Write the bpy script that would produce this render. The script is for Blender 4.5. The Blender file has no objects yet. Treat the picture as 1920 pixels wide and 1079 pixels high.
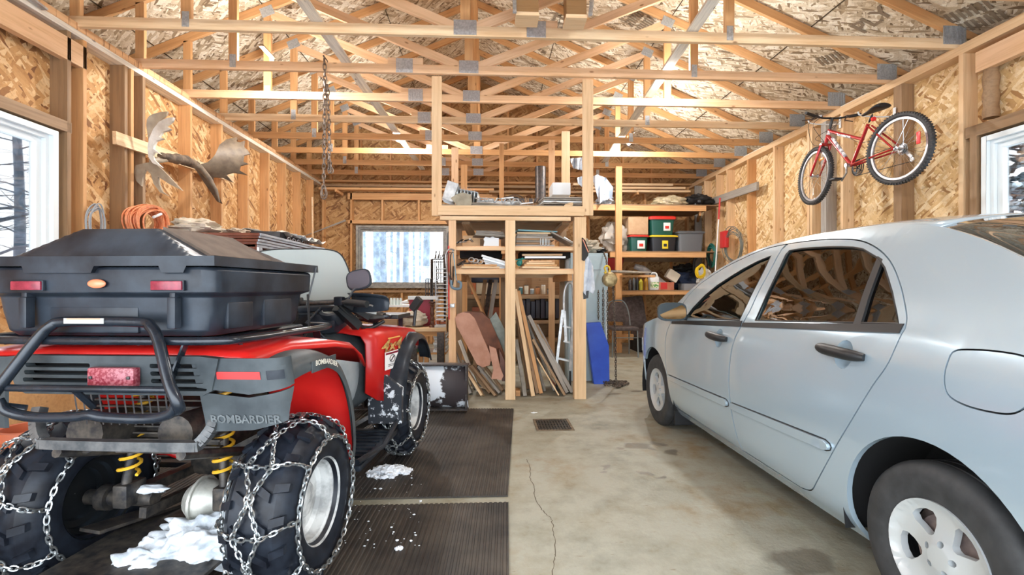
import bpy, bmesh, math, random
from mathutils import Vector, Matrix, noise
R = math.radians; PI = math.pi
V = Vector
scene = bpy.context.scene
COL = scene.collection
random.seed(7)
ID = Matrix.Identity(4)
WM = {}                                   # world matrix of every object made here

# ---------- measuring: a pixel of the photograph and one known plane give a place in the room
CF, CH, CT = 900.0, 1.18, math.atan(43/900)
CS, CC = math.sin(CT), math.cos(CT)
def _ray(px, py):
    a = (px-960)/CF; b = (540-py)/CF
    return V((CS+a*CC, CC-a*CS, b))
def WY(px, py, y):
    r = _ray(px, py); t = y/r.y; return V((r.x*t, y, CH+r.z*t))
def WX(px, py, x):
    r = _ray(px, py); t = x/r.x; return V((x, r.y*t, CH+r.z*t))
def WZ(px, py, z):
    r = _ray(px, py); t = (z-CH)/r.z; return V((r.x*t, r.y*t, z))

# ---------- materials
def mat(name, col=(.5, .5, .5), rough=.6, metal=0., **kw):
    m = bpy.data.materials.new(name); m.use_nodes = True
    b = m.node_tree.nodes['Principled BSDF']
    b.inputs['Base Color'].default_value = (*col, 1)
    b.inputs['Roughness'].default_value = rough
    b.inputs['Metallic'].default_value = metal
    for k, v in kw.items():
        b.inputs[k.replace('_', ' ')].default_value = v
    return m
class NT:
    def __init__(s, m):
        s.t = m.node_tree; s.n = s.t.nodes; s.b = s.n['Principled BSDF']
    def add(s, typ, **kw):
        n = s.n.new(typ)
        for k, v in kw.items():
            if k in n.inputs: n.inputs[k].default_value = v
            else: setattr(n, k, v)
        return n
    def link(s, a, b): s.t.links.new(a, b)
    def ramp(s, fac, stops, interp='LINEAR'):
        r = s.n.new('ShaderNodeValToRGB'); e = r.color_ramp; e.interpolation = interp
        while len(e.elements) < len(stops): e.elements.new(.5)
        for el, (p, c) in zip(e.elements, stops):
            el.position = p; el.color = (*c, 1) if len(c) == 3 else c
        s.link(fac, r.inputs[0]); return r.outputs[0]
    def math(s, op, a, b=None, clamp=False):
        n = s.n.new('ShaderNodeMath'); n.operation = op; n.use_clamp = clamp
        for i, v in enumerate((a, b)):
            if v is None: continue
            if isinstance(v, (int, float)): n.inputs[i].default_value = v
            else: s.link(v, n.inputs[i])
        return n.outputs[0]
    def mix(s, fac, a, b, mode='MIX'):
        n = s.n.new('ShaderNodeMix'); n.data_type = 'RGBA'; n.blend_type = mode
        for k, v in ((0, fac), (6, a), (7, b)):
            if isinstance(v, (int, float)): n.inputs[k].default_value = v
            elif isinstance(v, tuple): n.inputs[k].default_value = (*v, 1)
            else: s.link(v, n.inputs[k])
        return n.outputs[2]
    def mapping(s, vec, loc=(0, 0, 0), rot=(0, 0, 0), sc=(1, 1, 1)):
        n = s.n.new('ShaderNodeMapping')
        n.inputs[1].default_value = loc; n.inputs[2].default_value = rot; n.inputs[3].default_value = sc
        s.link(vec, n.inputs[0]); return n.outputs[0]
    def bump(s, h, dist=.002, strength=1.):
        n = s.n.new('ShaderNodeBump'); n.inputs['Distance'].default_value = dist; n.inputs['Strength'].default_value = strength
        s.link(h, n.inputs['Height']); s.link(n.outputs[0], s.b.inputs['Normal'])
    def noise(s, vec, scale, detail=4, rough=.6):
        n = s.n.new('ShaderNodeTexNoise'); n.inputs['Scale'].default_value = scale
        n.inputs['Detail'].default_value = detail; n.inputs['Roughness'].default_value = rough
        if vec is not None: s.link(vec, n.inputs['Vector'])
        return n.outputs[0]
    def vor(s, vec, scale, feature='F1', out=0):
        n = s.n.new('ShaderNodeTexVoronoi'); n.feature = feature; n.inputs['Scale'].default_value = scale
        s.link(vec, n.inputs['Vector']); return n.outputs[out]
def noisy(name, c1, c2, scale=8, rough=.6, metal=0, bump=0, detail=4, lo=.35, hi=.65, **kw):
    m = mat(name, c1, rough, metal, **kw); t = NT(m)
    tc = t.add('ShaderNodeTexCoord').outputs['Object']
    f = t.noise(tc, scale, detail)
    t.link(t.ramp(f, [(lo, c1), (hi, c2)]), t.b.inputs['Base Color'])
    if bump: t.bump(f, bump)
    return m
def wood(name, pale, warm, dark, amt=.5, rough=.65):
    """sawn softwood: grain runs along the board's own x; tone differs board to board"""
    m = mat(name, pale, rough); t = NT(m)
    tc = t.add('ShaderNodeTexCoord').outputs['Object']
    rnd = t.add('ShaderNodeObjectInfo').outputs['Random']
    off = t.n.new('ShaderNodeVectorMath'); off.operation = 'ADD'; t.link(tc, off.inputs[0])
    cmb = t.n.new('ShaderNodeCombineXYZ'); t.link(t.math('MULTIPLY', rnd, 37.), cmb.inputs[0]); t.link(t.math('MULTIPLY', rnd, 11.), cmb.inputs[1])
    t.link(cmb.outputs[0], off.inputs[1]); v = off.outputs[0]
    g = t.noise(t.mapping(v, sc=(1.2, 22, 22)), 1.6, 5, .62)
    base = t.mix(t.math('MULTIPLY', rnd, amt*1.6, True), pale, warm)
    big = t.noise(t.mapping(v, sc=(.8, 3, 3)), 1.5, 2)
    c = t.mix(t.ramp(big, [(.38, (0, 0, 0)), (.66, (1, 1, 1))]), base, warm)
    c = t.mix(t.math('MULTIPLY', t.ramp(g, [(.45, (0, 0, 0)), (.72, (1, 1, 1))]), .55), c, dark)
    kn = t.vor(t.mapping(v, sc=(1, 2.6, 2.6)), 3.2)
    kf = t.ramp(kn, [(.05, (1, 1, 1)), (.095, (0, 0, 0))])
    c = t.mix(t.math('MULTIPLY', kf, .8), c, (dark[0]*.55, dark[1]*.45, dark[2]*.4))
    t.link(c, t.b.inputs['Base Color']); t.bump(g, .0006)
    return m
def osb(name, axis, cols, rough=.75, k=1., seams=None):
    """oriented strand board: overlapping long flakes lying in the plane whose normal is `axis`"""
    m = mat(name, cols[1], rough); t = NT(m)
    tc = t.add('ShaderNodeTexCoord').outputs['Object']
    nz = t.add('ShaderNodeTexNoise'); nz.inputs['Scale'].default_value = 5; t.link(tc, nz.inputs['Vector'])
    sb = t.n.new('ShaderNodeVectorMath'); sb.operation = 'MULTIPLY_ADD'
    t.link(nz.outputs['Color'], sb.inputs[0]); sb.inputs[1].default_value = (.05, .05, .05); t.link(tc, sb.inputs[2]); v = sb.outputs[0]
    out = None; hgt = None
    for i, a in enumerate((12, 77, -38, 128, 35)):
        rot = [0, 0, 0]; rot[axis] = R(a)
        sc = {0: (3, 7, 30), 1: (7, 3, 30), 2: (7, 30, 3)}[axis]
        mp = t.n.new('ShaderNodeMapping'); mp.vector_type = 'POINT'
        r1 = t.mapping(v, loc=(i*3.1, i*1.7, i*2.3), rot=tuple(rot)); r2 = t.mapping(r1, sc=tuple(x*k for x in sc))
        vv = t.n.new('ShaderNodeTexVoronoi'); vv.inputs['Scale'].default_value = 1.; t.link(r2, vv.inputs['Vector'])
        sep = t.n.new('ShaderNodeSeparateColor'); t.link(vv.outputs['Color'], sep.inputs[0])
        col = t.ramp(sep.outputs[0], [(0, cols[0]), (.2, cols[1]), (.55, cols[2]), (1, cols[3])])
        if out is None: out = col; hgt = sep.outputs[0]
        else:
            sel = t.math('GREATER_THAN', sep.outputs[1], .52)
            out = t.mix(sel, out, col)
            h2 = t.n.new('ShaderNodeMix'); t.link(sel, h2.inputs[0]); t.link(hgt, h2.inputs[2]); t.link(sep.outputs[2], h2.inputs[3]); hgt = h2.outputs[0]
    fine = t.noise(t.mapping(v, sc=(8, 8, 8)), 6, 5, .7)
    out = t.mix(t.math('MULTIPLY', t.ramp(fine, [(.5, (0, 0, 0)), (.75, (1, 1, 1))]), .5), out, cols[0])
    t.link(out, t.b.inputs['Base Color']); t.bump(hgt, .002)
    return m

# ---------- mesh builder
class MB:
    def __init__(s): s.v = []; s.f = []; s.m = []; s.mi = 0
    def add(s, vs, fs):
        o = len(s.v); s.v += [V(p) for p in vs]; s.f += [tuple(i+o for i in f) for f in fs]; s.m += [s.mi]*len(fs); return s
    def box(s, c, d, M=None, b=0.):
        x, y, z = d[0]/2, d[1]/2, d[2]/2; c = V(c)
        if b <= 0:
            P = [V((i*x, j*y, k*z)) for i in (-1, 1) for j in (-1, 1) for k in (-1, 1)]
            F = [(0, 1, 3, 2), (4, 6, 7, 5), (0, 4, 5, 1), (2, 3, 7, 6), (0, 2, 6, 4), (1, 5, 7, 3)]
        else:
            bm = bmesh.new(); bmesh.ops.create_cube(bm, size=1)
            bmesh.ops.scale(bm, vec=(2*x, 2*y, 2*z), verts=bm.verts)
            bmesh.ops.bevel(bm, geom=bm.edges[:], offset=min(b, x*.95, y*.95, z*.95), segments=2, affect='EDGES', profile=.6)
            bm.verts.index_update(); P = [p.co.copy() for p in bm.verts]; F = [tuple(q.index for q in f.verts) for f in bm.faces]; bm.free()
        if M is not None: P = [M @ p for p in P]
        return s.add([p+c for p in P], F)
    def span(s, a, b, bev=0.):
        a, b = V(a), V(b); return s.box((a+b)/2, [abs(q) for q in (b-a)], None, bev)
    def beam(s, p0, p1, w, h, up=(0, 0, 1), b=0.):
        p0, p1 = V(p0), V(p1); x = (p1-p0); L = x.length; x.normalize()
        z = V(up); y = z.cross(x)
        if y.length < 1e-4: y = V((0, 1, 0)).cross(x)
        y.normalize(); z = x.cross(y)
        M = Matrix((x, y, z)).transposed()
        return s.box((p0+p1)/2, (L, w, h), M, b)
    def tube(s, pts, r, n=8, closed=False, caps=True, flat=1.):
        pts = [V(p) for p in pts]; N = len(pts); rs = r if isinstance(r, (list, tuple)) else [r]*N
        rings = []; prev = None
        for i in range(N):
            if closed: t = pts[(i+1) % N]-pts[i-1]
            else: t = pts[min(i+1, N-1)]-pts[max(i-1, 0)]
            if t.length < 1e-9: t = V((0, 0, 1))
            t.normalize()
            if prev is None:
                a = V((0, 0, 1)) if abs(t.z) < .9 else V((1, 0, 0)); u = t.cross(a).normalized()
            else:
                u = prev-t*prev.dot(t)
                if u.length < 1e-6: u = t.orthogonal()
                u.normalize()
            prev = u; w = t.cross(u)
            rings.append([pts[i]+(u*math.cos(2*PI*k/n)+w*math.sin(2*PI*k/n)*flat)*rs[i] for k in range(n)])
        o = len(s.v); s.v += [p for g in rings for p in g]
        F = []
        for i in range(N if closed else N-1):
            a, b = i*n, ((i+1) % N)*n
            F += [(o+a+k, o+a+(k+1) % n, o+b+(k+1) % n, o+b+k) for k in range(n)]
        if not closed and caps:
            F.append(tuple(o+k for k in range(n))[::-1]); F.append(tuple(o+(N-1)*n+k for k in range(n)))
        s.f += F; s.m += [s.mi]*len(F); return s
    def lathe(s, prof, n=32, M=ID, ang=2*PI, a0=0.):
        """profile of (radius, height) about local z"""
        o = len(s.v); full = abs(ang-2*PI) < 1e-6; cnt = n if full else n+1
        for k in range(cnt):
            a = a0+ang*k/n
            for r, z in prof: s.v.append(M @ V((r*math.cos(a), r*math.sin(a), z)))
        m = len(prof); F = []
        for k in range(n):
            a, b = k*m, ((k+1) % cnt)*m
            F += [(o+a+j, o+b+j, o+b+j+1, o+a+j+1) for j in range(m-1)]
        s.f += F; s.m += [s.mi]*len(F); return s
    def loft(s, rings, closed=True, cap=True):
        o = len(s.v); n = len(rings[0]); s.v += [V(p) for g in rings for p in g]; F = []
        for i in range(len(rings)-1):
            for k in range(n if closed else n-1):
                F.append((o+i*n+k, o+i*n+(k+1) % n, o+(i+1)*n+(k+1) % n, o+(i+1)*n+k))
        if cap and closed:
            F.append(tuple(o+k for k in range(n))[::-1]); F.append(tuple(o+(len(rings)-1)*n+k for k in range(n)))
        s.f += F; s.m += [s.mi]*len(F); return s
    def prism(s, poly, d, M=ID):
        """polygon in local xy, extruded from z=0 to z=d"""
        n = len(poly)
        return s.add([M @ V((p[0], p[1], 0)) for p in poly]+[M @ V((p[0], p[1], d)) for p in poly],
                     [tuple(range(n))[::-1], tuple(range(n, 2*n))]+[(k, (k+1) % n, n+(k+1) % n, n+k) for k in range(n)])
    def ball(s, c, r, nu=16, nv=10, jit=0., seed=0, M=None):
        c = V(c); r = V(r) if not isinstance(r, (int, float)) else V((r, r, r)); rings = []
        for i in range(nv+1):
            th = PI*i/nv; g = []
            for k in range(nu):
                ph = 2*PI*k/nu; d = V((math.sin(th)*math.cos(ph), math.sin(th)*math.sin(ph), math.cos(th)))
                q = 1+jit*noise.noise(d*2.3+V((seed, 0, 0)))+.5*jit*noise.noise(d*5.7+V((0, seed, 0)))
                p = V((d.x*r.x, d.y*r.y, d.z*r.z))*q
                g.append(c+(M @ p if M is not None else p))
            rings.append(g)
        return s.loft(rings, True, False)
def mesh_obj(name, mb, mats, bevel=0., smooth=True, subd=0, angle=40, solid=0., weld=True):
    me = bpy.data.meshes.new(name)
    me.from_pydata([tuple(v) for v in mb.v], [], mb.f)
    if not isinstance(mats, (list, tuple)): mats = [mats]
    for m in mats: me.materials.append(m)
    for p, k in zip(me.polygons, mb.m): p.material_index = k
    bm = bmesh.new(); bm.from_mesh(me)
    if weld: bmesh.ops.remove_doubles(bm, verts=bm.verts, dist=1e-5)
    bmesh.ops.recalc_face_normals(bm, faces=bm.faces)
    if smooth:
        for f in bm.faces: f.smooth = True
        for e in bm.edges:
            if len(e.link_faces) == 2 and e.calc_face_angle(0) > R(angle): e.smooth = False
    bm.to_mesh(me); bm.free()
    o = bpy.data.objects.new(name, me); COL.objects.link(o)
    if solid: md = o.modifiers.new('solid', 'SOLIDIFY'); md.thickness = abs(solid); md.offset = -1 if solid > 0 else 1
    if bevel:
        md = o.modifiers.new('bevel', 'BEVEL'); md.width = bevel; md.segments = 2; md.limit_method = 'ANGLE'; md.angle_limit = R(35)
    if subd: md = o.modifiers.new('sub', 'SUBSURF'); md.levels = subd; md.render_levels = subd
    return o
def place(o, M, parent=None):
    WM[o.name] = M.copy()
    if parent is not None:
        o.parent = parent; o.matrix_basis = WM[parent.name].inverted() @ M
    else: o.matrix_basis = M
    return o
def tag(o, label=None, cat=None, group=None, kind=None):
    if label: o['label'] = label
    if cat: o['category'] = cat
    if group: o['group'] = group
    if kind: o['kind'] = kind
    return o
FR = [ID]                                 # frame the shapes are built in
def part(name, mb, mats, parent=None, label=None, origin=None, **kw):
    """one mesh object; with a parent it is a part (or a sub-part) of it"""
    if origin is not None:
        o_ = V(origin); mb.v = [p-o_ for p in mb.v]; M = FR[0] @ Matrix.Translation(o_)
    else: M = FR[0]
    o = mesh_obj(name, mb, mats, **kw); place(o, M, parent)
    if label: o['label'] = label
    return o
def solo(name, mb, mats, label, cat, group=None, origin=None, **kw):
    if origin is None:
        n = len(mb.v); c = sum(mb.v, V())/n; origin = (c.x, c.y, min(p.z for p in mb.v))
    return tag(part(name, mb, mats, None, None, origin, **kw), label, cat, group)
def thing(name, label, cat, loc=(0, 0, 0), group=None, rotz=0., M=None):
    o = bpy.data.objects.new(name, None); COL.objects.link(o); o.empty_display_size = .1
    place(o, M if M is not None else FR[0] @ Matrix.Translation(V(loc)) @ Matrix.Rotation(rotz, 4, 'Z'))
    return tag(o, label, cat, group)
def struct(name, mb, mats, parent=None, **kw):
    o = part(name, mb, mats, parent, **kw)
    if parent is None: o['kind'] = 'structure'
    return o
BOARDS = {}
def board(name, p0, p1, w, h, m, parent=None, up=(0, 0, 1), bev=.002):
    """sawn board from p0 to p1, w across, h along `up`; its own x is the grain"""
    p0, p1 = V(p0), V(p1); x = p1-p0; L = x.length; x.normalize(); z = V(up); y = z.cross(x)
    if y.length < 1e-4: y = V((0, 1, 0)).cross(x)
    y.normalize(); z = x.cross(y)
    M = Matrix((x, y, z)).transposed().to_4x4(); M.translation = (p0+p1)/2
    mb = MB().box((0, 0, 0), (L, w, h), None, bev)
    o = mesh_obj(name, mb, m, smooth=False); place(o, FR[0] @ M, parent)
    return o
def copy_tree(o, M, parent=None, label=None):
    """a thing with copies of its parts and sub-parts, moved by the world matrix M"""
    c = o.copy(); COL.objects.link(c); place(c, M, parent)
    if label: c['label'] = label
    W0 = WM[o.name]
    for ch in list(o.children): copy_tree(ch, M @ W0.inverted() @ WM[ch.name], c)
    return c
def text_mesh(txt, size, M, depth=.0006, bold=False, shear=0.):
    """lettering as a mesh builder, laid in the local xy of M"""
    cu = bpy.data.curves.new('t', 'FONT'); cu.body = txt; cu.size = size; cu.extrude = depth; cu.align_x = 'CENTER'; cu.align_y = 'CENTER'
    cu.shear = shear; cu.resolution_u = 2
    if bold: cu.offset = size*.02
    ob = bpy.data.objects.new('t', cu); COL.objects.link(ob)
    dg = bpy.context.evaluated_depsgraph_get(); me = bpy.data.meshes.new_from_object(ob.evaluated_get(dg))
    mb = MB(); mb.add([M @ v.co for v in me.vertices], [tuple(p.vertices) for p in me.polygons])
    bpy.data.objects.remove(ob); bpy.data.curves.remove(cu); bpy.data.meshes.remove(me)
    return mb
def smooth_path(pts, n=6, closed=False):
    pts = [V(p) for p in pts]; N = len(pts); out = []
    for i in range(N if closed else N-1):
        if closed: a, b, c, d = pts[i-1], pts[i], pts[(i+1) % N], pts[(i+2) % N]
        else: a, b, c, d = pts[max(i-1, 0)], pts[i], pts[i+1], pts[min(i+2, N-1)]
        for k in range(n):
            t = k/n
            out.append(.5*((2*b)+(c-a)*t+(2*a-5*b+4*c-d)*t*t+(3*b-a-3*c+d)*t**3))
    if not closed: out.append(pts[-1])
    return out
def interp(tab, x):
    if x <= tab[0][0]: return tab[0][1]
    for (a, u), (b, v) in zip(tab, tab[1:]):
        if x <= b: return u+(v-u)*(x-a)/(b-a)
    return tab[-1][1]
def sinterp(tab, x):
    """smooth (Catmull) interpolation of a table"""
    n = len(tab)
    if x <= tab[0][0]: return tab[0][1]
    for i in range(n-1):
        if x <= tab[i+1][0]:
            x0, y0 = tab[max(i-1, 0)]; x1, y1 = tab[i]; x2, y2 = tab[i+1]; x3, y3 = tab[min(i+2, n-1)]
            t = (x-x1)/(x2-x1); m1 = (y2-y0)/(x2-x0)*(x2-x1) if x2 != x0 else 0; m2 = (y3-y1)/(x3-x1)*(x2-x1) if x3 != x1 else 0
            return (2*t**3-3*t*t+1)*y1+(t**3-2*t*t+t)*m1+(-2*t**3+3*t*t)*y2+(t**3-t*t)*m2
    return tab[-1][1]
def region(outer, holes=(), step=.05, fn=None, thick=0., nfn=None):
    """flat outline with holes, cut on a grid and laid on the surface fn(u, v); thick adds depth along nfn"""
    bm = bmesh.new(); es = []
    for lp in [outer]+list(holes):
        vs = [bm.verts.new((p[0], p[1], 0)) for p in lp]
        es += [bm.edges.new((vs[i], vs[(i+1) % len(vs)])) for i in range(len(vs))]
    bmesh.ops.triangle_fill(bm, use_beauty=True, use_dissolve=False, edges=es)
    us = [p[0] for p in outer]; vs_ = [p[1] for p in outer]
    for ax, lo, hi in ((0, min(us), max(us)), (1, min(vs_), max(vs_))):
        k = math.floor(lo/step)+1
        while k*step < hi-1e-4:
            co = [0, 0, 0]; no = [0, 0, 0]; co[ax] = k*step; no[ax] = 1
            bmesh.ops.bisect_plane(bm, geom=bm.verts[:]+bm.edges[:]+bm.faces[:], plane_co=co, plane_no=no, dist=1e-5); k += 1
    bmesh.ops.remove_doubles(bm, verts=bm.verts, dist=2e-4)
    bmesh.ops.recalc_face_normals(bm, faces=bm.faces)
    bm.verts.index_update(); P = [(p.co.x, p.co.y) for p in bm.verts]
    F = [tuple(q.index for q in f.verts) for f in bm.faces]
    if F and bm.faces[:][0].normal.z < 0: F = [f[::-1] for f in F]
    bd = [tuple(q.index for q in e.verts) for e in bm.edges if len(e.link_faces) == 1]
    bm.free(); mb = MB()
    if fn is None: fn = lambda u, v, d: V((u, v, -d))
    if thick:
        n = len(P)
        mb.add([fn(u, v, 0.) for u, v in P]+[fn(u, v, thick) for u, v in P],
               F+[tuple(i+n for i in f[::-1]) for f in F]+[(a, b, b+n, a+n) for a, b in bd])
    else: mb.add([fn(u, v, 0.) for u, v in P], F)
    return mb
def rrect(x0, y0, x1, y1, r, n=5):
    P = []
    for cx, cy, a in ((x1-r, y1-r, 0), (x0+r, y1-r, 90), (x0+r, y0+r, 180), (x1-r, y0+r, 270)):
        P += [(cx+r*math.cos(R(a+90*k/n)), cy+r*math.sin(R(a+90*k/n))) for k in range(n+1)]
    return P
# ================= materials of the building
M_PALE = wood('pale_sawn_wood', (.82, .63, .40), (.74, .50, .28), (.50, .29, .13), .5)
M_PINK = wood('pink_spruce', (.80, .55, .35), (.74, .46, .25), (.50, .26, .11), .5)
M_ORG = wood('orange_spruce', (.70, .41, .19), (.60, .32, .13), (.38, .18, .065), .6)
M_BRN = wood('weathered_wood', (.40, .27, .16), (.30, .18, .09), (.14, .08, .04), .6)
M_GREYW = wood('grey_barn_wood', (.42, .40, .37), (.34, .31, .27), (.16, .14, .12), .6)
M_WHITEW = wood('whitewashed_wood', (.93, .89, .80), (.84, .76, .62), (.30, .27, .24), .4)
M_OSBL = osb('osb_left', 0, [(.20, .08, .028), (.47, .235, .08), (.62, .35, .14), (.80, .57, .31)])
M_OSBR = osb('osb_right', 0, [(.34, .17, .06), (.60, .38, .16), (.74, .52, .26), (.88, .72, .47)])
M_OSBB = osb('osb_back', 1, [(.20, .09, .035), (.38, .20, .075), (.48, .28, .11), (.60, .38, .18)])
M_OSBC = osb('osb_roof', 2, [(.17, .11, .06), (.46, .35, .22), (.68, .57, .41), (.90, .83, .69)], k=1.25)
M_PLATE = noisy('galvanised_plate', (.42, .46, .50), (.62, .66, .70), 60, .4, .7)
M_WHITE = noisy('white_paint', (.72, .76, .78), (.84, .87, .88), 6, .5)
M_ALU = mat('white_vinyl', (.78, .84, .86), .4)
M_STEEL = noisy('steel', (.35, .36, .38), (.55, .56, .58), 30, .35, .9)
M_DARKST = noisy('dark_steel', (.05, .05, .055), (.12, .10, .09), 30, .45, .7)
M_SNOW = noisy('snow', (.74, .78, .84), (.86, .90, .95), 14, .8, bump=.01)
M_BLACK = noisy('black_plastic', (.018, .02, .024), (.035, .038, .045), 20, .4)
M_ROUGHP = wood('rough_cut_plate', (.78, .50, .28), (.74, .44, .22), (.45, .22, .09), .4)
_t = NT(M_ROUGHP); _tc = _t.add('ShaderNodeTexCoord').outputs['Object']; _n = _t.noise(_t.mapping(_tc, sc=(14, .6, 1.5)), 2.2, 3); _f = _t.ramp(_n, [(.56, (0, 0, 0)), (.60, (1, 1, 1))])
_src = _t.b.inputs['Base Color'].links[0].from_socket; _t.link(_t.mix(_t.math('MULTIPLY', _f, .75), _src, (.28, .12, .05)), _t.b.inputs['Base Color'])
XL, XR, YB, ZT = -3.48, 4.30, 10.0, 3.39        # inner faces of the studs, truss underside
SL = .425; XP = -.21; ZP = 3.48+4.71*SL          # roof slope and ridge
def roofz(x): return ZP-abs(x-XP)*SL

def M_glass(name, tint=(1, 1, 1), refl=.9):
    m = bpy.data.materials.new(name); m.use_nodes = True; nt = m.node_tree; n = nt.nodes; n.clear()
    o = n.new('ShaderNodeOutputMaterial'); mx = n.new('ShaderNodeMixShader'); tr = n.new('ShaderNodeBsdfTransparent'); gl = n.new('ShaderNodeBsdfGlossy')
    fr = n.new('ShaderNodeFresnel'); fr.inputs[0].default_value = 1.5
    ml = n.new('ShaderNodeMath'); ml.operation = 'MULTIPLY'; ml.inputs[1].default_value = refl
    tr.inputs[0].default_value = (*tint, 1); gl.inputs[1].default_value = .01
    nt.links.new(fr.outputs[0], ml.inputs[0]); nt.links.new(ml.outputs[0], mx.inputs[0])
    nt.links.new(tr.outputs[0], mx.inputs[1]); nt.links.new(gl.outputs[0], mx.inputs[2]); nt.links.new(mx.outputs[0], o.inputs[0])
    return m
M_PANE = M_glass('window_glass')

# ---------- floor
def floor_mat():
    m = mat('concrete', rough=.55); t = NT(m); tc = t.add('ShaderNodeTexCoord').outputs['Object']
    big = t.noise(tc, .9, 4, .55); mid = t.noise(tc, 5, 6, .65); fine = t.noise(tc, 45, 4, .7)
    c = t.ramp(big, [(.36, (.235, .245, .20)), (.5, (.30, .285, .21)), (.64, (.30, .225, .13))])
    c = t.mix(t.ramp(mid, [(.42, (1, 1, 1)), (.62, (0, 0, 0))]), c, (.36, .355, .29))
    c = t.mix(t.math('MULTIPLY', t.ramp(mid, [(.6, (0, 0, 0)), (.7, (1, 1, 1))]), .55), c, (.19, .145, .085))
    sp = t.noise(t.mapping(tc, sc=(1, 3, 1)), 16, 3, .5)
    c = t.mix(t.ramp(sp, [(.68, (0, 0, 0)), (.74, (.8, .8, .8))]), c, (.20, .15, .09))
    c = t.mix(t.math('MULTIPLY', fine, .25), c, (.15, .13, .10))
    # damp blotches, each with its own place
    dist = t.add('ShaderNodeTexNoise'); dist.inputs['Scale'].default_value = 6; dist.inputs['Detail'].default_value = 4; t.link(tc, dist.inputs['Vector'])
    sb = t.n.new('ShaderNodeVectorMath'); sb.operation = 'MULTIPLY_ADD'; t.link(dist.outputs['Color'], sb.inputs[0]); sb.inputs[1].default_value = (.22, .22, 0)
    t.link(tc, sb.inputs[2]); wv = sb.outputs[0]; acc = None
    for px, py, rx, ry in ((1200, 839, .13, .08), (1238, 834, .07, .05), (1222, 846, .05, .03), (1134, 877, .035, .03), (1134, 886, .04, .03), (1211, 887, .04, .03),
                           (1236, 895, .04, .03), (1500, 1055, .16, .10), (1160, 842, .03, .02), (1262, 850, .05, .05), (1155, 740, .10, .05), (1190, 735, .09, .04)):
        p = WZ(px, py, 0)
        d = t.n.new('ShaderNodeVectorMath'); d.operation = 'LENGTH'
        t.link(t.mapping(wv, loc=(-(p.x+.11)/rx, -(p.y+.11)/ry, 0), sc=(1/rx, 1/ry, 0)), d.inputs[0])
        s_ = t.ramp(d.outputs['Value'], [(.75, (1, 1, 1)), (1.05, (0, 0, 0))])
        acc = s_ if acc is None else t.math('MAXIMUM', acc, s_)
    c = t.mix(t.math('MULTIPLY', acc, .62), c, (.12, .10, .075))
    t.link(c, t.b.inputs['Base Color'])
    t.link(t.math('SUBTRACT', .6, t.math('MULTIPLY', acc, .3)), t.b.inputs['Roughness'])
    t.bump(t.math('ADD', mid, fine), .002)
    return m
fl = MB().span((-3.8, -.45, -.15), (4.6, 10.3, 0)); struct('floor', fl, floor_mat(), smooth=False)
# hairline crack in the slab
ck = MB(); pts = [WZ(x, y, .0006) for x, y in ((987, 862), (994, 878), (994, 896), (1000, 912), (1004, 935), (1012, 952), (1022, 963), (1034, 975), (1036, 985), (1039, 1005), (1041, 1035), (1040, 1050), (1036, 1079), (1030, 1140))]
sp = smooth_path(pts, 5); random.seed(3); L_, R_ = [], []
for i, p in enumerate(sp):
    w = .0012+.0018*random.random(); j = (random.random()-.5)*.008
    L_.append((p.x-w+j, p.y, .0007)); R_.append((p.x+w+j, p.y, .0007))
n = len(sp); ck.add(L_+R_, [(i, i+1, n+i+1, n+i) for i in range(n-1)])
tag(part('trim_1', ck, mat('crack_dirt', (.12, .10, .07), .9)), kind='structure')

# ---------- roof sheathing and gables
ceil = MB()
for sx in (-1, 1):
    x0, x1 = XP, XP+sx*5.0
    z = lambda x: roofz(x)+.055
    P = [(x0, -.5, z(x0)), (x1, -.5, z(x1)), (x1, 10.4, z(x1)), (x0, 10.4, z(x0))]
    ceil.add(P+[(a, b, c+.03) for a, b, c in P], [(0, 1, 2, 3), (4, 7, 6, 5), (0, 4, 5, 1), (1, 5, 6, 2), (2, 6, 7, 3), (3, 7, 4, 0)])
struct('ceiling', ceil, M_OSBC, smooth=False)
# sheet joints of the roof boards: thin H clips and the dark gap lines
gap = MB()
for sx in (-1, 1):
    for k in range(1, 4):
        x = XP+sx*1.22*k; gap.span((x-.003, -.45, roofz(x)+.045), (x+.003, 10.2, roofz(x)+.056+.003))
tag(part('trim_2', gap, mat('gap_shadow', (.06, .04, .02), .9), smooth=False), kind='structure')
def ink(name_no, places):
    mb = MB()
    for (px, py, side, w, h, tx) in places:
        # stamp printed on the underside of the roof: find where the line of sight meets the slope
        r = _ray(px, py); best = None
        for q in range(20, 1400):
            p = V((0, 0, CH))+r*(q*.01)
            if p.z > roofz(p.x)+.05: best = p; break
        if best is None: continue
        sx = 1 if best.x > XP else -1
        xa = V((1, 0, -SL*sx)).normalized(); ya = V((0, 1, 0)); na = xa.cross(ya)
        M = Matrix((xa, -ya, -na)).transposed().to_4x4() @ Matrix.Rotation(R(side), 4, 'Z'); M.translation = best-V((0, 0, .006))
        lines = tx.split('|')
        for i, l in enumerate(lines):
            b = text_mesh(l, h/len(lines)*1.1, M @ Matrix.Translation((0, (len(lines)/2-i-.5)*h/len(lines), 0)), .0003, True)
            mb.v += []; mb.add(b.v, b.f)
    if mb.v: tag(part('trim_%d' % name_no, mb, mat('ink', (.24, .18, .12), .9), smooth=False), kind='structure')
ink(3, [(1635, 38, 90, .35, .22, 'PLY'), (1190, 35, 80, .5, .5, 'IIIIIIII|IIIIIIII|IIIIIIII'), (1560, 110, 70, .3, .2, 'IIIIII'), (1820, 35, 75, .5, .35, 'IIIIIIII|IIIIIIIII'),
        (1050, 42, 80, .3, .28, 'LSTI'), (1015, 95, 75, .3, .2, 'IIII|IIII')])
gw = MB()
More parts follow.
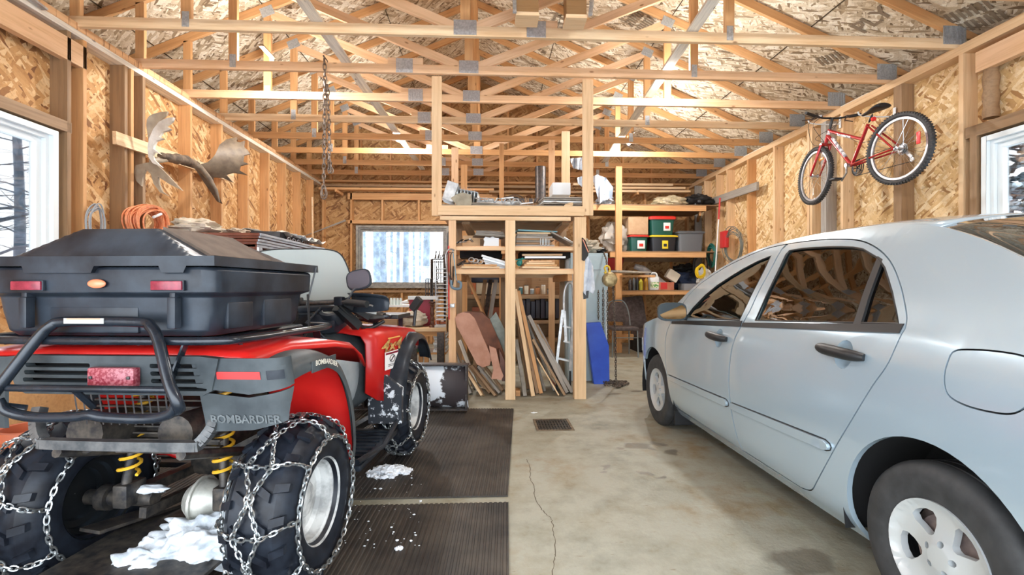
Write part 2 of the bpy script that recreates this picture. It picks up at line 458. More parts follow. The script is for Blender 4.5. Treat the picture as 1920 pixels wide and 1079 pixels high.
gw.add([(-5.0, YB+.14, 3.2), (-5.0, YB+.14, 3.6), (XP, YB+.14, ZP+.1), (4.8, YB+.14, 3.5), (4.8, YB+.14, 3.2)], [(0, 1, 2, 3, 4)])
# back wall sheathing with the window opening
bw0, bw1, bz0, bz1 = -2.74, -.84, 1.17, 2.46
for a, b in (((-3.7, YB+.14, 0), (bw0, YB+.17, 3.4)), ((bw1, YB+.14, 0), (4.5, YB+.17, 3.4)), ((bw0, YB+.14, 0), (bw1, YB+.17, bz0)), ((bw0, YB+.14, bz1), (bw1, YB+.17, 3.4))):
    gw.span(a, b)
wall_back = struct('wall_back', gw, M_OSBB, smooth=False)
def stud(x, y, z0=.04, z1=3.31, m=M_ORG, wall=None, w=.038, d=.14, name='stud', side='x'):
    if side == 'x': return board(name, (x, y, z0), (x, y, z1), d, w, m, wall, up=(0, 1, 0))
    return board(name, (x, y, z0), (x, y, z1), w, d, m, wall, up=(0, 1, 0))
# left wall
lw = MB(); LW0, LW1, LZ0, LZ1 = 2.35, 4.08, 1.25, 2.45
for a, b in (((-3.65, -.4, 0), (-3.62, LW0, 3.39)), ((-3.65, LW1, 0), (-3.62, 10.17, 3.39)), ((-3.65, LW0, 0), (-3.62, LW1, LZ0)), ((-3.65, LW0, LZ1), (-3.62, LW1, 3.39))):
    lw.span(a, b)
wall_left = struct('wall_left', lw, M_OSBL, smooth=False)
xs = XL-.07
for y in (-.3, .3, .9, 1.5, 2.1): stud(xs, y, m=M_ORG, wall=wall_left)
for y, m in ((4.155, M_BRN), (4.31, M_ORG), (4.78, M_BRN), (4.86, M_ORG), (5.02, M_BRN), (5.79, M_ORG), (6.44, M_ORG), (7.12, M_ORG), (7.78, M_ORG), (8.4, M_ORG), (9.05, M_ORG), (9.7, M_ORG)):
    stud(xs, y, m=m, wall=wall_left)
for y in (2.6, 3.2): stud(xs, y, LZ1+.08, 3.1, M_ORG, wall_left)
board('top_plate', (xs, -.38, ZT+.0), (xs, 10.14, ZT+.0), .15, .06, M_ROUGHP, wall_left)
board('top_plate', (xs, -.38, ZT-.055), (xs, 10.14, ZT-.055), .14, .05, M_WHITEW, wall_left)
board('bottom_plate', (xs, -.38, .02), (xs, 10.14, .02), .14, .04, M_BRN, wall_left)
board('header', (XL-.03, 2.2, 3.16), (XL-.03, 4.33, 3.16), .06, .19, M_PINK, wall_left)
board('window_head', (XL-.06, LW0-.1, LZ1+.06), (XL-.06, LW1+.1, LZ1+.06), .12, .09, M_BRN, wall_left)
board('window_sill_board', (XL-.06, LW0-.1, LZ0-.05), (XL-.06, LW1+.1, LZ0-.05), .12, .04, M_BRN, wall_left)
# right wall
rw = MB(); RW0, RW1, RZ0, RZ1 = 2.2, 4.02, 1.35, 2.5
for a, b in (((4.44, -.4, 0), (4.47, RW0, 3.39)), ((4.44, RW1, 0), (4.47, 10.17, 3.39)), ((4.44, RW0, 0), (4.47, RW1, RZ0)), ((4.44, RW0, RZ1), (4.47, RW1, 3.39))):
    rw.span(a, b)
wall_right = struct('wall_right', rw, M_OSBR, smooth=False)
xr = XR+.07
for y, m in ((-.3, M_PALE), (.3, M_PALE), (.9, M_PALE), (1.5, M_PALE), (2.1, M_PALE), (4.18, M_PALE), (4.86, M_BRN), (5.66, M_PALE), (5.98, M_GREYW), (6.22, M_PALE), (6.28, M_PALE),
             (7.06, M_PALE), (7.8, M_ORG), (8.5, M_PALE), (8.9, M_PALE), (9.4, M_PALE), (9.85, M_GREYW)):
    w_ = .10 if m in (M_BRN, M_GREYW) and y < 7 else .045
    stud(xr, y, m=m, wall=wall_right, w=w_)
stud(xr, 4.07, 0.04, 2.6, M_BRN, wall_right, w=.06)
board('top_plate', (xr, -.38, ZT-.02), (xr, 10.14, ZT-.02), .14, .04, M_PALE, wall_right)
board('top_plate', (xr, -.38, ZT-.06), (xr, 10.14, ZT-.06), .14, .04, M_PALE, wall_right)
board('top_plate', (xr+.02, 5.3, ZT+.015), (xr+.02, 9.9, ZT+.015), .10, .03, M_WHITEW, wall_right)
board('top_plate', (xr+.02, -.38, ZT+.015), (xr+.02, 4.75, ZT+.015), .10, .03, M_PALE, wall_right)
board('bottom_plate', (xr, -.38, .02), (xr, 10.14, .02), .14, .04, M_BRN, wall_right)
board('header', (XR+.03, 1.8, 3.17), (XR+.03, 4.05, 3.17), .06, .18, M_PINK, wall_right)
board('window_head', (XR+.06, RW0-.1, RZ1+.07), (XR+.06, RW1+.12, RZ1+.07), .12, .10, M_BRN, wall_right)
lg = MB(); lg.tube([(XR+.07, 3.98, 2.66+.05*i) for i in range(10)], [.055+.006*math.sin(i*2.1) for i in range(10)], 10)
part('log_post', lg, M_BRN, wall_right)
# back wall framing
ys = YB+.07
for x in (-3.4, -2.83, .2, .9, 1.5, 2.1, 3.3, 3.9, 4.22): stud(x, ys, m=M_ORG, wall=wall_back, side='y')
for x in (-2.2, -1.45): stud(x, ys, bz1+.1, 3.0, M_ORG, wall_back, side='y')
for x in (-2.4, -1.8, -1.2, -.6): stud(x, ys, .04, bz0-.1, M_ORG, wall_back, side='y')
for x in (-.45, -.3): stud(x, ys, m=M_ORG, wall=wall_back, side='y')
board('header', (-2.9, YB+.03, 3.06), (.3, YB+.03, 3.06), .06, .14, M_ORG, wall_back)
board('window_head', (-2.9, YB+.05, bz1+.07), (-.6, YB+.05, bz1+.07), .10, .07, M_ORG, wall_back)
board('window_sill_board', (-2.9, YB+.05, bz0-.07), (-.6, YB+.05, bz0-.07), .10, .05, M_BRN, wall_back)
board('top_plate', (-3.6, ys, ZT-.02), (4.4, ys, ZT-.02), .14, .04, M_ORG, wall_back)
for k in range(-7, 8):
    x = XP+k*.61; z1 = roofz(x)-.08
    if z1 > ZT+.2: stud(x, YB+.1, ZT, z1, M_ORG, wall_back, side='y', d=.09)
# eave end beyond the left wall, front wall with an added unseen opening, sized for the daylight it admits
ev = MB().span((-4.95, -.4, 3.38), (-3.65, 10.2, 3.40)); ev.span((-4.97, -.4, 3.38), (-4.94, 10.2, 3.62))
tag(part('trim_4', ev, M_OSBC, smooth=False), kind='structure')
ew = MB().span((4.44, -.4, 3.38), (4.9, 10.2, 3.40)); tag(part('trim_5', ew, M_OSBC, smooth=False), kind='structure')
fw = MB()
for a, b in (((-3.65, -.40, 0), (-3.3, -.35, 3.4)), ((4.1, -.40, 0), (4.47, -.35, 3.4)), ((-3.65, -.40, 2.1), (4.47, -.35, 3.4))): fw.span(a, b)
fw.add([(-5.0, -.37, 3.4), (XP, -.37, ZP+.1), (4.8, -.37, 3.4)], [(0, 1, 2)])
struct('wall_front', fw, M_OSBB, smooth=False)

# ---------- windows
def window(no, a, b, axis, out, muntin=None, m=M_ALU):
    """opening from a to b; axis 0 = in a side wall, 1 = in the back wall; out = outward sign"""
    f = MB(); lo, hi = V(a), V(b); n = 0 if axis == 0 else 1; u = 1-n
    base = lo[n]
    def bar(u0, z0, u1, z1, d0, d1):
        p = [0, 0, z0]; q = [0, 0, z1]; p[u] = u0; q[u] = u1; p[n] = base+out*d0; q[n] = base+out*d1; f.span(p, q)
    u0, u1, z0, z1 = lo[u], hi[u], lo.z, hi.z
    for t, d0, d1, off in ((.045, .02, .17, 0), (.03, .055, .17, .045), (.045, .09, .14, .075)):
        a0, a1, c0, c1 = u0+off, u1-off, z0+off, z1-off
        bar(a0, c0, a0+t, c1, d0, d1); bar(a1-t, c0, a1, c1, d0, d1); bar(a0+t, c0, a1-t, c0+t, d0, d1); bar(a0+t, c1-t, a1-t, c1, d0, d1)
    o = struct('window_%d' % no, f, m, bevel=.003, smooth=False)
    g = MB(); p = [0, 0, z0+.11]; q = [0, 0, z1-.11]; p[u] = u0+.11; q[u] = u1-.11; p[n] = base+out*.112; q[n] = base+out*.118; g.span(p, q)
    part('pane', g, M_PANE, o, smooth=False)
    return o
window(1, (XL, LW0, LZ0), (XL, LW1, LZ1), 0, -1)
window(2, (bw0, YB, bz0), (bw1, YB, bz1), 1, 1, m=noisy('grey_window_paint', (.20, .20, .19), (.36, .35, .32), 12, .5))
window(3, (XR, RW0, RZ0), (XR, RW1, RZ1), 0, 1)

# ---------- roof trusses
TY = [4.25+.754*k for k in range(-7, 8)]
T_LABEL = {}
for i, y in enumerate(TY):
    if i < 2: continue
    nm = {2: 'roof truss directly over the added opening in the front wall', 3: 'roof truss directly above the camera', 4: 'roof truss second in front of the camera', 5: 'roof truss over the rear wheels of the car', 6: 'roof truss above the windows on both sides',
          7: 'nearest roof truss in view, crossing the top of the photo', 8: 'second roof truss back, with the long rusty chain hanging from it',
          9: 'third roof truss back, just behind the two tall hanging posts',
          10: 'fourth roof truss back, its right end beside the bicycle handlebar', 11: 'fifth roof truss back, its right end left of the bicycle',
          12: 'roof truss third from the back wall', 13: 'roof truss second from the back wall', 14: 'last roof truss, closest to the back wall'}[i]
    T = thing('roof_truss', nm, 'roof truss', (XP, y, ZT), 'wooden roof trusses')
    m = [M_PINK, M_PALE, M_PINK][i % 3] if i < 11 else M_ORG
    r = .09; w = .04
    board('bottom_chord', (-4.88, y, ZT+r/2), (4.46, y, ZT+r/2), w, r, m, T)
    for sx in (-1, 1):
        xe = XP+sx*4.85
        a = V((XP, y, ZP-.0)); b = V((xe, y, roofz(xe)))
        board('top_chord', a, b, w, r, M_ORG, T, up=(0, 0, 1))
        xv = XP+sx*2.38; zt = roofz(xv)-.05
        board('web', (xv, y, ZT+r), (xv, y, zt), w, .085, M_ORG, T, up=(1, 0, 0))
        board('web', (XP+sx*.09, y, ZT+r*.9), (xv-sx*.03, y, zt-.03), w*.95, .085, M_PINK, T)
        for x_, z_, a_, b_, tl in ((xv, ZT+.085, .06, .13, 0), (xv, zt-.01, .15, .11, -sx), (XP+sx*4.5, ZT+.12, .22, .17, 0)):
            g = MB(); g.box((0, 0, 0), (a_, .004, b_))
            k_ = int(a_/.03)
            for q in range(k_): g.box((-a_/2+(q+.5)*a_/k_, -.003, 0), (.012, .003, b_*.92))
            g.v = [Matrix.Rotation(tl*math.atan(SL)*-1 if tl else 0, 3, 'Y') @ p for p in g.v]
            g.v = [p+V((x_, y-w/2-.003, z_)) for p in g.v]
            part('gusset_plate', g, M_PLATE, T, smooth=False)
    board('web', (-3.5, y, ZT+r), (-3.5, y, roofz(-3.5)-.04), w, .085, M_ORG, T, up=(1, 0, 0))
    board('king_post', (XP, y, ZT+r), (XP, y, ZP-.06), w, .085, M_ORG, T, up=(1, 0, 0))
    xs_ = .417 if i == 7 else -.87
    board('splice_block', (xs_-.17, y, ZT+r+.033), (xs_+.19, y, ZT+r+.033), w, .065, M_PINK, T)
    for x_, z_, a_, b_ in ((XP, ZT+.075, .20, .13), (xs_, ZT+.075, .17, .145)):
        g = MB(); g.box((x_, y-w/2-.003, z_), (a_, .004, b_)); k_ = 6
        for q in range(k_): g.box((x_-a_/2+(q+.5)*a_/k_, y-w/2-.006, z_), (.014, .003, b_*.94))
        part('gusset_plate', g, M_PLATE, T, smooth=False)
# long boards lying over the trusses that brace them
def brace(p, q, label, m=M_WHITEW, w=.10):
    a, b = WZ(*p, ZT+.115), WZ(*q, ZT+.115); d = (a-b).normalized()
    o = board('brace_board', a+d*1.6, b, w, .025, m); tag(o, label, 'board', None)
brace((622, 78), (792, 318), 'pale diagonal brace board over the left trusses')
brace((1296, 62), (1128, 312), 'pale stained diagonal brace board over the right trusses')

# ---------- outdoors
sn = MB()
def gz(x, y):
    d = max(0, (abs(x-.4)-6)/30)+max(0, (y-13)/60)
    return -.12+d*1.2+.25*noise.noise(V((x*.15, y*.15, 0)))*min(1, max(0, (math.hypot(x-.4, y-5)-8)/6))
nx, ny = 60, 60; P = []
for j in range(ny+1):
    for i in range(nx+1):
        x = -60+120*i/nx; y = -30+110*j/ny; P.append((x, y, gz(x, y)-.06))
sn.add(P, [(j*(nx+1)+i, j*(nx+1)+i+1, (j+1)*(nx+1)+i+1, (j+1)*(nx+1)+i) for j in range(ny) for i in range(nx)])
tag(part('snow_ground', sn, M_SNOW), 'snow covered ground outside the windows', 'snow', None, 'stuff')
M_BARK = noisy('snowy_bark', (.09, .12, .15), (.19, .24, .30), 4, .9, lo=.40, hi=.66)
M_NEED = noisy('frosted_needles', (.05, .08, .09), (.36, .43, .48), 7, .9, lo=.4, hi=.60)
def tree(x, y, h, r, seed, label, nb=26, blen=1.6, conifer=False, z0b=.6):
    rd = random.Random(seed); z0 = gz(x, y)-.15
    T = thing('tree', label, 'tree', (x, y, z0), 'trees beyond the windows')
    pts = [V((x+.06*math.sin(i*1.3+seed)*i/5, y+.05*math.cos(i+seed)*i/5, z0+h*i/8)) for i in range(9)]
    part('trunk', MB().tube(pts, [r*(1-.75*i/8) for i in range(9)], 10), M_BARK, T)
    b = MB(); s = MB()
    for k in range(nb):
        f = z0b/h+(1-z0b/h)*(k+rd.random())/nb; zb = z0+h*f; a = rd.random()*2*PI; L = blen*(1-.65*f)*(.6+.6*rd.random())
        p = V((x, y, zb)); q = [p]
        dz = (-.25 if conifer else .25)*L
        for j in range(1, 5):
            p = p+V((math.cos(a)*L/4, math.sin(a)*L/4, dz/4+.03*(rd.random()-.5))); a += (rd.random()-.5)*.5; q.append(p)
        b.tube(q, [.028*(1-f*.5), .02, .015, .01, .004], 5)
        for j in range(1, 5):
            for g in range(4 if conifer else 2):
                aa = a+(rd.random()-.5)*2.4; l2 = L*.35*rd.random()+.1; e = q[j]+V((math.cos(aa)*l2, math.sin(aa)*l2, (-.12 if conifer else .1)*rd.random()))
                b.tube([q[j], e], [.008, .003], 4)
                if conifer:
                    for h_ in range(5):
                        c = q[j].lerp(e, h_/4)+V(((rd.random()-.5)*.08, (rd.random()-.5)*.08, (rd.random()-.5)*.06))
                        s.ball(c, (.11, .11, .045), 6, 4, .5, rd.random()*9)
    part('branches', b, M_BARK, T)
    if conifer: part('foliage', s, M_NEED, T)
    return T
# ================= trees in the snow outside
def TX(px, Y): return WY(px, 400, Y).x
for (px, Y, h, r, s, lb) in ((706, 18.0, 14, .20, 1, 'thick rough trunk left of the middle of the back window'), (719, 18.6, 14, .22, 2, 'thick rough trunk close beside the first in the back window'), (747, 20, 13, .13, 3, 'slim trunk at the middle of the back window'),
                          (761, 19, 13, .20, 4, 'darker trunk right of the middle of the back window'), (799, 17.5, 13, .21, 5, 'single dark trunk at the right of the back window'), (683, 30, 14, .16, 6, 'faint far trunk at the left of the back window'),
                          (776, 34, 14, .16, 7, 'faint far thin trunk between the two dark ones in the back window'), (735, 36, 14, .2, 8, 'faint far trunk behind the slim one in the back window'), (788, 28, 12, .12, 9, 'thin far trunk beside the dark one at the right of the back window')):
    tree(TX(px, Y), Y, h, r*.72, s, lb, 16, 1.6, False, 2.6)
tree(-7.9, 8.0, 11, .11, 21, 'near snowy tree with many bare branches in the left window', 60, 3.4, False, .4)
for (x, y, s, lb) in ((-9.5, 8.2, 22, 'bare tree at the left edge of the left window'), (-11.5, 13.5, 23, 'far bare tree in the left window behind the near one'), (-14, 15, 24, 'second far bare tree in the left window'), (-16, 21, 25, 'farthest bare tree in the left window')):
    tree(x, y, 12, .16, s, lb, 50, 3.2, False, .5)
tree(9.9, 8.9, 7.5, .2, 31, 'frosted conifer seen through the right window', 120, 3.4, True, .3)
tree(12.5, 9.6, 9, .2, 32, 'second frosted conifer behind the first in the right window', 100, 3.2, True, .5)
# ================= silver saloon car (parked parallel to the walls, nose to the back)
M_PAINT = mat('silver_blue_paint', (.41, .52, .60), .22, .35, Coat_Weight=.8, Coat_Roughness=.04)
M_TRIMBLK = mat('black_rubber_trim', (.012, .013, .015), .45)
M_CARGLASS = M_glass('tinted_car_glass', (.66, .84, .80), 2.0)
M_CABIN = noisy('grey_seat_cloth', (.30, .40, .42), (.42, .54, .56), 30, .85)
M_TYRE = noisy('tyre_rubber', (.022, .024, .026), (.045, .047, .05), 12, .62)
M_RIM = mat('silver_wheel_cover', (.62, .66, .68), .35, .45)
M_DRUM = noisy('rusty_brake_drum', (.12, .09, .085), (.20, .15, .13), 20, .6)
M_DARKIN = mat('dark_underbody', (.006, .006, .007), .9)
M_CHROME = mat('chrome', (.8, .82, .85), .08, 1.)
OFF = [(.17, .10), (.25, .045), (.35, .02), (.5, .005), (.6, 0), (.75, .004), (.9, .022), (1.0, .05), (1.05, .075), (1.15, .12), (1.3, .20), (1.4, .255), (1.46, .31), (1.5, .36)]
PLAN = [(.46, .34), (.55, .2), (.7, .09), (.9, .03), (1.1, .0), (3.9, 0), (4.2, .005), (4.5, .04), (4.7, .12), (4.85, .27), (4.98, .5)]
TOPZ = [(.46, .98), (.7, 1.04), (.95, 1.09), (1.2, 1.19), (1.364, 1.268), (1.54, 1.349), (1.727, 1.411), (2.0, 1.448), (2.4, 1.458), (2.7, 1.45), (3.0, 1.405), (3.25, 1.335), (3.5, 1.235), (3.7, 1.10), (3.86, .975), (4.2, .895), (4.5, .83), (4.75, .75), (4.9, .66), (4.98, .58)]
CXM = 2.27
def carx(y, z): return 1.42+sinterp(OFF, z)+sinterp(PLAN, y)
CAR = thing('car', 'silver four door saloon car parked along the right wall', 'car', (CXM, 2.7, 0))
SIDE = [1]
def cfn(out=0.):
    s = SIDE[0]
    def f(y, z, d):
        x = carx(y, z)+d-out
        return V((x if s > 0 else 2*CXM-x, y, z))
    return f
def sp2(pts, n=5): return [(p.x, p.y) for p in smooth_path([(a, b, 0) for a, b in pts], n)]
def shrink(poly, g):
    n = len(poly); out = []; ar = sum(poly[i][0]*poly[(i+1) % n][1]-poly[(i+1) % n][0]*poly[i][1] for i in range(n)); sg = 1 if ar > 0 else -1
    for i in range(n):
        a, b, c = V(poly[i-1]), V(poly[i]), V(poly[(i+1) % n]); t1 = (b-a); t2 = (c-b)
        if t1.length < 1e-7 or t2.length < 1e-7: out.append((b.x, b.y)); continue
        t = (t1.normalized()+t2.normalized())
        if t.length < .2: out.append((b.x, b.y)); continue
        t.normalize(); nrm = V((-t.y, t.x))*sg; out.append((b.x+nrm.x*g, b.y+nrm.y*g))
    return out
def dedupe(poly, e=.004):
    o = []
    for p in poly:
        if not o or math.hypot(p[0]-o[-1][0], p[1]-o[-1][1]) > e: o.append(p)
    if math.hypot(o[0][0]-o[-1][0], o[0][1]-o[-1][1]) < e: o.pop()
    return o
frame_o = sp2([(3.721, .928), (3.566, 1.16), (3.297, 1.3), (3.025, 1.38), (2.845, 1.418), (2.64, 1.43), (2.386, 1.427), (2.14, 1.405), (1.986, 1.363), (1.85, 1.287), (1.734, 1.18), (1.661, 1.084), (1.641, 1.032)])
rear_seam = sp2([(1.641, 1.032), (1.662, .911), (1.718, .813), (1.81, .659), (1.935, .473), (2.03, .34), (2.10, .262), (2.19, .235)])
front_seam = sp2([(3.77, .235), (3.77, .306), (3.785, .413), (3.80, .525), (3.81, .666), (3.81, .80), (3.75, .90)])
mid_seam = sp2([(2.665, 1.428), (2.672, 1.2), (2.68, 1.02), (2.70, .964), (2.755, .841), (2.775, .646), (2.765, .487), (2.745, .369), (2.72, .27), (2.70, .235)])
def arch(cy, r, zc, z0, n=34, squash=1.05):
    a0 = math.asin((z0-zc)/r); P = []
    for k in range(n+1):
        a = a0+(PI-2*a0)*k/n; P.append((cy+r*math.cos(a), zc+r*math.sin(a)*squash if math.sin(a) > 0 else zc+r*math.sin(a)))
    return P                                  # from the +y side over the top to the -y side
CR, CFR, WZc = 1.50, 4.10, .295
ra = arch(CR, .365, .295, .17); fa = arch(CFR, .35, .295, .17)
fuel = dedupe(sp2([(1.452, .965), (1.455, .90), (1.435, .845), (1.38, .824), (1.30, .822), (1.24, .835), (1.205, .88), (1.205, .95), (1.235, .99), (1.32, .998), (1.42, .99), (1.45, .975)]))
top = [(y, sinterp(TOPZ, y)) for y in [.5+.06*k for k in range(int((3.80-.5)/.06)+1)]]
side_outer = dedupe([(.5, .62)]+top+[(3.80, .985), (3.735, .93)]+frame_o[1:]+rear_seam[1:]+[(3.76, .228), (3.77, .17)]+ra+[(1.12, .46), (1.16, .58), (1.10, .62)][1:])
fdoor = dedupe([p for p in frame_o if p[0] > 2.672]+[p for p in mid_seam]+front_seam)
rdoor = dedupe([p for p in frame_o if p[0] < 2.66]+rear_seam[1:]+mid_seam[::-1][:-1])
fglass = dedupe(sp2([(3.50, .955), (3.437, 1.045), (3.217, 1.20), (2.986, 1.306), (2.86, 1.347), (2.735, 1.368), (2.725, 1.2), (2.735, .985), (3.1, .97)], 3)+[])
fglass = [(3.49, .955), (3.437, 1.035), (3.33, 1.13), (3.217, 1.20), (3.1, 1.255), (2.986, 1.303), (2.86, 1.345), (2.735, 1.368), (2.725, 1.2), (2.735, .985)]
rglass = [(2.585, .995), (2.588, 1.15), (2.595, 1.28), (2.60, 1.365), (2.585, 1.388), (2.48, 1.391), (2.379, 1.388), (2.28, 1.383), (2.183, 1.375), (2.10, 1.366), (2.033, 1.352), (1.922, 1.305), (1.86, 1.262), (1.808, 1.21), (1.76, 1.16), (1.713, 1.10), (1.675, 1.045)]
fender = dedupe([(y, sinterp(TOPZ, y)) for y in [3.83+.06*k for k in range(20)] if y < 4.96]+[(4.97, .58), (4.9, .56), (4.55, .55)]+[p for p in fa if p[1] > .17 and (p[1] > .5 or p[0] < CFR)]+[(3.775, .17)]+[(p[0]+.004, p[1]) for p in front_seam])
hands = [(2.93, .868, 0), (1.885, .912, 0)]
def ell(cy, cz, a, b, n=16): return [(cy+a*math.cos(2*PI*k/n), cz+b*math.sin(2*PI*k/n)) for k in range(n)]
for s in (1, -1):
    SIDE[0] = s; f = cfn(); st = .045
    side_panel = part('side_panel', region(side_outer, [fuel] if s > 0 else [], st, f, .022), M_PAINT, CAR, angle=30)
    if s > 0:
        fd = part('fuel_door', region(shrink(fuel, .0055), [], st, f, .01), M_PAINT, CAR, angle=30)
        part('fuel_well', region(shrink(fuel, -.004), [], st, cfn(-.015), .004), M_DARKIN, CAR)
    fen = part('front_fender', region(fender, [], st, f, .022), M_PAINT, CAR, angle=30)
    for nm, poly, gl, hd in (('front_door', fdoor, fglass, hands[0]), ('rear_door', rdoor, rglass, hands[1])):
        pol = shrink(poly, .0055)
        hole = ell(hd[0], hd[1]-.004, .05, .058)
        d = part('door', region(pol, [gl, hole], st, f, .024), M_PAINT, CAR, angle=30)
        dish = MB(); rings = []
        for q in range(5):
            t = q/4; k = math.cos(t*PI/2)*.999+.001
            rings.append([f(hd[0]+.05*k*math.cos(a), hd[1]-.004+.058*k*math.sin(a), .028*math.sin(t*PI/2)) for a in [2*PI*j/18 for j in range(18)]])
        dish.loft(rings, True, False); part('handle_recess', dish, M_PAINT, d)
        hb = MB(); L = .125 if nm == 'rear_door' else .12
        pts = []; rr = []
        for q in range(13):
            u = -1+2*q/12; y = hd[0]-u*L+.01; z = hd[1]+.006-.006*u; x = carx(y, z)-.030*(1-abs(u)**4*.75)
            pts.append(V((x if s > 0 else 2*CXM-x, y, z))); rr.append(.027*(1-.42*abs(u)**4))
        hb.tube(pts, rr, 12, flat=.9); part('handle', hb, M_TRIMBLK, d, 'black door handle')
        part('window_pane', region(shrink(gl, -.006), [], st, cfn(-.012), .004), M_CARGLASS, d)
        part('gap_shade', MB().tube([f(a, b, .012) for a, b in dedupe(poly, .03)], .0065, 5, True), M_DARKIN, d)  # dark tube added behind the door gap to deepen its shade
        # rubber run round the glass
        rub = MB(); g2 = [f(a, b, .004) for a, b in shrink(gl, .004)]; rub.tube(g2, .0055, 6, True); part('window_seal', rub, M_TRIMBLK, d)
        lo, hi = (min(p[0] for p in pol), 3.72) if nm == 'front_door' else (1.655, 2.69)
        if nm == 'front_door': lo = 2.705
        bl = lambda y: .9655+(2.7-y)*(.06 if y < 2.7 else .0585)
        sb = [(lo, bl(lo)-.012), (hi, bl(hi)-.012), (hi, bl(hi)+.012), (lo, bl(lo)+.022)]
        part('belt_strip', region(sb, [], .06, cfn(.006), .006), M_TRIMBLK, d, 'black weather strip')
        m0, m1, z0, z1 = (2.79, 3.745, .487, .468) if nm == 'front_door' else (1.93, 2.745, .515, .487)
        mz = lambda y: z0+(z1-z0)*(y-m0)/(m1-m0)
        mp = [(m1, mz(m1)-.018), (m1, mz(m1)+.018), (m0+.03, mz(m0)+.021), (m0+.006, mz(m0)+.012), (m0, mz(m0)), (m0+.006, mz(m0)-.012), (m0+.03, mz(m0)-.021)]
        part('molding_edge_shade', region(shrink(mp, -.005), [], .06, cfn(.0015), .002), M_TRIMBLK, d)  # dark outline put in for the shade line round the molding
        part('side_molding', region(mp, [], .06, cfn(.017), .016), M_PAINT, d, bevel=.007)
        if nm == 'rear_door':
            part('quarter_glass_bar', region([(1.93, 1.312), (1.895, 1.296), (1.848, 1.03), (1.885, 1.028)], [], .06, cfn(.001), .012), M_TRIMBLK, d)
    # rocker bend, arch liners
    for cy, r in ((CR, .385), (CFR, .37)):
        lin = MB(); M_ = Matrix.Translation((1.45 if s > 0 else 2*CXM-1.45, cy, .295)) @ Matrix.Rotation(R(90)*s, 4, 'Y')
        lin.lathe([(r*1.04, 0), (r*1.04, .30), (.05, .30)], 20, M_, PI*1.15, R(90 if s < 0 else 90)-.24)
        part('wheel_arch_liner', lin, M_DARKIN, CAR)
SIDE[0] = 1
# rear and front bumpers
def bumper(nm, ys, z0, z1):
    rings = []
    for z in (z0, (z0*2+z1)/3, (z0+2*z1)/3, z1):
        L_ = [V((carx(y, min(max(z, .2), .62))-(.004 if z < z1 else 0), y, z)) for y in ys]
        rings.append(L_+[V((2*CXM-p.x, p.y, p.z)) for p in L_[::-1]])
    return MB().loft(rings, False, False)
part('rear_bumper', bumper('r', [1.155, 1.1, 1.0, .9, .8, .7, .6, .52, .47, .44], .22, .612), M_PAINT, CAR, solid=.012, angle=60)
part('front_bumper', bumper('f', [4.42, 4.5, 4.6, 4.7, 4.8, 4.88, 4.94, 4.98], .2, .55), M_PAINT, CAR, solid=.012, angle=60)
hl = [(4.52, .58), (4.56, .70), (4.72, .70), (4.88, .63), (4.9, .57), (4.7, .56)]
for s in (1, -1):
    SIDE[0] = s; part('headlight', region(hl, [], .04, cfn(.004), .004), mat('lamp_glass', (.6, .65, .7), .05, .3), CAR)
SIDE[0] = 1
tail = MB().loft([[V((CXM-.74+.03*k, .50-.01*k, .64)) for k in range(5)], [V((CXM-.70+.03*k, .52-.01*k, .93)) for k in range(5)]], False, False)
part('tail_light', tail, mat('red_lamp', (.5, .02, .02), .15), CAR)
def topsurf(y0, y1, crown, cut, m, nm, n=16, inset=0., ins_z=0.):
    rings = []
    for i in range(n+1):
        y = y0+(y1-y0)*i/n; ze = sinterp(TOPZ, y)-ins_z; xe = carx(y, sinterp(TOPZ, y))+inset; g = []
        for k in range(17):
            u = k/16; x = xe+(2*CXM-2*xe)*u; q = 1-(2*u-1)**2; q = q**.75
            g.append(V((x, y+cut*q*(1 if nm != 'w' else 1), ze+sinterp(crown, y)*q)))
        rings.append(g)
    return MB().loft(rings, False, False)
part('roof_panel', topsurf(1.72, 3.02, [(1.7, .055), (2.4, .05), (3.05, .055)], 0, M_PAINT, 'r'), M_PAINT, CAR, solid=.01, angle=60)
part('windshield', topsurf(3.03, 3.84, [(3, .055), (3.5, .085), (3.9, .10)], .05, M_CARGLASS, 'w', inset=.02), M_CARGLASS, CAR, solid=.005, angle=60)
part('rear_window', topsurf(.98, 1.71, [(.9, .06), (1.3, .07), (1.7, .055)], -.03, M_CARGLASS, 'w', inset=.012), mat('dark_rear_glass', (.03, .04, .04), .03, .0, Coat_Weight=1.), CAR, solid=.005, angle=60)
part('trunk_lid', topsurf(.46, .97, [(.4, .04), (1, .06)], -.03, M_PAINT, 't'), M_PAINT, CAR, solid=.01, angle=60)
part('hood', topsurf(3.87, 4.97, [(3.8, .09), (4.5, .09), (4.97, .03)], .03, M_PAINT, 'h'), M_PAINT, CAR, solid=.01, angle=60)
tb = MB().loft([[V((CXM-.66, .47, .60)), V((CXM+.66, .47, .60))], [V((CXM-.64, .48, .80)), V((CXM+.64, .48, .80))], [V((CXM-.55, .47, 1.0)), V((CXM+.55, .47, 1.0))]], False, False)
part('trunk_face', tb, M_PAINT, CAR, solid=.01)
ub = MB().span((1.75, .6, .16), (2.79, 4.85, .42)); ub.span((1.6, 1.95, .20), (2.94, 3.7, .24)); part('underbody', ub, M_DARKIN, CAR)
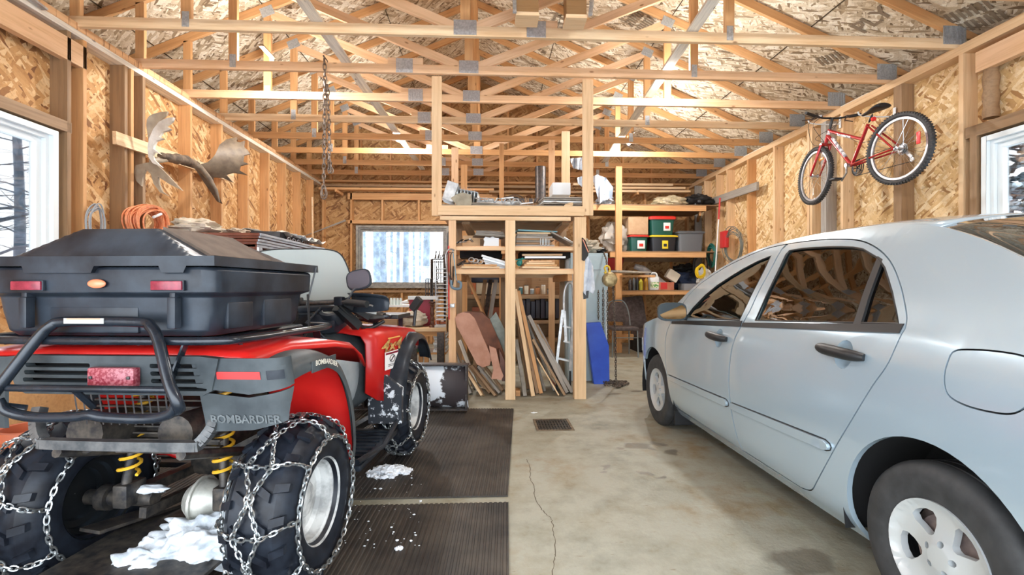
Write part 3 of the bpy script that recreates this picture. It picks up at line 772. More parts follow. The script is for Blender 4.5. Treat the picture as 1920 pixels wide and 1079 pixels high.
# cabin
cb = MB()
def seat(x, y, w, hs=.62):
    cb.box((x, y, .55), (w, .5, .16), None, .05)
    cb.beam((x, y-.24, .55), (x, y-.42, .55+hs), w, .13, up=(0, 1, 0), b=.05)
    cb.box((x, y-.44, .55+hs+.13), (w*.5, .08, .16), None, .035)
seat(1.88, 3.0, .48); seat(2.66, 3.0, .48); seat(CXM, 2.15, .96, .52)
part('seats', cb, M_CABIN, CAR, angle=60)
db = MB().box((CXM, 3.62, .86), (1.36, .34, .22), None, .07); db.box((CXM, 1.50, .93), (1.2, .5, .04))
db.tube([V((1.88+.18*math.cos(a), 3.32+.06*math.sin(a), .93+.17*math.sin(a))) for a in [2*PI*k/24 for k in range(24)]], .014, 8, True)
part('dashboard', db, mat('cabin_plastic', (.05, .055, .06), .7), CAR, angle=60)
# mirror
mi = MB(); mc = V((1.315, 3.42, 1.005)); rings = []
for i in range(7):
    t = i/6; k = (1-(t**3)*.7); rings.append([mc+V((.105*k*math.copysign(abs(math.cos(a))**.6, math.cos(a)), -.035+.10*t, .068*k*math.copysign(abs(math.sin(a))**.6, math.sin(a)))) for a in [2*PI*j/20 for j in range(20)]])
mi.loft(rings, True, True); mi.beam((1.40, 3.46, .965), (1.49, 3.50, .955), .05, .045, b=.01)
mo = part('mirror', mi, mat('dark_mirror_housing', (.03, .04, .045), .25, .2), CAR, 'door mirror with dark housing')
part('mirror_glass', MB().prism([(.092*math.copysign(abs(math.cos(a))**.6, math.cos(a)), .056*math.copysign(abs(math.sin(a))**.6, math.sin(a))) for a in [2*PI*j/20 for j in range(20)]], .003, Matrix.Translation(mc+V((0, -.040, 0))) @ Matrix.Rotation(R(-10), 4, 'Z') @ Matrix.Rotation(R(68), 4, 'X')), mat('dim_car_mirror', (.45, .52, .52), .05, 1.), mo)
# wheels
def car_wheel(cy, sx, prm=1):
    """axis along x; outer face towards the camera side"""
    FR[0] = Matrix.Translation((1.455 if sx > 0 else 2*CXM-1.455, cy, WZc)) @ Matrix.Rotation(0 if sx > 0 else PI, 4, 'Z')
    RX = Matrix.Rotation(R(90), 4, 'Y')
    ty = MB(); rt = .303
    ty.lathe([(.172, .03), (.178, .006), (.20, -.004), (.25, -.008), (.28, -.002), (.295, .012), (rt, .03), (rt, .048), (rt-.008, .05), (rt-.008, .056), (rt, .058), (rt, .088), (rt-.008, .09), (rt-.008, .096), (rt, .098), (rt, .13), (rt-.008, .132), (rt-.008, .138), (rt, .14), (rt, .16), (.295, .178), (.27, .19), (.2, .19), (.172, .17)], 72, RX)
    W = part('wheel', ty, M_TYRE, CAR, angle=35)
    holes = []
    for k in range(5):
        a0 = 2*PI*k/5+R(100); P = []
        for (r, da) in ((.070, -9), (.066, 0), (.070, 9), (.095, 17), (.125, 21), (.143, 18), (.149, 9), (.150, 0), (.149, -9), (.143, -18), (.125, -21), (.095, -17)):
            P.append((r*math.cos(a0+R(da)), r*math.sin(a0+R(da))))
        holes.append(P)
        for o_ in (R(36),):
            c = (.047*math.cos(a0+o_), .047*math.sin(a0+o_)); holes.append([(c[0]+.011*math.cos(t), c[1]+.011*math.sin(t)) for t in [2*PI*j/10 for j in range(10)]])
    def rf(u, v, d):
        r = math.hypot(u, v); zz = .012+interp([(0, -.006), (.04, -.004), (.06, .004), (.1, .010), (.14, .006), (.165, .0), (.172, -.012), (.182, -.014)], r)
        return V((zz+d, v, u))
    circ = [(.181*math.cos(2*PI*k/48), .181*math.sin(2*PI*k/48)) for k in range(48)]
    part('wheel_cover', region(circ, holes, .02, rf, .026), M_RIM, W, angle=40)
    dm = MB(); dm.lathe([(.001, .05), (.06, .05), (.062, .062), (.13, .062), (.135, .10), (.172, .10)], 32, RX)
    for k in range(8):
        a = 2*PI*k/8+.3; dm.lathe([(.001, 0), (.010, 0), (.010, .006)], 8, Matrix.Translation((.055, .105*math.cos(a), .105*math.sin(a))) @ RX)
    part('brake_drum', dm, M_DRUM, W); FR[0] = ID
for cy in (CR, CFR):
    for sx in (1, -1): car_wheel(cy, sx)
mf = MB().box((1.55, CFR-.36, .21), (.16, .012, .24)); part('mud_flap', mf, M_TRIMBLK, CAR)
# ================= quad bike with snow chains, cargo box and plough blade
M_QBLK = noisy('scuffed_dark_plastic', (.008, .010, .015), (.036, .047, .062), 5, .36, 0, .0008, 6, .38, .7, Specular_IOR_Level=.32)
M_QGREY = noisy('faded_grey_plastic', (.030, .037, .042), (.068, .080, .086), 6, .5, 0, .0005, 6, Specular_IOR_Level=.28)
M_QRED = noisy('red_plastic', (.46, .008, .008), (.56, .016, .012), 5, .32)
M_SEAT = noisy('brown_grey_vinyl', (.085, .060, .045), (.135, .10, .078), 14, .75)
M_REFL = noisy('red_reflector', (.17, .012, .028), (.28, .028, .05), 40, .25)
M_CHAIN = noisy('galvanised_chain', (.28, .30, .31), (.52, .55, .56), 25, .30, .9)
M_QTYRE = noisy('quad_tyre_rubber', (.005, .006, .010), (.016, .021, .031), 15, .42, Specular_IOR_Level=.3)
M_QRIM = noisy('snow_dusted_rim', (.30, .31, .31), (.66, .67, .66), 9, .65, 0, .001, 5, .4, .6)
M_TUBE = noisy('black_enamel_tube', (.008, .011, .016), (.018, .024, .034), 12, .25, .1)
M_AXLE = noisy('grimy_axle', (.025, .025, .028), (.10, .085, .07), 25, .5, .5)
M_RUST = noisy('rusty_iron', (.10, .05, .03), (.22, .13, .09), 25, .7, .4)
M_DECAL = mat('cream_decal', (.75, .72, .62), .5)
QPSI = R(6.0)
MQ = Matrix.Translation((-1.215, 1.975, 0)) @ Matrix.Rotation(-QPSI, 4, 'Z')
FR[0] = MQ
Q = thing('quad_bike', 'red and black quad bike with snow chains and a rear cargo box', 'quad bike', M=MQ)
def chain_links(mb, pts, pitch=.021, r=.0033, w=.0075, twist=0.6):
    """row of twisted oval links along a path"""
    d = [0]
    for a, b in zip(pts, pts[1:]): d.append(d[-1]+(b-a).length)
    n = max(1, int(d[-1]/pitch)); j = 0
    for k in range(n):
        def at(s):
            s = max(0, min(d[-1], s))
            for i in range(len(d)-1):
                if s <= d[i+1]+1e-9: return pts[i].lerp(pts[i+1], (s-d[i])/max(1e-9, d[i+1]-d[i]))
            return pts[-1]
        a, b = at((k+.5)*d[-1]/n-pitch*.72), at((k+.5)*d[-1]/n+pitch*.72)
        t = (b-a)
        if t.length < 1e-6: continue
        L = pitch*.72; c = (a+b)/2; t.normalize(); u = t.orthogonal().normalized(); v = t.cross(u); an = (PI/4 if k % 2 else -PI/4)+twist
        x = u*math.cos(an)+v*math.sin(an)
        ring = [c+t*(L*math.cos(q))+x*(w*math.copysign(abs(math.sin(q))**.8, math.sin(q))) for q in [2*PI*z/10 for z in range(10)]]
        mb.tube(ring, r, 5, True)
def qwheel(x, y, s, RT=.312, W_=.25, chains=True, steer=0., lugs=True, name='wheel'):
    """s = +1 outer face on +x"""
    zc = RT+.034
    F0 = FR[0]; FR[0] = MQ @ Matrix.Translation((x, y, zc)) @ Matrix.Rotation(steer, 4, 'Z') @ (ID if s > 0 else Matrix.Rotation(PI, 4, 'Z'))
    RX = Matrix.Rotation(R(90), 4, 'Y'); h = W_/2
    ty = MB(); prof = [(.150, -h+.035), (.165, -h+.012), (.20, -h), (.25, -h+.004), (.285, -h+.03), (RT-.012, -h*.62), (RT-.006, 0), (RT-.012, h*.62), (.285, h-.03), (.25, h-.004), (.20, h), (.165, h-.012), (.150, h-.035)]
    ty.lathe(prof, 48, RX)
    if lugs:
        rd = random.Random(5)
        for k in range(18):
            for sd in (-1, 1):
                a = 2*PI*(k+(.5 if sd > 0 else 0))/18
                for (x0, x1, sk, ra) in ((.012, .062, .10, RT-.004), (.07, .112, -.03, RT-.016)):
                    P = []
                    for (xx, aa) in ((x0, -.045), (x1, -.045+sk), (x1, .05+sk), (x0, .05)):
                        P.append((xx*sd, a+aa*sd*1.))
                    rr = lambda xx: interp([(0, RT-.006), (h*.62, RT-.012), (h-.02, .288), (h, .262)], abs(xx))
                    bot = [V((xx, (rr(xx)-.004)*math.cos(aa), (rr(xx)-.004)*math.sin(aa))) for xx, aa in P]
                    top_ = [V((xx*.98+x0*.02*sd, (rr(xx)+.014)*math.cos(aa*.94+a*.06), (rr(xx)+.014)*math.sin(aa*.94+a*.06))) for xx, aa in P]
                    ty.add(bot+top_, [(4, 5, 6, 7), (0, 1, 5, 4), (1, 2, 6, 5), (2, 3, 7, 6), (3, 0, 4, 7)])
    w_ = part(name, ty, M_QTYRE, Q, angle=35)
    rim = MB()
    # outer dish, hub and the polished inner barrel
    rim.lathe([(.158, h-.020), (.163, h-.012), (.166, h-.020), (.160, h-.034), (.142, h-.045), (.140, h-.085), (.125, h-.098), (.075, h-.092), (.060, h-.075), (.035, h-.072), (.001, h-.066)], 40, RX)
    part('rim', rim, M_QRIM, w_)
    inn = MB(); inn.lathe([(.158, -h+.020), (.163, -h+.012), (.160, -h+.034), (.148, -h+.045), (.146, -h+.07), (.128, -h+.078), (.124, -h+.10), (.10, -h+.108), (.095, -h+.13), (.001, -h+.13)], 40, RX)
    part('rim_barrel', inn, mat('black_enamel_rim', (.10, .115, .13), .22, .9) if 'black_enamel_rim' not in bpy.data.materials else bpy.data.materials['black_enamel_rim'], w_)
    if not lugs: pass
    if chains:
        ch = MB(); rs = .243
        P = lambda xx, r, a: V((xx, r*math.cos(a), r*math.sin(a)))
        xs_o, xs_i = h+.012, -h-.012; ro = RT+.014; nseg = 9
        def ground(p): p.z = max(p.z, -RT-.012); return p
        for xx in (xs_o, xs_i): chain_links(ch, [P(xx, rs, 2*PI*k/40) for k in range(41)], .024)
        def cross(pa, pb):
            (x0, a0), (x1, a1) = pa, pb; pts = []
            for q in range(13):
                t = q/12; xx = x0+(x1-x0)*t; a = a0+(a1-a0)*t
                rr = interp([(0, ro), (h*.62, ro-.004), (h-.015, .30), (h+.006, .272), (h+.012, rs)], abs(xx)); pts.append(ground(P(xx, rr, a)))
            chain_links(ch, pts, .019, .0031, .0072)
        for k in range(nseg):
            a = 2*PI*k/nseg+.2; st = 2*PI/nseg
            cross((xs_o, a), (.045, a+.12)); cross((xs_i, a), (-.045, a+.12))
            cross((.045, a+.12), (-.045, a+.12)); cross((.045, a+.12), (.0, a+st*.62)); cross((-.045, a+.12), (0, a+st*.62))
            cross((0, a+st*.62), (.045, a+st+.12)); cross((0, a+st*.62), (-.045, a+st+.12))
            c = P(0, ro+.003, a+st*.62); t1 = V((1, 0, 0)); t2 = V((0, -math.sin(a+st*.62), math.cos(a+st*.62)))
            ch.tube([c+t1*.016*math.cos(q)+t2*.016*math.sin(q) for q in [2*PI*z/14 for z in range(14)]], .0035, 6, True)
        part('tire_chain', ch, M_CHAIN, w_, 'galvanised snow chain wrapped round the tyre')
    FR[0] = F0
    return w_
WX0 = .455
rw1 = qwheel(WX0, 0, 1); fw1 = qwheel(WX0+.0, 1.5, 1, .312, .22, steer=R(-2))
lw1 = qwheel(-WX0, 0, -1); fw2 = qwheel(-WX0, 1.5, -1, .312, .22)
# rear axle, differential, shocks
ax = MB(); ax.tube([(-.40, 0, .335), (-.12, 0, .335)], .030, 14); ax.tube([(.12, 0, .335), (.42, 0, .335)], .030, 14)
ax.tube([(-.34, 0, .335), (-.30, 0, .335)], .05, 14); ax.tube([(.30, 0, .335), (.34, 0, .335)], .05, 14)
for sx in (-1, 1): ax.beam((sx*.20, -.02, .36), (sx*.16, .62, .34), .05, .04); ax.box((sx*.2, -.03, .37), (.06, .10, .09), None, .01)
ax.beam((-.13, -.05, .30), (-.11, .5, .26), .03, .04)
AX = part('rear_axle', ax, M_AXLE, Q)
dd = MB(); dd.tube([(.03, 0, .335), (.07, 0, .335), (.12, 0, .335), (.17, 0, .335)], [.055, .085, .075, .04], 20); dd.tube([(.075, 0, .335), (.085, 0, .335)], .093, 20)
part('differential', dd, noisy('alloy_housing', (.34, .34, .31), (.55, .55, .50), 18, .45, .4), AX)
sk = MB(); sk.box((.0, .3, .20), (.56, 1.5, .012)); sk.beam((-.28, -.12, .26), (-.2, .3, .2), .1, .012)
for sx in (-1, 1): sk.tube([(sx*.22, -.3, .62), (sx*.22, .1, .50), (sx*.22, .8, .42), (sx*.2, 1.4, .5)], .018, 8)
sk.tube([(.02, -.05, .24), (.25, .02, .20)], .022, 8)
part('chassis', sk, M_AXLE, Q)
for sx in (-1, 1):
    s_ = MB(); p0 = V((sx*.20, -.05, .40)); p1 = V((sx*.16, .0, .78)); pts = []
    for k in range(91):
        t = k/90; a = t*2*PI*8; c = p0.lerp(p1, .12+.85*t); pts.append(c+V((.035*math.cos(a), .035*math.sin(a), 0)))
    S_ = part('shock_absorber', MB().tube([p0, p1], .018, 10), M_AXLE, Q)
    part('spring', s_.tube(pts, .0065, 6), mat('yellow_spring', (.75, .42, .03), .4) if sx < 0 else bpy.data.materials['yellow_spring'], S_, 'yellow coil spring')
en = MB(); en.box((0, .55, .50), (.36, .6, .36), None, .05); en.box((.0, .15, .62), (.34, .35, .2), None, .04); en.tube([(-.2, -.22, .66), (-.2, .3, .62)], .07, 14); en.tube([(.20, -.30, .69), (.20, .1, .68)], .062, 16)
for k in range(9): en.box((-.04+.0*k, -.08, .55+.025*k), (.5, .02, .006))
part('engine', en, M_AXLE, Q, angle=50)
gd = MB()
for k in range(14): gd.tube([(-.2+.03*k, -.24, .70), (-.2+.03*k, -.26, .83)], .003, 4)
part('heat_guard', gd, M_DARKST, Q)
# caked snow under the rear axle
def clump(c, r, seed, jit=.5): return MB().ball(c, r, 40, 26, jit, seed)
sc = MB()
for c, r, s_ in (((.16, -.10, .22), (.17, .11, .09), 1), ((.02, -.16, .165), (.12, .10, .085), 4), ((.25, .05, .27), (.12, .12, .07), 7), ((-.05, -.17, .12), (.08, .07, .07), 8), ((.1, .0, .22), (.16, .1, .05), 9)): sc.ball(c, r, 70, 50, .5, s_)
sc.ball((-.17, -.0, .372), (.10, .035, .016), 20, 10, .4, 3)
tag(part('snow_crust', sc, noisy('dirty_snow', (.34, .38, .42), (.78, .83, .88), 9, .8, bump=.01, detail=8), Q, 'packed snow under the rear axle', angle=180), kind='stuff')
for _p in bpy.data.objects['snow_crust'].data.polygons: _p.use_smooth = True
# ---------- rear bodywork
zf = .96
def strip(pts_l, pts_r): return MB().loft([pts_l, pts_r], False, False)
YR = -.385
# rear fascia with slatted vents, side wings with reflectors
def facefn(u, v, d): return V((u+.045, YR+.02*abs(u/.6)**3+d+(.953-v)*.12, v))
def slot(x0, x1, z0, z1, k=0): return [(x0, z0), (x1, z0), (x1-k, z1), (x0+k*0, z1)]
fasc_o = [(-.30, .835), (.30, .835), (.33, .85), (.36, .955), (.30, .962), (-.30, .962), (-.36, .955), (-.33, .85)]
hl_ = []
for a, b in ((-.31, -.065), (.135, .315)):
    for k in range(4): hl_.append(rrect(a+.008*k*(a < 0), .850+k*.0245, b-.008*k*(a > 0), .864+k*.0245, .005, 2))
fascia = part('rear_fascia', region(fasc_o, hl_, .05, facefn, .03), M_QGREY, Q)
part('tail_light', MB().box((.075, YR-.012, .898), (.155, .03, .062), None, .009), noisy('tail_lens', (.20, .02, .035), (.34, .10, .12), 110, .3, lo=.45, hi=.55), fascia)
for sx in (-1, 1): part('screw', MB().box((.075+sx*.062, YR-.029, .898), (.01, .006, .01), None, .002), M_DARKST, fascia)
part('vent_backing', MB().span((-.33, YR+.06, .83), (.33, YR+.065, .95)), M_DARKIN, fascia)
def arcz(cx_, cz_, r, a0, a1, n): return [(cx_+r*math.cos(R(a0+(a1-a0)*k/n)), cz_+r*math.sin(R(a0+(a1-a0)*k/n))) for k in range(n+1)]
for sx in (1, -1):
    # wing: rear face wrapping round the corner, in unrolled coordinates u (outward) and z
    def wf(u, v, d, sx=sx):
        # u from .32 (inner) .. .58 corner .. onwards forward along the side
        c = .555
        if u < c: x = u; y = YR+.012-(0)+(.93-v)*.10+.03*(u-.32)
        else:
            a = min((u-c)/.06, PI/2); rest = max(0, u-c-.06*PI/2)
            x = c+.06*math.sin(a); y = YR+.02+.06*(1-math.cos(a))+rest+(.93-v)*.10
        x -= .02*(v-.75)/.2 if v > .75 else 0
        return V((sx*(x-d*.5), y+d*.6, v))
    up = [(.33, .955), (.335, .86), (.50, .838), (.66, .862), (.665, .955)]
    W_ = part('rear_wing', region(up, [], .03, wf, .012), M_QGREY, Q, angle=50)
    lowp = [(.34, .845), (.345, .715), (.50, .722), (.61, .75), (.625, .80), (.655, .855), (.50, .828)]
    G_ = part('mud_guard', region(lowp, [], .03, wf, .012), M_QGREY, Q, angle=50)
    pr = [(.405, .888), (.545, .888), (.545, .912), (.405, .912)]
    part('reflector_strip', region(pr, [], .03, lambda u, v, d: wf(u, v, d-.004), .004), mat('bright_red_strip', (.55, .02, .018), .4) if 'bright_red_strip' not in bpy.data.materials else bpy.data.materials['bright_red_strip'], W_)
    pr = [(.565, .886), (.62, .886), (.62, .915), (.565, .915)]
    part('wing_pocket', region(pr, [], .03, lambda u, v, d: wf(u, v, d-.002), .002), M_QBLK, W_)
    if sx > 0:
        tm = text_mesh('BOMBARDIER', .037, ID, .0012, True)
        tm.v = [wf(p.x+.475, p.y+.757, -.0045+0*p.z)+V((0, -p.z*1., 0)) for p in tm.v]
        part('embossed_lettering', tm, noisy('grey_emboss', (.065, .075, .08), (.13, .145, .15), 30, .5), G_, smooth=False)
    # flare over the wheel: swept band
    prof = []
    path = [(-.335, .905), (-.27, .925), (-.15, .935), (-.02, .925), (.10, .875), (.19, .785), (.245, .69), (.28, .59), (.30, .49), (.295, .42)]
    path = [(p.x, p.y) for p in smooth_path([(a, b, 0) for a, b in path], 4)]
    rings = []
    for i, (y, z) in enumerate(path):
        a = path[max(0, i-1)]; b = path[min(len(path)-1, i+1)]; t = V((b[0]-a[0], b[1]-a[1])).normalized(); nrm = V((-t.y, t.x))*-1 if False else V((-t.y, t.x))
        if nrm.y < 0 and i < len(path)*.6: nrm = -nrm
        g = []
        for (xx, dn) in ((.30, .02), (.44, .022), (.53, .012), (.575, -.006), (.592, -.035), (.588, -.055), (.58, -.035), (.565, -.012), (.52, -.004), (.44, .004), (.30, .004)):
            g.append(V((sx*(xx+.012*math.sin(i/len(path)*PI)), y+t.y*0+(-t.y)*0+nrm.x*dn, z+nrm.y*dn)))
        rings.append(g)
    F_ = part('fender_flare', MB().loft(rings), M_QGREY, Q, angle=45)
    inner = [[V((sx*(r_[0].x*sx)), ) if False else r_[9]-V((0, 0, .006)) for r_ in rings], [r_[9]-V((sx*.16, 0, .006)) for r_ in rings]]
    il = MB(); n_ = len(path)
    rr = []
    for i, (y, z) in enumerate(path[6:]):
        rr.append([V((sx*.57, y-.012, z-.016)), V((sx*.30, y-.012, z-.012)), V((sx*.24, y-.03, z-.02))])
    il.loft(rr, False, False); part('inner_fender', il, M_QRED, Q, 'red inner fender', solid=.004)
    if sx > 0:
        tm = text_mesh('BOMBARDIER', .03, ID, .0006, True)
        ys_ = [p[0] for p in path]; out = []
        for p in tm.v:
            s_ = p.x*1.15+.02; y = -.06+s_*.9; z = interp([(a, b) for a, b in path[:24]], y)
            out.append(V((.555+.012, y, z))+V((.020-p.y*-0, 0, p.y*.9-.004)) )
        tm.v = [V((.588+.004*0, q.y, q.z-.028)) for q in out]
        # laid on a slight lip of the flare
        tm.v = [V((.6035, q.y, q.z)) for q in tm.v]
        part('decal_lettering', tm, M_DECAL, F_, smooth=False)
        fl = MB(); fl.box((.6005, -.06+.0, .893), (.005, .20, .042), None, .002); part('decal_plate', fl, M_QGREY, F_)
# red top fender and seat base
rt = []
for y, z in ((-.345, .955), (-.31, .972), (-.1, .985), (.1, .975), (.28, .945), (.37, .90), (.42, .84)):
    rt.append([V((x_, y, z-dz)) for x_, dz in ((-.585*(1 if y > -.05 else .86), .035), (-.56*(1 if y > -.05 else .86), .012), (-.45, .0), (-.2, -.01), (.2, -.01), (.45, .0), (.56*(1 if y > -.05 else .86), .012), (.585*(1 if y > -.05 else .86), .035))])
part('rear_fender', MB().loft(rt, False, False), M_QRED, Q, solid=.01, angle=50)
# rear rack and cargo box
rk = MB()
rk.tube(smooth_path([(-.43, .30, 1.0), (-.45, .0, 1.005), (-.45, -.30, 1.01), (-.40, -.385, 1.012), (-.2, -.40, 1.012), (.2, -.40, 1.012), (.40, -.385, 1.012), (.45, -.30, 1.01), (.45, .0, 1.005), (.43, .36, 1.0), (.30, .44, 1.0)], 5), .0135, 10)
for x in (-.3, -.15, 0, .15, .3): rk.tube([(x, -.39, 1.005), (x, .35, 1.0)], .009, 8)
for x in (-.36, .36):
    for y in (-.22, .22): rk.beam((x, y, 1.0), (x+(.02 if x > 0 else -.02), y+.03, .93), .03, .01)
    rk.beam((x*1.1, .30, 1.0), (x*1.0, .40, .90), .03, .01)
rk.beam((.30, -.385, 1.0), (.255, -.39, .88), .028, .006)
part('rear_rack', rk, M_TUBE, Q)
FR0 = FR[0]
def rring(x0, x1, y0, y1, z, r=.04, dx=0):
    return [V((a, b, z)) for a, b in rrect(x0, y0, x1, y1, r, 4)]
bx = MB()
rings = [rring(-.33, .35, -.345, .20, 1.022), rring(-.345, .36, -.36, .215, 1.04), rring(-.36, .37, -.365, .22, 1.10), rring(-.365, .378, -.37, .225, 1.150), rring(-.40, .405, -.40, .25, 1.163), rring(-.405, .408, -.405, .255, 1.235), rring(-.40, .40, -.40, .25, 1.245)]
bx.loft(rings); BX = part('cargo_box', bx, M_QBLK, Q, angle=32, bevel=.003)
# ribs and recesses of the box walls
rb = MB()
for x in (.30, .36): pass
for c_, d_ in (((.368, .02, 1.085), (.02, .20, .10)), ((.368, -.22, 1.085), (.02, .14, .09)), ((-.02, -.362, 1.075), (.30, .014, .085))): part('wall_panel', MB().box(c_, d_, None, .006), M_QBLK, BX)
ld = MB()
def lring(k, z, yo=0):
    return k
# lid: stepped edge, raised block to the middle, flat shoulder to the sides
pr = []
xs_ = [-.42, -.415, -.36, -.30, -.14, -.05, .10, .19, .30, .37, .415, .42]
def lidz(x, y):
    e = 1.290
    # plateau trapezoid
    px0, px1 = -.10, .165
    hx = max(0, min(1, (x+.255)/(px0+.255))) if x < px0 else max(0, min(1, (.335-x)/(.335-px1))) if x > px1 else 1
    hy = max(0, min(1, (y+.405)/.075)) if y < -.33 else max(0, min(1, (.20-y)/.14)) if y > .06 else 1
    return e-.012+.096*min(hx, hy)
NX, NY = 84, 60; vs = []; fs = []
for j in range(NY+1):
    for i in range(NX+1):
        x = -.418+.836*i/NX; y = -.418+.69*j/NY; vs.append(V((x, y, lidz(x, y))))
o_ = len(vs)
fs = [(j*(NX+1)+i, j*(NX+1)+i+1, (j+1)*(NX+1)+i+1, (j+1)*(NX+1)+i) for j in range(NY) for i in range(NX)]
ld.add(vs, fs)
edge = [j for j in range(NX+1)]+[(j*(NX+1)+NX) for j in range(1, NY+1)]+[NY*(NX+1)+i for i in range(NX-1, -1, -1)]+[j*(NX+1) for j in range(NY-1, 0, -1)]
def skirt(x, y):
    z = 1.247
    if y < -.40 and (-.20 < x < .02 or x > .24 and x < .32): z = 1.226
    return z
ev_ = [vs[i] for i in edge]; n = len(ev_)
low = [V((p.x*1.004, p.y*1.004, skirt(p.x, p.y))) for p in ev_]
ld.add(ev_+low+[V((0, -.05, 1.25))], [(k, (k+1) % n, n+(k+1) % n, n+k) for k in range(n)]+[(n+k, n+(k+1) % n, 2*n) for k in range(n)])
LD = part('lid', ld, M_QBLK, Q if False else BX, angle=25)
# smooth vinyl pad on the right of the lid
pd = MB(); rr = []
for t in range(9):
    y = -.315+.36*t/8; rr.append([V((x, y, lidz(x, y)+.010)) for x in (.17, .20, .25, .30, .335)]+[V((x, y, lidz(x, y)-.004)) for x in (.335, .25, .17)])
pd.loft(rr); pd2 = MB()
part('lid_cushion', pd, M_SEAT, BX, 'brown grey padded backrest on the lid', angle=60)
om = MB().lathe([(.045, 0), (.043, .003), (.040, .003), (.039, .001)], 32, Matrix.Translation((.03, -.29, 1.3675)) @ Matrix.Scale(1.0, 4) @ Matrix.Diagonal((1.3, .55, 1, 1)))
part('lid_emblem', om, M_QGREY, BX)
st_ = MB(); st_.beam((.418, .255, 1.27), (.385, .235, 1.10), .022, .006); st_.tube([(.395, .225, 1.15), (.40, .23, 1.0), (.37, .2, .93), (.355, .17, .905)], .010, 6, flat=.35)
part('strap', st_, M_TRIMBLK, BX)
for x in (-.20, .262):
    r_ = part('reflector', MB().box((x, -.412, 1.186), (.10, .012, .028), None, .003), M_REFL, BX)
    part('reflector_mount', MB().box((x, -.4075, 1.186), (.108, .010, .033), None, .002), M_QBLK, r_)
ov = MB(); ov.v = []; ov.ball((.030, -.41, 1.192), (.030, .010, .0145), 20, 10); part('marker_lamp', ov, mat('orange_lens', (.75, .24, .12), .25), BX, 'orange oval lamp')
for x in (-.225, .268):
    l_ = MB().box((x, -.39, 1.10), (.028, .03, .10), None, .006); l_.box((x, -.385, 1.15), (.02, .03, .03), None, .005); part('latch', l_, M_QBLK, BX)
# rear bumper hoop
bp = MB()
hoop = smooth_path([(-.335, -.47, .80), (-.335, -.475, .835), (-.30, -.47, .87), (-.20, -.42, 1.02), (-.165, -.41, 1.062), (-.12, -.405, 1.075), (.12, -.405, 1.075), (.165, -.41, 1.062), (.20, -.42, 1.02), (.275, -.465, .87), (.285, -.47, .835), (.27, -.44, .80)], 6)
hoop = smooth_path([(-.24, -.42, .795), (-.29, -.455, .815), (-.292, -.47, .845), (-.26, -.46, .90), (-.20, -.425, 1.015), (-.165, -.413, 1.058), (-.12, -.405, 1.072), (.12, -.405, 1.072), (.165, -.413, 1.058), (.20, -.425, 1.015), (.26, -.46, .90), (.292, -.47, .845), (.29, -.455, .815), (.24, -.42, .795)], 6)
OX = V((.045, 0, 0)); hoop = [p+OX for p in hoop]; bp.tube(hoop, .0165, 12)
bp.tube([(-.217, -.455, .872), (.307, -.455, .872)], .011, 10)
bp.tube([p+OX for p in smooth_path([(-.285, -.46, .835), (-.26, -.455, .80), (-.18, -.45, .782), (-.05, -.45, .785), (0, -.45, .792), (.05, -.45, .785), (.18, -.45, .782), (.26, -.455, .80), (.285, -.46, .835)], 5)], .0155, 10)
bp.tube([(0, -.455, .87), (.0, -.39, .80)], .01, 8)
BP = part('rear_bumper', bp, M_TUBE, Q)
cw = MB(); pts = [p+OX for p in smooth_path([(-.29, -.33, .78), (-.28, -.35, .73), (-.24, -.37, .685), (-.19, -.375, .676), (.25, -.375, .676), (.29, -.37, .685), (.32, -.35, .73), (.32, -.33, .77)], 4)]
for a, b in zip(pts, pts[1:]): cw.beam(a, b, .03, .03, up=(0, 1, 0))
part('skid_frame', cw, noisy('grey_frame', (.05, .055, .06), (.13, .13, .13), 20, .5, .3), BP)
lb = MB().box((.0, -.4225, 1.076), (.13, .003, .017)); lb.v = [p+V((0, 0, 0)) for p in lb.v]; L_ = part('warning_label', lb, mat('label_white', (.45, .45, .43), .5), BP)
part('label_stripe', MB().box((.0, -.4243, 1.082), (.11, .001, .005)), mat('label_orange', (.6, .3, .2), .5), L_)
# ---------- middle: seat, side panels, tank, foot wells
ms = MB(); rings = []
for y, z, w, h in ((.22, .93, .16, .08), (.35, .945, .17, .09), (.6, .91, .15, .09), (.85, .87, .13, .09), (1.0, .90, .12, .07)):
    rings.append([V((w*math.copysign(abs(math.cos(a))**.5, math.cos(a)), y, z+h*math.copysign(abs(math.sin(a))**.5, math.sin(a)))) for a in [2*PI*k/20 for k in range(20)]])
part('seat', MB().loft(rings), M_TRIMBLK, Q, angle=60)
mp = MB(); rings = []
for y, zb, zt, wb, wt in ((.34, .42, .86, .25, .30), (.5, .38, .84, .26, .29), (.7, .36, .84, .28, .27), (.9, .36, .90, .33, .27), (1.05, .40, .93, .40, .30), (1.15, .42, .93, .42, .33)):
    rings.append([V((-wb, y, zb)), V((-wb-.02, y, (zb+zt)/2)), V((-wt, y, zt)), V((-wt*.5, y, zt+.03)), V((wt*.5, y, zt+.03)), V((wt, y, zt)), V((wb+.02, y, (zb+zt)/2)), V((wb, y, zb))])
part('side_panel', MB().loft(rings), M_QGREY, Q, subd=2, angle=80)
M_LGP = noisy('light_grey_plastic', (.24, .28, .30), (.32, .36, .38), 8, .4)
for sx in (1, -1): part('knee_panel', MB().ball((sx*.30, .86, .66), (.055, .22, .17), 24, 16), M_LGP, Q)
for sx in (1, -1):
    fb = MB(); fb.box((sx*.40, .75, .30), (.30, .62, .03), None, .01)
    for k in range(9): fb.box((sx*.42, .5+.06*k, .318), (.2, .02, .012))
    fb.tube([(sx*.54, .42, .34), (sx*.56, .75, .31), (sx*.54, 1.08, .36)], .014, 8)
    part('footboard', fb, M_QBLK, Q)
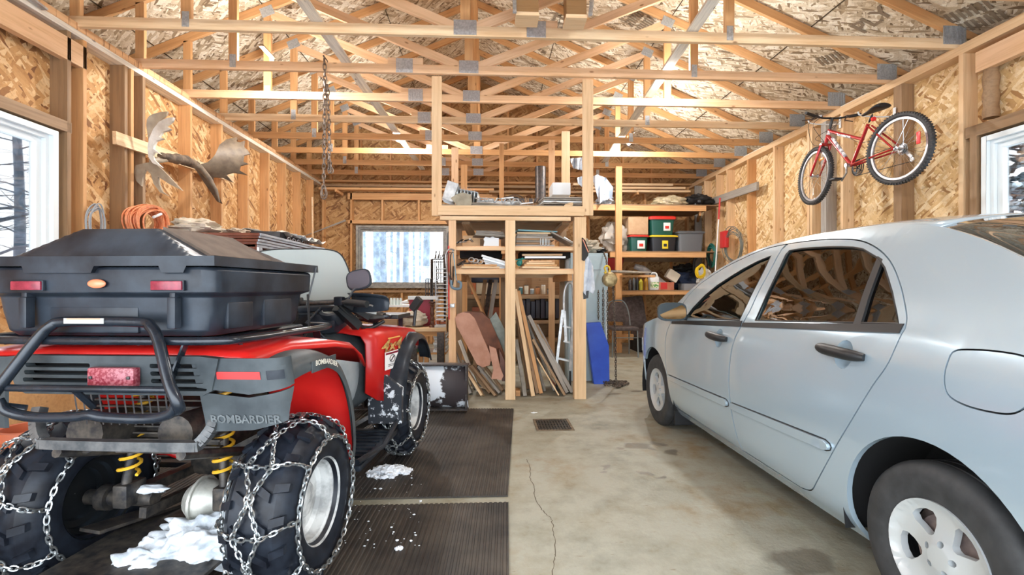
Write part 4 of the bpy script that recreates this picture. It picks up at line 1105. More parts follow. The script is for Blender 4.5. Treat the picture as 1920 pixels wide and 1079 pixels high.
# ---------- front fenders
for sx in (1, -1):
    rings = []
    # red shell: from the tank out over the front wheel; column of section points
    for y, zt, xo, zb in ((.92, .90, .40, .56), (1.0, .925, .445, .50), (1.12, .925, .47, .47), (1.24, .92, .49, .50), (1.34, .91, .505, .66), (1.45, .90, .51, .74), (1.6, .885, .51, .76), (1.75, .86, .50, .74), (1.88, .82, .46, .70)):
        rings.append([V((sx*.05, y, zt+.03)), V((sx*(xo-.14), y, zt+.02)), V((sx*(xo-.03), y, zt)), V((sx*xo, y, zt-.05)), V((sx*(xo+.005), y, (zt+zb)/2)), V((sx*xo, y, zb))])
    FF = part('front_fender', MB().loft(rings, False, False), M_QRED, Q, solid=.012, angle=60)
    path = smooth_path([(1.10, .33, 0), (1.085, .45, 0), (1.12, .60, 0), (1.20, .735, 0), (1.33, .83, 0), (1.5, .865, 0), (1.68, .83, 0), (1.82, .74, 0), (1.90, .64, 0)], 4); rings = []
    for i, p in enumerate(path):
        a, b = path[max(0, i-1)], path[min(len(path)-1, i+1)]; t = (b-a).normalized(); nn = V((-t.y, t.x, 0))
        g = []
        for xx, dn in ((.475, .004), (.53, .0), (.565, -.012), (.578, -.045), (.57, -.05), (.555, -.022), (.52, -.010), (.475, -.008)):
            g.append(V((sx*xx, p.x+nn.x*dn, p.y+nn.y*dn)))
        rings.append(g)
    part('flare', MB().loft(rings), M_QBLK, FF, angle=50)
    mg = MB(); mg.loft([[V((sx*.36, 1.06, .72)), V((sx*.57, 1.07, .56)), V((sx*.57, 1.06, .44)), V((sx*.57, 1.07, .34)), V((sx*.36, 1.07, .34))], [V((sx*.36, 1.10, .72)), V((sx*.57, 1.11, .56)), V((sx*.57, 1.10, .44)), V((sx*.57, 1.11, .34)), V((sx*.36, 1.11, .34))]])
    part('splash_guard', mg, noisy('snow_spattered_black', (.03, .035, .045), (.75, .8, .85), 26, .5, lo=.56, hi=.62), FF)
    if sx > 0:
        def fsurf(u, z, o=.006):
            y = .94+u; return V((interp([(.92, .40), (1.0, .445), (1.12, .47), (1.24, .49), (1.34, .505), (1.5, .51)], y)+o+.004*(z < .8), y, z))
        def onf(mb, u0, z0, o): mb.v = [fsurf(u0+p.x, z0+p.y, o+p.z) for p in mb.v]; return mb
        part('decal_lettering', onf(text_mesh('4x4', .10, Matrix.Diagonal((1.7, 1, 1, 1)), .001, True, .35), .20, .815, .010), noisy('gold_brown_decal', (.20, .08, .03), (.62, .38, .12), 40, .5), FF, smooth=False)
        part('decal_bar', onf(MB().box((0, 0, 0), (.16, .008, .002)), .24, .862, .010), mat('gold_bar', (.75, .42, .10), .5), FF, smooth=False)
        lbm = region([(-.085, -.055), (.085, -.055), (.085, .055), (-.085, .055)], [], .02, lambda u, v, d: V((u, v, -d)), .002); wl = part('warning_label', onf(lbm, .20, .725, .011), mat('label_white2', (.85, .83, .82), .5), FF)
        part('label_stripe', onf(region([(-.08, .038), (.08, .038), (.08, .050), (-.08, .050)], [], .02, lambda u, v, d: V((u, v, -d)), .001), .20, .725, .013), M_REFL, wl)
        wr = MB(); wr.tube([V((.034*math.cos(a), .022*math.sin(a), 0)) for a in [2*PI*k/16 for k in range(16)]], .002, 5, True); wr.tube([V((-.022, -.014, 0)), V((.022, .014, 0))], .003, 5); wr.tube([V((-.05, -.035, 0)), V((.05, -.035, 0))], .0018, 4); wr.tube([V((-.05, -.044, 0)), V((.05, -.044, 0))], .0018, 4)
        part('label_symbol', onf(wr, .20, .735, .014), M_DARKST, wl)
# front rack
fr = MB()
fr.tube(smooth_path([(-.42, 1.10, 1.0), (-.46, 1.2, .995), (-.46, 1.75, .96), (-.3, 1.9, .95), (.3, 1.9, .95), (.46, 1.75, .96), (.46, 1.2, .995), (.42, 1.10, 1.0), (0, 1.08, 1.0), (-.42, 1.10, 1.0)], 4), .012, 8)
for x in (-.3, -.1, .1, .3): fr.tube([(x, 1.09, .995), (x, 1.88, .955)], .009, 8)
for x in (-.38, .38):
    fr.beam((x, 1.15, .99), (x, 1.15, .92), .03, .02); fr.beam((x, 1.7, .96), (x, 1.7, .88), .03, .02)
part('front_rack', fr, M_TUBE, Q)
bg_ = MB(); bg_.ball((.36, 1.10, 1.0), (.10, .09, .035), 20, 12, .3, 2); bg_.box((.42, 1.35, .99), (.18, .3, .03), None, .01); part('rack_bag', bg_, M_TRIMBLK, Q)
fl_ = MB(); fl_.tube([(.50, 1.62, .90), (.515, 1.62, 1.05)], .012, 8); fl_.beam((.49, 1.62, 1.02), (.55, 1.60, 1.10), .04, .05); part('plough_marker', fl_, M_TRIMBLK, Q)
# ---------- cockpit
hb = MB()
hb.tube(smooth_path([(-.48, .70, 1.09), (-.36, .74, 1.10), (-.12, .80, 1.09), (.12, .80, 1.09), (.36, .74, 1.10), (.48, .70, 1.09)], 5), .012, 8)
hb.tube([(0, .98, .85), (0, .80, 1.09)], .03, 10); hb.box((0, .80, 1.10), (.14, .08, .05), None, .012)
HB = part('handlebar', hb, M_DARKST, Q)
for sx in (-1, 1):
    part('grip', MB().tube([(sx*.36, .742, 1.10), (sx*.49, .695, 1.09)], .019, 12), M_TRIMBLK, HB)
    hg = MB(); rings = []
    for t in range(6):
        x = .34+.24*t/5; k = 1-.30*(t/5)**3; rings.append([V((sx*x, .80-.07*t/5, 1.10+.05*k)), V((sx*x, .86-.07*t/5, 1.09+.04*k)), V((sx*x, .87-.07*t/5, 1.09)), V((sx*x, .85-.07*t/5, 1.09-.052*k))])
    hg.loft(rings, False, False); part('hand_guard', hg, M_QBLK, HB, solid=.006)
    part('brake_lever', MB().tube([(sx*.30, .79, 1.10), (sx*.42, .79, 1.085), (sx*.50, .75, 1.08)], .006, 6), M_STEEL, HB)
    part('switch_box', MB().box((sx*.31, .76, 1.105), (.05, .05, .05), None, .01), M_QBLK, HB)
    mm = MB(); c = V((sx*.395, .82, 1.225)); sh = [(.072*math.copysign(abs(math.cos(a))**.65, math.cos(a)), .058*math.copysign(abs(math.sin(a))**.65, math.sin(a))) for a in [2*PI*k/24 for k in range(24)]]
    MM = Matrix.Translation(c) @ Matrix.Rotation(R(-12*sx), 4, 'Y') @ Matrix.Rotation(R(82), 4, 'X') @ Matrix.Rotation(R(0), 4, 'Z')
    rings = [[MM @ V((a*k, b*k, z)) for a, b in sh] for k, z in ((1, 0), (1.03, -.006), (1, -.015), (.8, -.03), (.4, -.036))]
    mm.loft(rings); mm.tube([c+V((0, .02, -.03)), (sx*.37, .80, 1.16), (sx*.355, .77, 1.11)], .007, 8)
    mr = part('mirror', mm, M_QBLK, HB)
    part('mirror_glass', MB().prism([(a*.9, b*.88) for a, b in sh], .003, MM), mat('dim_mirror', (.10, .09, .11), .25, .6) if 'dim_mirror' not in bpy.data.materials else bpy.data.materials['dim_mirror'], mr)
ga = MB(); ga.lathe([(.075, -.05), (.08, 0), (.072, .025), (.055, .03), (.052, .022)], 28, Matrix.Translation((.20, .92, 1.03)) @ Matrix.Rotation(R(28), 4, 'X')); ga.box((.10, .95, .97), (.30, .2, .13), None, .05)
part('instrument_pod', ga, M_QBLK, Q); gl = MB().lathe([(.001, .018), (.052, .018)], 24, Matrix.Translation((.20, .92, 1.03)) @ Matrix.Rotation(R(28), 4, 'X')); part('gauge_face', gl, mat('gauge_face', (.35, .36, .33), .3), Q)
gr = MB(); gr.lathe([(.055, .02), (.052, .026), (.049, .02)], 24, Matrix.Translation((.20, .92, 1.033)) @ Matrix.Rotation(R(28), 4, 'X')); part('gauge_ring', gr, mat('pale_ring', (.6, .6, .55), .4), Q)
# windshield: milky acrylic sheet
def wsf(u, v, d): return V((u, .86+.10*(u/.33)**2*-1+(v-1.1)*-.12+.12+d, v))
wo = dedupe(sp2([(-.12, 1.095), (-.20, 1.115), (-.27, 1.16), (-.325, 1.175), (-.335, 1.21), (-.315, 1.29), (-.26, 1.375), (-.16, 1.405), (0, 1.41), (.16, 1.405), (.26, 1.375), (.315, 1.29), (.338, 1.20), (.325, 1.13), (.22, 1.105), (.12, 1.095), (0, 1.10), (-.12, 1.095)][:-1]+[(-.12, 1.095)], 4))
m = mat('milky_acrylic', (.62, .70, .70), .25); m.node_tree.nodes['Principled BSDF'].inputs['Transmission Weight'].default_value = .35; m.node_tree.nodes['Principled BSDF'].inputs['IOR'].default_value = 1.15
wsb = part('windshield', region(wo, [], .04, wsf, .004), m, Q)
rim_ = MB().tube([wsf(a, b, .002) for a, b in wo], .004, 6, True); part('windshield_edge', rim_, M_TRIMBLK, wsb)
cowl = MB(); cowl.loft([[V((-.30, .93, 1.16)), V((-.16, .95, 1.10)), V((.0, .96, 1.09)), V((.16, .95, 1.10)), V((.34, .90, 1.11))], [V((-.30, .88, 1.04)), V((-.16, .90, 1.03)), V((.0, .90, 1.03)), V((.16, .90, 1.04)), V((.34, .86, 1.05))]], False, False)
cowl.beam((.10, .93, 1.05), (.22, .98, .90), .02, .02); cowl.tube([(.14, .9, 1.06), (.10, .8, .98), (.20, .85, .88)], .008, 6)
part('windshield_cowl', cowl, M_QBLK, Q, solid=.01)
ar = MB(); ar.beam((.30, .80, 1.10), (.40, .95, 1.0), .035, .03); ar.tube(smooth_path([(.28, .78, 1.10), (.33, .9, 1.0), (.37, 1.02, .93), (.45, 1.1, .97)], 5), .011, 8); ar.beam((.27, .82, 1.07), (.34, .95, .95), .05, .05)
part('control_cables', ar, M_TRIMBLK, Q)
whp = MB(); whp.beam((.30, .93, 1.06), (.47, .90, 1.035), .004, .022); part('white_tab', whp, mat('white_plastic', (.7, .75, .72), .4), Q)
# ---------- plough blade standing ahead of the front wheels
pb = MB(); bl = []
for k in range(13):
    a = R(-42+84*k/12); bl.append((2.60+.42*(1-math.cos(a))*.8, .235+.30*math.sin(a)*1.0))
rings = [[V((x, y-(x-0)*0, z+.01)) for y, z in bl] for x in (-.72, -.4, 0, .4, .745)]
BLM = noisy('snow_caked_blade', (.045, .035, .038), (.84, .9, .97), 3.2, .6, 0, .004, 7, .50, .53)
PB = part('plough_blade', MB().loft(rings, False, False), BLM, Q, 'dark plough blade caked with snow', solid=.008)
fr_ = MB(); fr_.span((-.72, 2.60, .445), (.745, 2.72, .46)); fr_.span((-.72, 2.60, .03), (.745, 2.68, .045))
for x in (-.7, -.25, .25, .725): fr_.span((x, 2.60, .05), (x+.015, 2.70, .445))
part('blade_frame', fr_, M_DARKST, PB)
pa = MB()
for sx in (-1, 1): pa.beam((sx*.25, 2.6, .2), (sx*.22, 1.0, .28), .05, .04)
pa.beam((-.3, 2.55, .2), (.3, 2.55, .2), .05, .05, up=(0, 0, 1))
part('plough_arm', pa, M_DARKST, Q)
fb_ = MB(); fb_.tube(smooth_path([(-.3, 1.9, .45), (-.3, 2.0, .7), (-.2, 2.0, .85), (.2, 2.0, .85), (.3, 2.0, .7), (.3, 1.9, .45)], 5), .016, 8); fb_.box((0, 1.8, .6), (.5, .12, .35), None, .04); part('front_bumper', fb_, M_TUBE, Q)
FR[0] = ID
# ================= rubber mats, snow on the floor, drain
M_MAT = noisy('dirty_ribbed_rubber', (.020, .017, .015), (.070, .058, .046), 3.5, .62, 0, 0, 7, .38, .66)
def ribbed(c00, c10, c11, c01, label, h=.012, pitch=.026):
    """c00,c10 near corners, c11,c01 far corners; ribs run towards the back wall"""
    c = [V(p) for p in (c00, c10, c11, c01)]; W = (c[1]-c[0]).length; n = int(W/pitch); mb = MB(); us = []
    for k in range(n):
        for t, z in ((.0, 0), (.12, 1), (.58, 1), (.70, 0)): us.append(((k+t)/n, h-.004*(1-z)))
    us.append((1., h)); m_ = len(us)
    for i, (a, b) in enumerate(((c[0], c[1]), (c[3], c[2]))): mb.v += [a.lerp(b, u)+V((0, 0, z)) for u, z in us]
    mb.v += [p+V((0, 0, .001)) for p in c]
    fs = [(i, i+1, m_+i+1, m_+i) for i in range(m_-1)]; B = 2*m_
    fs += [tuple([B, B+1]+list(range(m_-1, -1, -1))), tuple([B+2, B+3]+[m_+i for i in range(m_)]), (B, 0, m_, B+3), (B+1, B+2, 2*m_-1, m_-1)]
    mb.f += fs; mb.m += [0]*len(fs)
    return solo('rubber_mat', mb, M_MAT, label, 'mat', 'ribbed rubber mats under the quad bike', smooth=False, origin=(c[0]+c[2])/2)
ribbed((-1.25, 2.70, 0), (.105, 2.70, 0), (.237, 4.632, 0), (-1.13, 4.70, 0), 'dark ribbed rubber mat under the front right wheel of the quad bike')
ribbed((-1.30, .60, 0), (.03, .60, 0), (.105, 2.614, 0), (-1.25, 2.614, 0), 'nearest dark ribbed rubber mat, under the rear right wheel of the quad bike')
ribbed((-2.64, 2.66, 0), (-1.27, 2.70, 0), (-1.15, 4.70, 0), (-2.5, 4.65, 0), 'dark ribbed rubber mat under the front left wheel of the quad bike')
ribbed((-2.64, .60, 0), (-1.32, .60, 0), (-1.27, 2.614, 0), (-2.62, 2.6, 0), 'dark ribbed rubber mat under the rear left wheel of the quad bike')
st = MB(); st.span((-1.25, 2.622, 0), (.10, 2.692, .004))
# floor drain
dr = thing('floor_drain', 'black iron drain grate set in the concrete floor', 'drain', (.55, 4.09, 0))
g = MB(); x0, x1, y0, y1 = .41, .685, 3.945, 4.25
for a, b, c_, d in ((x0-.02, y0-.02, x1+.02, y0), (x0-.02, y1, x1+.02, y1+.02), (x0-.02, y0, x0, y1), (x1, y0, x1+.02, y1)): g.span((a, b, .0), (c_, d, .006))
part('frame', g, noisy('brown_stained_iron', (.10, .07, .04), (.2, .15, .1), 20, .8), dr, smooth=False)
g = MB()
for k in range(11): x = x0+(x1-x0)*(k+.5)/11; g.span((x-.006, y0, .001), (x+.006, y1, .005))
for k in range(4): y = y0+(y1-y0)*(k+.5)/4; g.span((x0, y-.008, .001), (x1, y+.008, .0045))
part('grate', g, noisy('black_iron', (.02, .018, .016), (.06, .045, .03), 30, .7), dr, smooth=False)
part('pit', MB().span((x0, y0, .0002), (x1, y1, .0008)), mat('drain_dark', (.006, .005, .004), .9), dr, smooth=False)
# snow lumps dropped on the mat
def pile(c, rx, ry, h, n, seed, label, z0=.012, name='snow_pile'):
    rd = random.Random(seed); mb = MB()
    for k in range(n):
        a = rd.random()*2*PI; q = rd.random()**.7; s = (1-q*.75); p = (c[0]+rx*q*math.cos(a), c[1]+ry*q*math.sin(a), z0+h*.18*s)
        mb.ball(p, (rx*.30*s+.006, ry*.30*s+.006, h*.55*s+.003), 10, 7, .7, seed+k)
    return tag(part(name, mb, M_SNOW, None, None, (c[0], c[1], z0)), label, 'snow', None, 'stuff')
p = WZ(728, 884, .02); pile((p.x, p.y), .14, .10, .05, 60, 5, 'pile of snow on the mat behind the front wheel')
p = WZ(700, 850, .02); pile((p.x-.06, p.y), .10, .22, .02, 50, 9, 'thin crust of snow between the quad bike wheels')
p = WZ(748, 1027, .02); pile((p.x, p.y), .016, .012, .012, 8, 11, 'small lump of snow alone on the near mat')
rd = random.Random(4)
for k in range(40):
    pass
mb = MB()
for k in range(70):
    px = 640+rd.random()*150; py = 880+rd.random()*150; q = WZ(px, py, .014); r_ = .002+.005*rd.random()**3; mb.ball((q.x, q.y, .014), (r_*1.4, r_, r_*.6), 6, 4, .5, k)
tag(part('snow_crumbs', mb, M_SNOW, None, None, (0, 2, .012)), 'scattered snow crumbs on the near rubber mat', 'snow', None, 'stuff')
p = WZ(1002, 775, .0); pile((p.x, p.y), .03, .02, .004, 6, 12, 'small white crumb on the bare concrete', .0)
# ================= measured boxes
def pbx(x0, y0, x1, y1, Y, dep):
    """corners of a box whose near face covers that part of the photograph at distance Y"""
    a = WY(x0, y1, Y); b = WY(x1, y0, Y); return V((a.x, Y, a.z)), V((b.x, Y+dep, b.z))
def pmb(x0, y0, x1, y1, Y, dep, bev=.0, mb=None):
    a, b = pbx(x0, y0, x1, y1, Y, dep); return (mb or MB()).span(a, b, bev)
def outl(pts, Yf, s=1., ox=0., oy=0.):
    return [WY(x/s+ox, y/s+oy, Yf(x/s+ox, y/s+oy) if callable(Yf) else Yf) for x, y in pts]
def slab(pts, Yf, thick, s=1., ox=0., oy=0., step=6, bulge=None):
    """traced outline given its own distance, real size and thickness"""
    P = [(x/s+ox, y/s+oy) for x, y in pts]
    def fn(u, v, d):
        y = Yf(u, v) if callable(Yf) else Yf
        return WY(u, v, y)+V((0, d, 0))
    return region(P, [], step, fn, thick)
M_BONE = noisy('antler_beige', (.30, .24, .17), (.46, .38, .27), 7, .55)
M_BONEW = noisy('bleached_antler', (.55, .50, .42), (.82, .78, .70), 6, .5)
M_BONED = noisy('dark_antler', (.11, .08, .055), (.20, .15, .10), 9, .55)
# ---------- antlers on their board
tag(board('antler_board', (-3.455, 4.60, 2.565), (-3.455, 6.65, 2.66), .035, .12, M_PALE), 'pale board nailed across the left studs behind the antlers', 'board')
AN = thing('moose_antlers', 'pair of palmate moose antlers mounted on the left wall', 'antlers', (-3.3, 5.3, 2.5))
Z = dict(s=5.138, ox=220, oy=190)
skp = MB(); pts = [WY(300, 292, 4.95), WY(320, 297, 5.1), WY(342, 300, 5.25), WY(360, 307, 5.4), WY(372, 310, 5.5)]
skp.tube(smooth_path(pts, 4), [.03+.035*math.sin(PI*k/16)+.008*math.sin(k*2.3) for k in range(17)], 12, flat=.8)
part('skull_plate', skp, noisy('dark_skull_hide', (.05, .035, .025), (.20, .14, .09), 14, .8), AN)
palmR = [(720, 590), (800, 610), (870, 590), (925, 540), (950, 500), (985, 420), (1050, 370), (1145, 348), (1140, 385), (1180, 400), (1222, 382), (1215, 440), (1250, 470), (1275, 510), (1215, 525), (1205, 580), (1260, 605), (1180, 625), (1170, 665), (1255, 715), (1110, 690), (1045, 710), (1110, 785), (1010, 740), (920, 735), (918, 770), (950, 870), (1005, 990), (960, 970), (900, 880), (830, 780), (760, 670), (715, 622)]
yR = lambda u, v: 5.42+(u-360)/105*.42+.0006*(v-300)+.00008*(v-300)**2
ar_ = part('antler', slab(palmR, yR, .022, step=4, **Z), M_BONED, AN, angle=70, bevel=.004)
yL = lambda u, v: 4.80+.0010*(v-260)-.00004*(u-300)**2
back = [(305, 420), (278, 240), (282, 180), (305, 145), (340, 125), (420, 105), (485, 100), (472, 135), (410, 190), (360, 270), (330, 380)]
al = slab(back, lambda u, v: yL(u, v)+.06, .02, step=4, **Z)
white = [(340, 600), (300, 540), (290, 450), (305, 360), (345, 270), (400, 200), (470, 165), (540, 155), (525, 195), (465, 240), (515, 270), (430, 300), (400, 345), (445, 360), (370, 385), (350, 430), (345, 460), (420, 515), (352, 492), (335, 525), (350, 565), (430, 640), (370, 612)]
part('antler', al, M_BONE, AN, angle=70, bevel=.004)
part('antler_edge', slab(white, yL, .03, step=4, **Z), M_BONEW, AN, 'bleached pale antler edge', angle=70, bevel=.006)
tines = [(250, 600), (340, 585), (420, 650), (490, 720), (625, 865), (500, 800), (390, 730), (400, 800), (430, 870), (490, 915), (410, 880), (350, 800), (320, 700), (270, 660), (240, 740), (230, 820), (180, 770), (160, 680), (175, 620)]
part('brow_tines', slab(tines, lambda u, v: 4.93+.0005*(v-310), .025, step=4, **Z), M_BONE, AN, angle=70, bevel=.006)
part('antler_beam', MB().tube([WY(283, 303, 4.87), WY(300, 300, 4.98), WY(312, 298, 5.06)], [.02, .035, .035], 12), M_BONE, AN)
part('antler_beam', MB().tube([WY(358, 308, 5.38), WY(375, 315, 5.47), WY(392, 335, 5.55), WY(405, 358, 5.6), WY(412, 380, 5.62)], [.04, .035, .028, .02, .006], 12), M_BONED, AN)

# ---------- bicycle hung on the right wall
BXX = 3.86
def B(px, py, x=BXX): return WX(px, py, x)
M_BRED = mat('metallic_red_frame', (.42, .015, .02), .22, .35, Coat_Weight=.6)
M_BTYRE = noisy('bicycle_tyre', (.018, .019, .02), (.04, .04, .042), 40, .6)
BK = thing('bicycle', 'red mountain bicycle hanging on the right wall', 'bicycle', (BXX, 4.95, 2.2))
def bike_wheel(c, R0, yaw, tilt, name='wheel'):
    M = Matrix.Translation(c) @ Matrix.Rotation(yaw, 4, 'Z') @ Matrix.Rotation(tilt, 4, 'Y') @ Matrix.Rotation(R(90), 4, 'Y')
    ty = MB(); r = R0; ty.lathe([(r-.045, -.014), (r-.035, -.024), (r-.018, -.026), (r-.004, -.016), (r, 0), (r-.004, .016), (r-.018, .026), (r-.035, .024), (r-.045, .014), (r-.046, 0), (r-.045, -.014)], 64, M)
    for k in range(72):
        for sd in (-1, 1):
            a = 2*PI*(k+.25*sd)/72; p = V(((r-.006)*math.cos(a), (r-.006)*math.sin(a), .016*sd)); ty.box((0, 0, 0), (.014, .012, .014)); n_ = 8
            for q in range(n_): ty.v[-n_+q] = M @ (Matrix.Rotation(a, 3, 'Z') @ ty.v[-n_+q]+p)
    W = part(name, ty, M_BTYRE, BK, angle=50)
    rm = MB().lathe([(r-.044, -.012), (r-.046, 0), (r-.044, .012), (r-.066, .011), (r-.07, 0), (r-.066, -.011), (r-.044, -.012)], 64, M); part('rim', rm, M_STEEL, W)
    spk = MB()
    for k in range(32):
        a = 2*PI*k/32; sd = 1 if k % 2 else -1; a2 = a+(.9 if k % 4 < 2 else -.9)
        spk.tube([M @ V(((r-.068)*math.cos(a), (r-.068)*math.sin(a), 0)), M @ V((.022*math.cos(a2), .022*math.sin(a2), .03*sd))], .0016, 4)
    part('spokes', spk, M_CHROME, W)
    part('hub', MB().lathe([(.001, -.055), (.008, -.055), (.008, -.035), (.024, -.033), (.014, -.02), (.014, .02), (.024, .033), (.008, .035), (.008, .055), (.001, .055)], 20, M), M_STEEL, W)
    rf = MB(); a = 0 if c.y < 5 else 2.0
    return W, M
Pr = B(1685, 280, 3.87); Pf = B(1528, 331, 3.83)
wr, Mr = bike_wheel(Pr, .335, 0.10, R(-2)); wf_, Mf = bike_wheel(Pf, .335, R(-6), R(2))
part('wheel_reflector', MB().box(WX(1722, 259, 3.84), (.01, .035, .11), None, .004), mat('red_reflector_plastic', (.8, .03, .03), .3), wr)
part('wheel_reflector', MB().box(WX(1540, 299, 3.81), (.01, .08, .03), None, .004), mat('amber_reflector_plastic', (.7, .25, .04), .3), wf_)
bb = B(1597, 311); hd0 = B(1548, 270); hd1 = B(1556, 243); st1 = B(1628, 233); seat_top = B(1637, 216)
fr_ = MB()
fr_.tube([hd0, hd1], .021, 12)
fr_.tube([B(1553, 256), bb], .019, 12)
fr_.tube([B(1557, 247), B(1618, 262)], .017, 12)
fr_.tube([bb, st1], .017, 12)
for dx in (-.05, .05):
    ra_ = Pr+V((dx, 0, 0)); fr_.tube([bb+V((dx*.6, 0, 0)), ra_], .010, 8); fr_.tube([B(1630, 236)+V((dx*.5, 0, 0)), ra_], .009, 8)
FRM = part('frame', fr_, M_BRED, BK)
dc = MB()
dc.tube([B(1561, 260, BXX-.006), B(1586, 295, BXX-.006)], .0175, 10); dc.tube([B(1572, 253, BXX-.006), B(1596, 258, BXX-.006)], .0155, 10); dc.tube([B(1553, 253, BXX-.004), B(1556, 246, BXX-.004)], .0205, 10)
part('frame_decal', dc, noisy('white_grey_decal', (.25, .24, .26), (.80, .80, .82), 26, .4, lo=.45, hi=.5), FRM)
fk = MB()
for dx in (-.055, .055):
    fk.tube(smooth_path([hd0+V((dx, 0, -.02)), hd0.lerp(Pf, .55)+V((dx*1.05, -.012, 0)), Pf+V((dx, 0, 0))], 4), [.016]*3+[.014]*3+[.011]*3, 10)
fk.tube([hd0+V((-.06, 0, -.015)), hd0+V((.06, 0, -.015))], .018, 10); fk.tube([hd0, hd0+V((0, 0, -.03))], .02, 10)
part('fork', fk, M_BRED, BK)
hz = MB(); stm = B(1561, 222); hz.tube([hd1, B(1559, 232), stm], .013, 10)
bar = smooth_path([(3.56, 5.20, 3.125), (3.68, 5.24, 3.11), (3.78, 5.26, 3.10), (3.86, 5.26, 3.10), (3.94, 5.26, 3.10), (4.04, 5.24, 3.11), (4.16, 5.20, 3.125)], 4)
stm2 = V((3.86, 5.26, 3.10)); hz.tube([hd1+V((0, .0, .03)), stm2+V((0, -.03, -.02)), stm2], .014, 10); hz.tube(bar, .011, 8)
HBR = part('handlebar', hz, M_TRIMBLK, BK)
for a, b, s_ in (((3.53, 5.19, 3.128), (3.66, 5.235, 3.113), 1), ((4.06, 5.235, 3.113), (4.17, 5.195, 3.126), -1)):
    part('grip', MB().tube([a, b], .017, 10), M_TRIMBLK, HBR)
    lv = MB(); e = V(b if s_ > 0 else a); lv.tube([e+V((.03*s_, .0, -.005)), e+V((.0, .06, -.02)), e+V((-.10*s_, .07, -.03))], .006, 6); lv.box(e+V((.02*s_, 0, 0)), (.03, .035, .03), None, .008); part('brake_lever', lv, M_DARKST, HBR)
part('bell', MB().ball((3.76, 5.27, 3.125), .022, 12, 8), M_STEEL, HBR)
cbz = MB()
for sx, q in ((3.68, (1530, 262)), (3.74, (1556, 262)), (4.0, (1542, 268)), (3.98, (1534, 250))):
    p0 = V((sx, 5.27, 3.10)); m_ = B(*q)+V((0, .05, -.05)); cbz.tube(smooth_path([p0, p0+V((0, .10, -.06)), m_, hd0+V((.02, .02, .02))], 6), .0028, 5)
cbz.tube(smooth_path([hd1, B(1580, 252), B(1612, 268), B(1640, 262), B(1652, 262)], 4), .0025, 5)
part('cable', cbz, M_TRIMBLK, HBR)
sd = MB(); rings = []
sc_ = seat_top+V((0, 0, .03))
for t, w_, h_ in ((-.15, .075, .03), (-.12, .085, .035), (-.06, .08, .032), (0, .05, .026), (.06, .03, .022), (.12, .02, .018), (.145, .01, .01)):
    rings.append([sc_+V((w_*math.cos(a), t, .01+.03*abs(t)*(t < 0)+h_*math.sin(a)*(.9 if math.sin(a) > 0 else .7))) for a in [2*PI*k/16 for k in range(16)]])
sd.loft(rings); sd.tube([st1, seat_top+V((0, 0, .02))], .013, 10)
SD = part('saddle', sd, M_TRIMBLK, BK, subd=1, angle=70)
part('rear_reflector', MB().lathe([(.001, -.01), (.022, -.01), (.022, .01), (.001, .012)], 14, Matrix.Translation(B(1637, 224)+V((-.02, -.03, -.01))) @ Matrix.Rotation(R(90), 4, 'X')), bpy.data.materials['red_reflector_plastic'], SD)
cs = MB(); RY = Matrix.Rotation(R(90), 4, 'Y')
for r_, dx in ((.085, -.05), (.07, -.058), (.055, -.066)):
    cs.lathe([(r_-.012, -.0015), (r_, -.0015), (r_, .0015), (r_-.012, .0015), (r_-.012, -.0015)], 36, Matrix.Translation(bb+V((dx+.10, -.02, -.03))) @ RY)
for k in range(5): a = 2*PI*k/5; cs.tube([bb+V((.045, -.02, -.03)), bb+V((.045, -.02+.07*math.cos(a), -.03+.07*math.sin(a)))], .006, 6)
CRK = part('crankset', cs, M_TRIMBLK, BK)
cr = MB(); p1 = B(1578, 340, 3.80); cr.tube([bb+V((-.06, 0, 0)), B(1587, 325, 3.79), p1], .010, 8); cr.tube([bb+V((-.07, 0, 0)), bb+V((-.03, 0, 0))], .022, 12)
part('crank_arm', cr, M_STEEL, CRK); part('pedal', MB().box(B(1568, 337, 3.76), (.10, .09, .022), None, .006), M_TRIMBLK, CRK)
ca = MB()
for r_, dx in ((.055, .04), (.045, .03), (.036, .02)): ca.lathe([(.012, -.002), (r_, -.002), (r_, .002), (.012, .002)], 24, Matrix.Translation(Pr+V((dx, 0, 0))) @ RY)
ca.beam(Pr+V((.05, 0, 0)), Pr+V((.05, -.09, -.10)), .015, .03); ca.lathe([(.001, -.004), (.022, -.004), (.022, .004), (.001, .004)], 14, Matrix.Translation(Pr+V((.05, -.09, -.12))) @ RY)
part('rear_gears', ca, M_STEEL, BK)
chn = MB().tube([bb+V((.05, 0, .055)), Pr+V((.04, 0, .05))], .004, 5); chn.tube([bb+V((.05, 0, -.11)), Pr+V((.05, -.09, -.14))], .004, 5); part('bicycle_chain', chn, M_DARKST, BK)
bkk = MB().box(B(1655, 240), (.05, .03, .035), None, .006); bkk.tube([B(1650, 248), B(1654, 236), B(1660, 245)], .008, 6); part('brake_calliper', bkk, M_STEEL, BK)
for p, t in (((1677, 215), 'white steel bicycle hook on the stud beside the rear wheel'), ((1575, 230), 'white steel bicycle hook below the handlebar')):
    c = WX(*p, 4.28); h = MB().box(c, (.012, .03, .14), None, .003); h.tube(smooth_path([c+V((-.005, 0, -.02)), c+V((-.15, 0, -.03)), c+V((-.36, 0, -.02)), c+V((-.40, 0, .02))], 4), .008, 8)
    solo('wall_hook', h, M_WHITE, t, 'hook', 'bicycle hooks on the right wall')
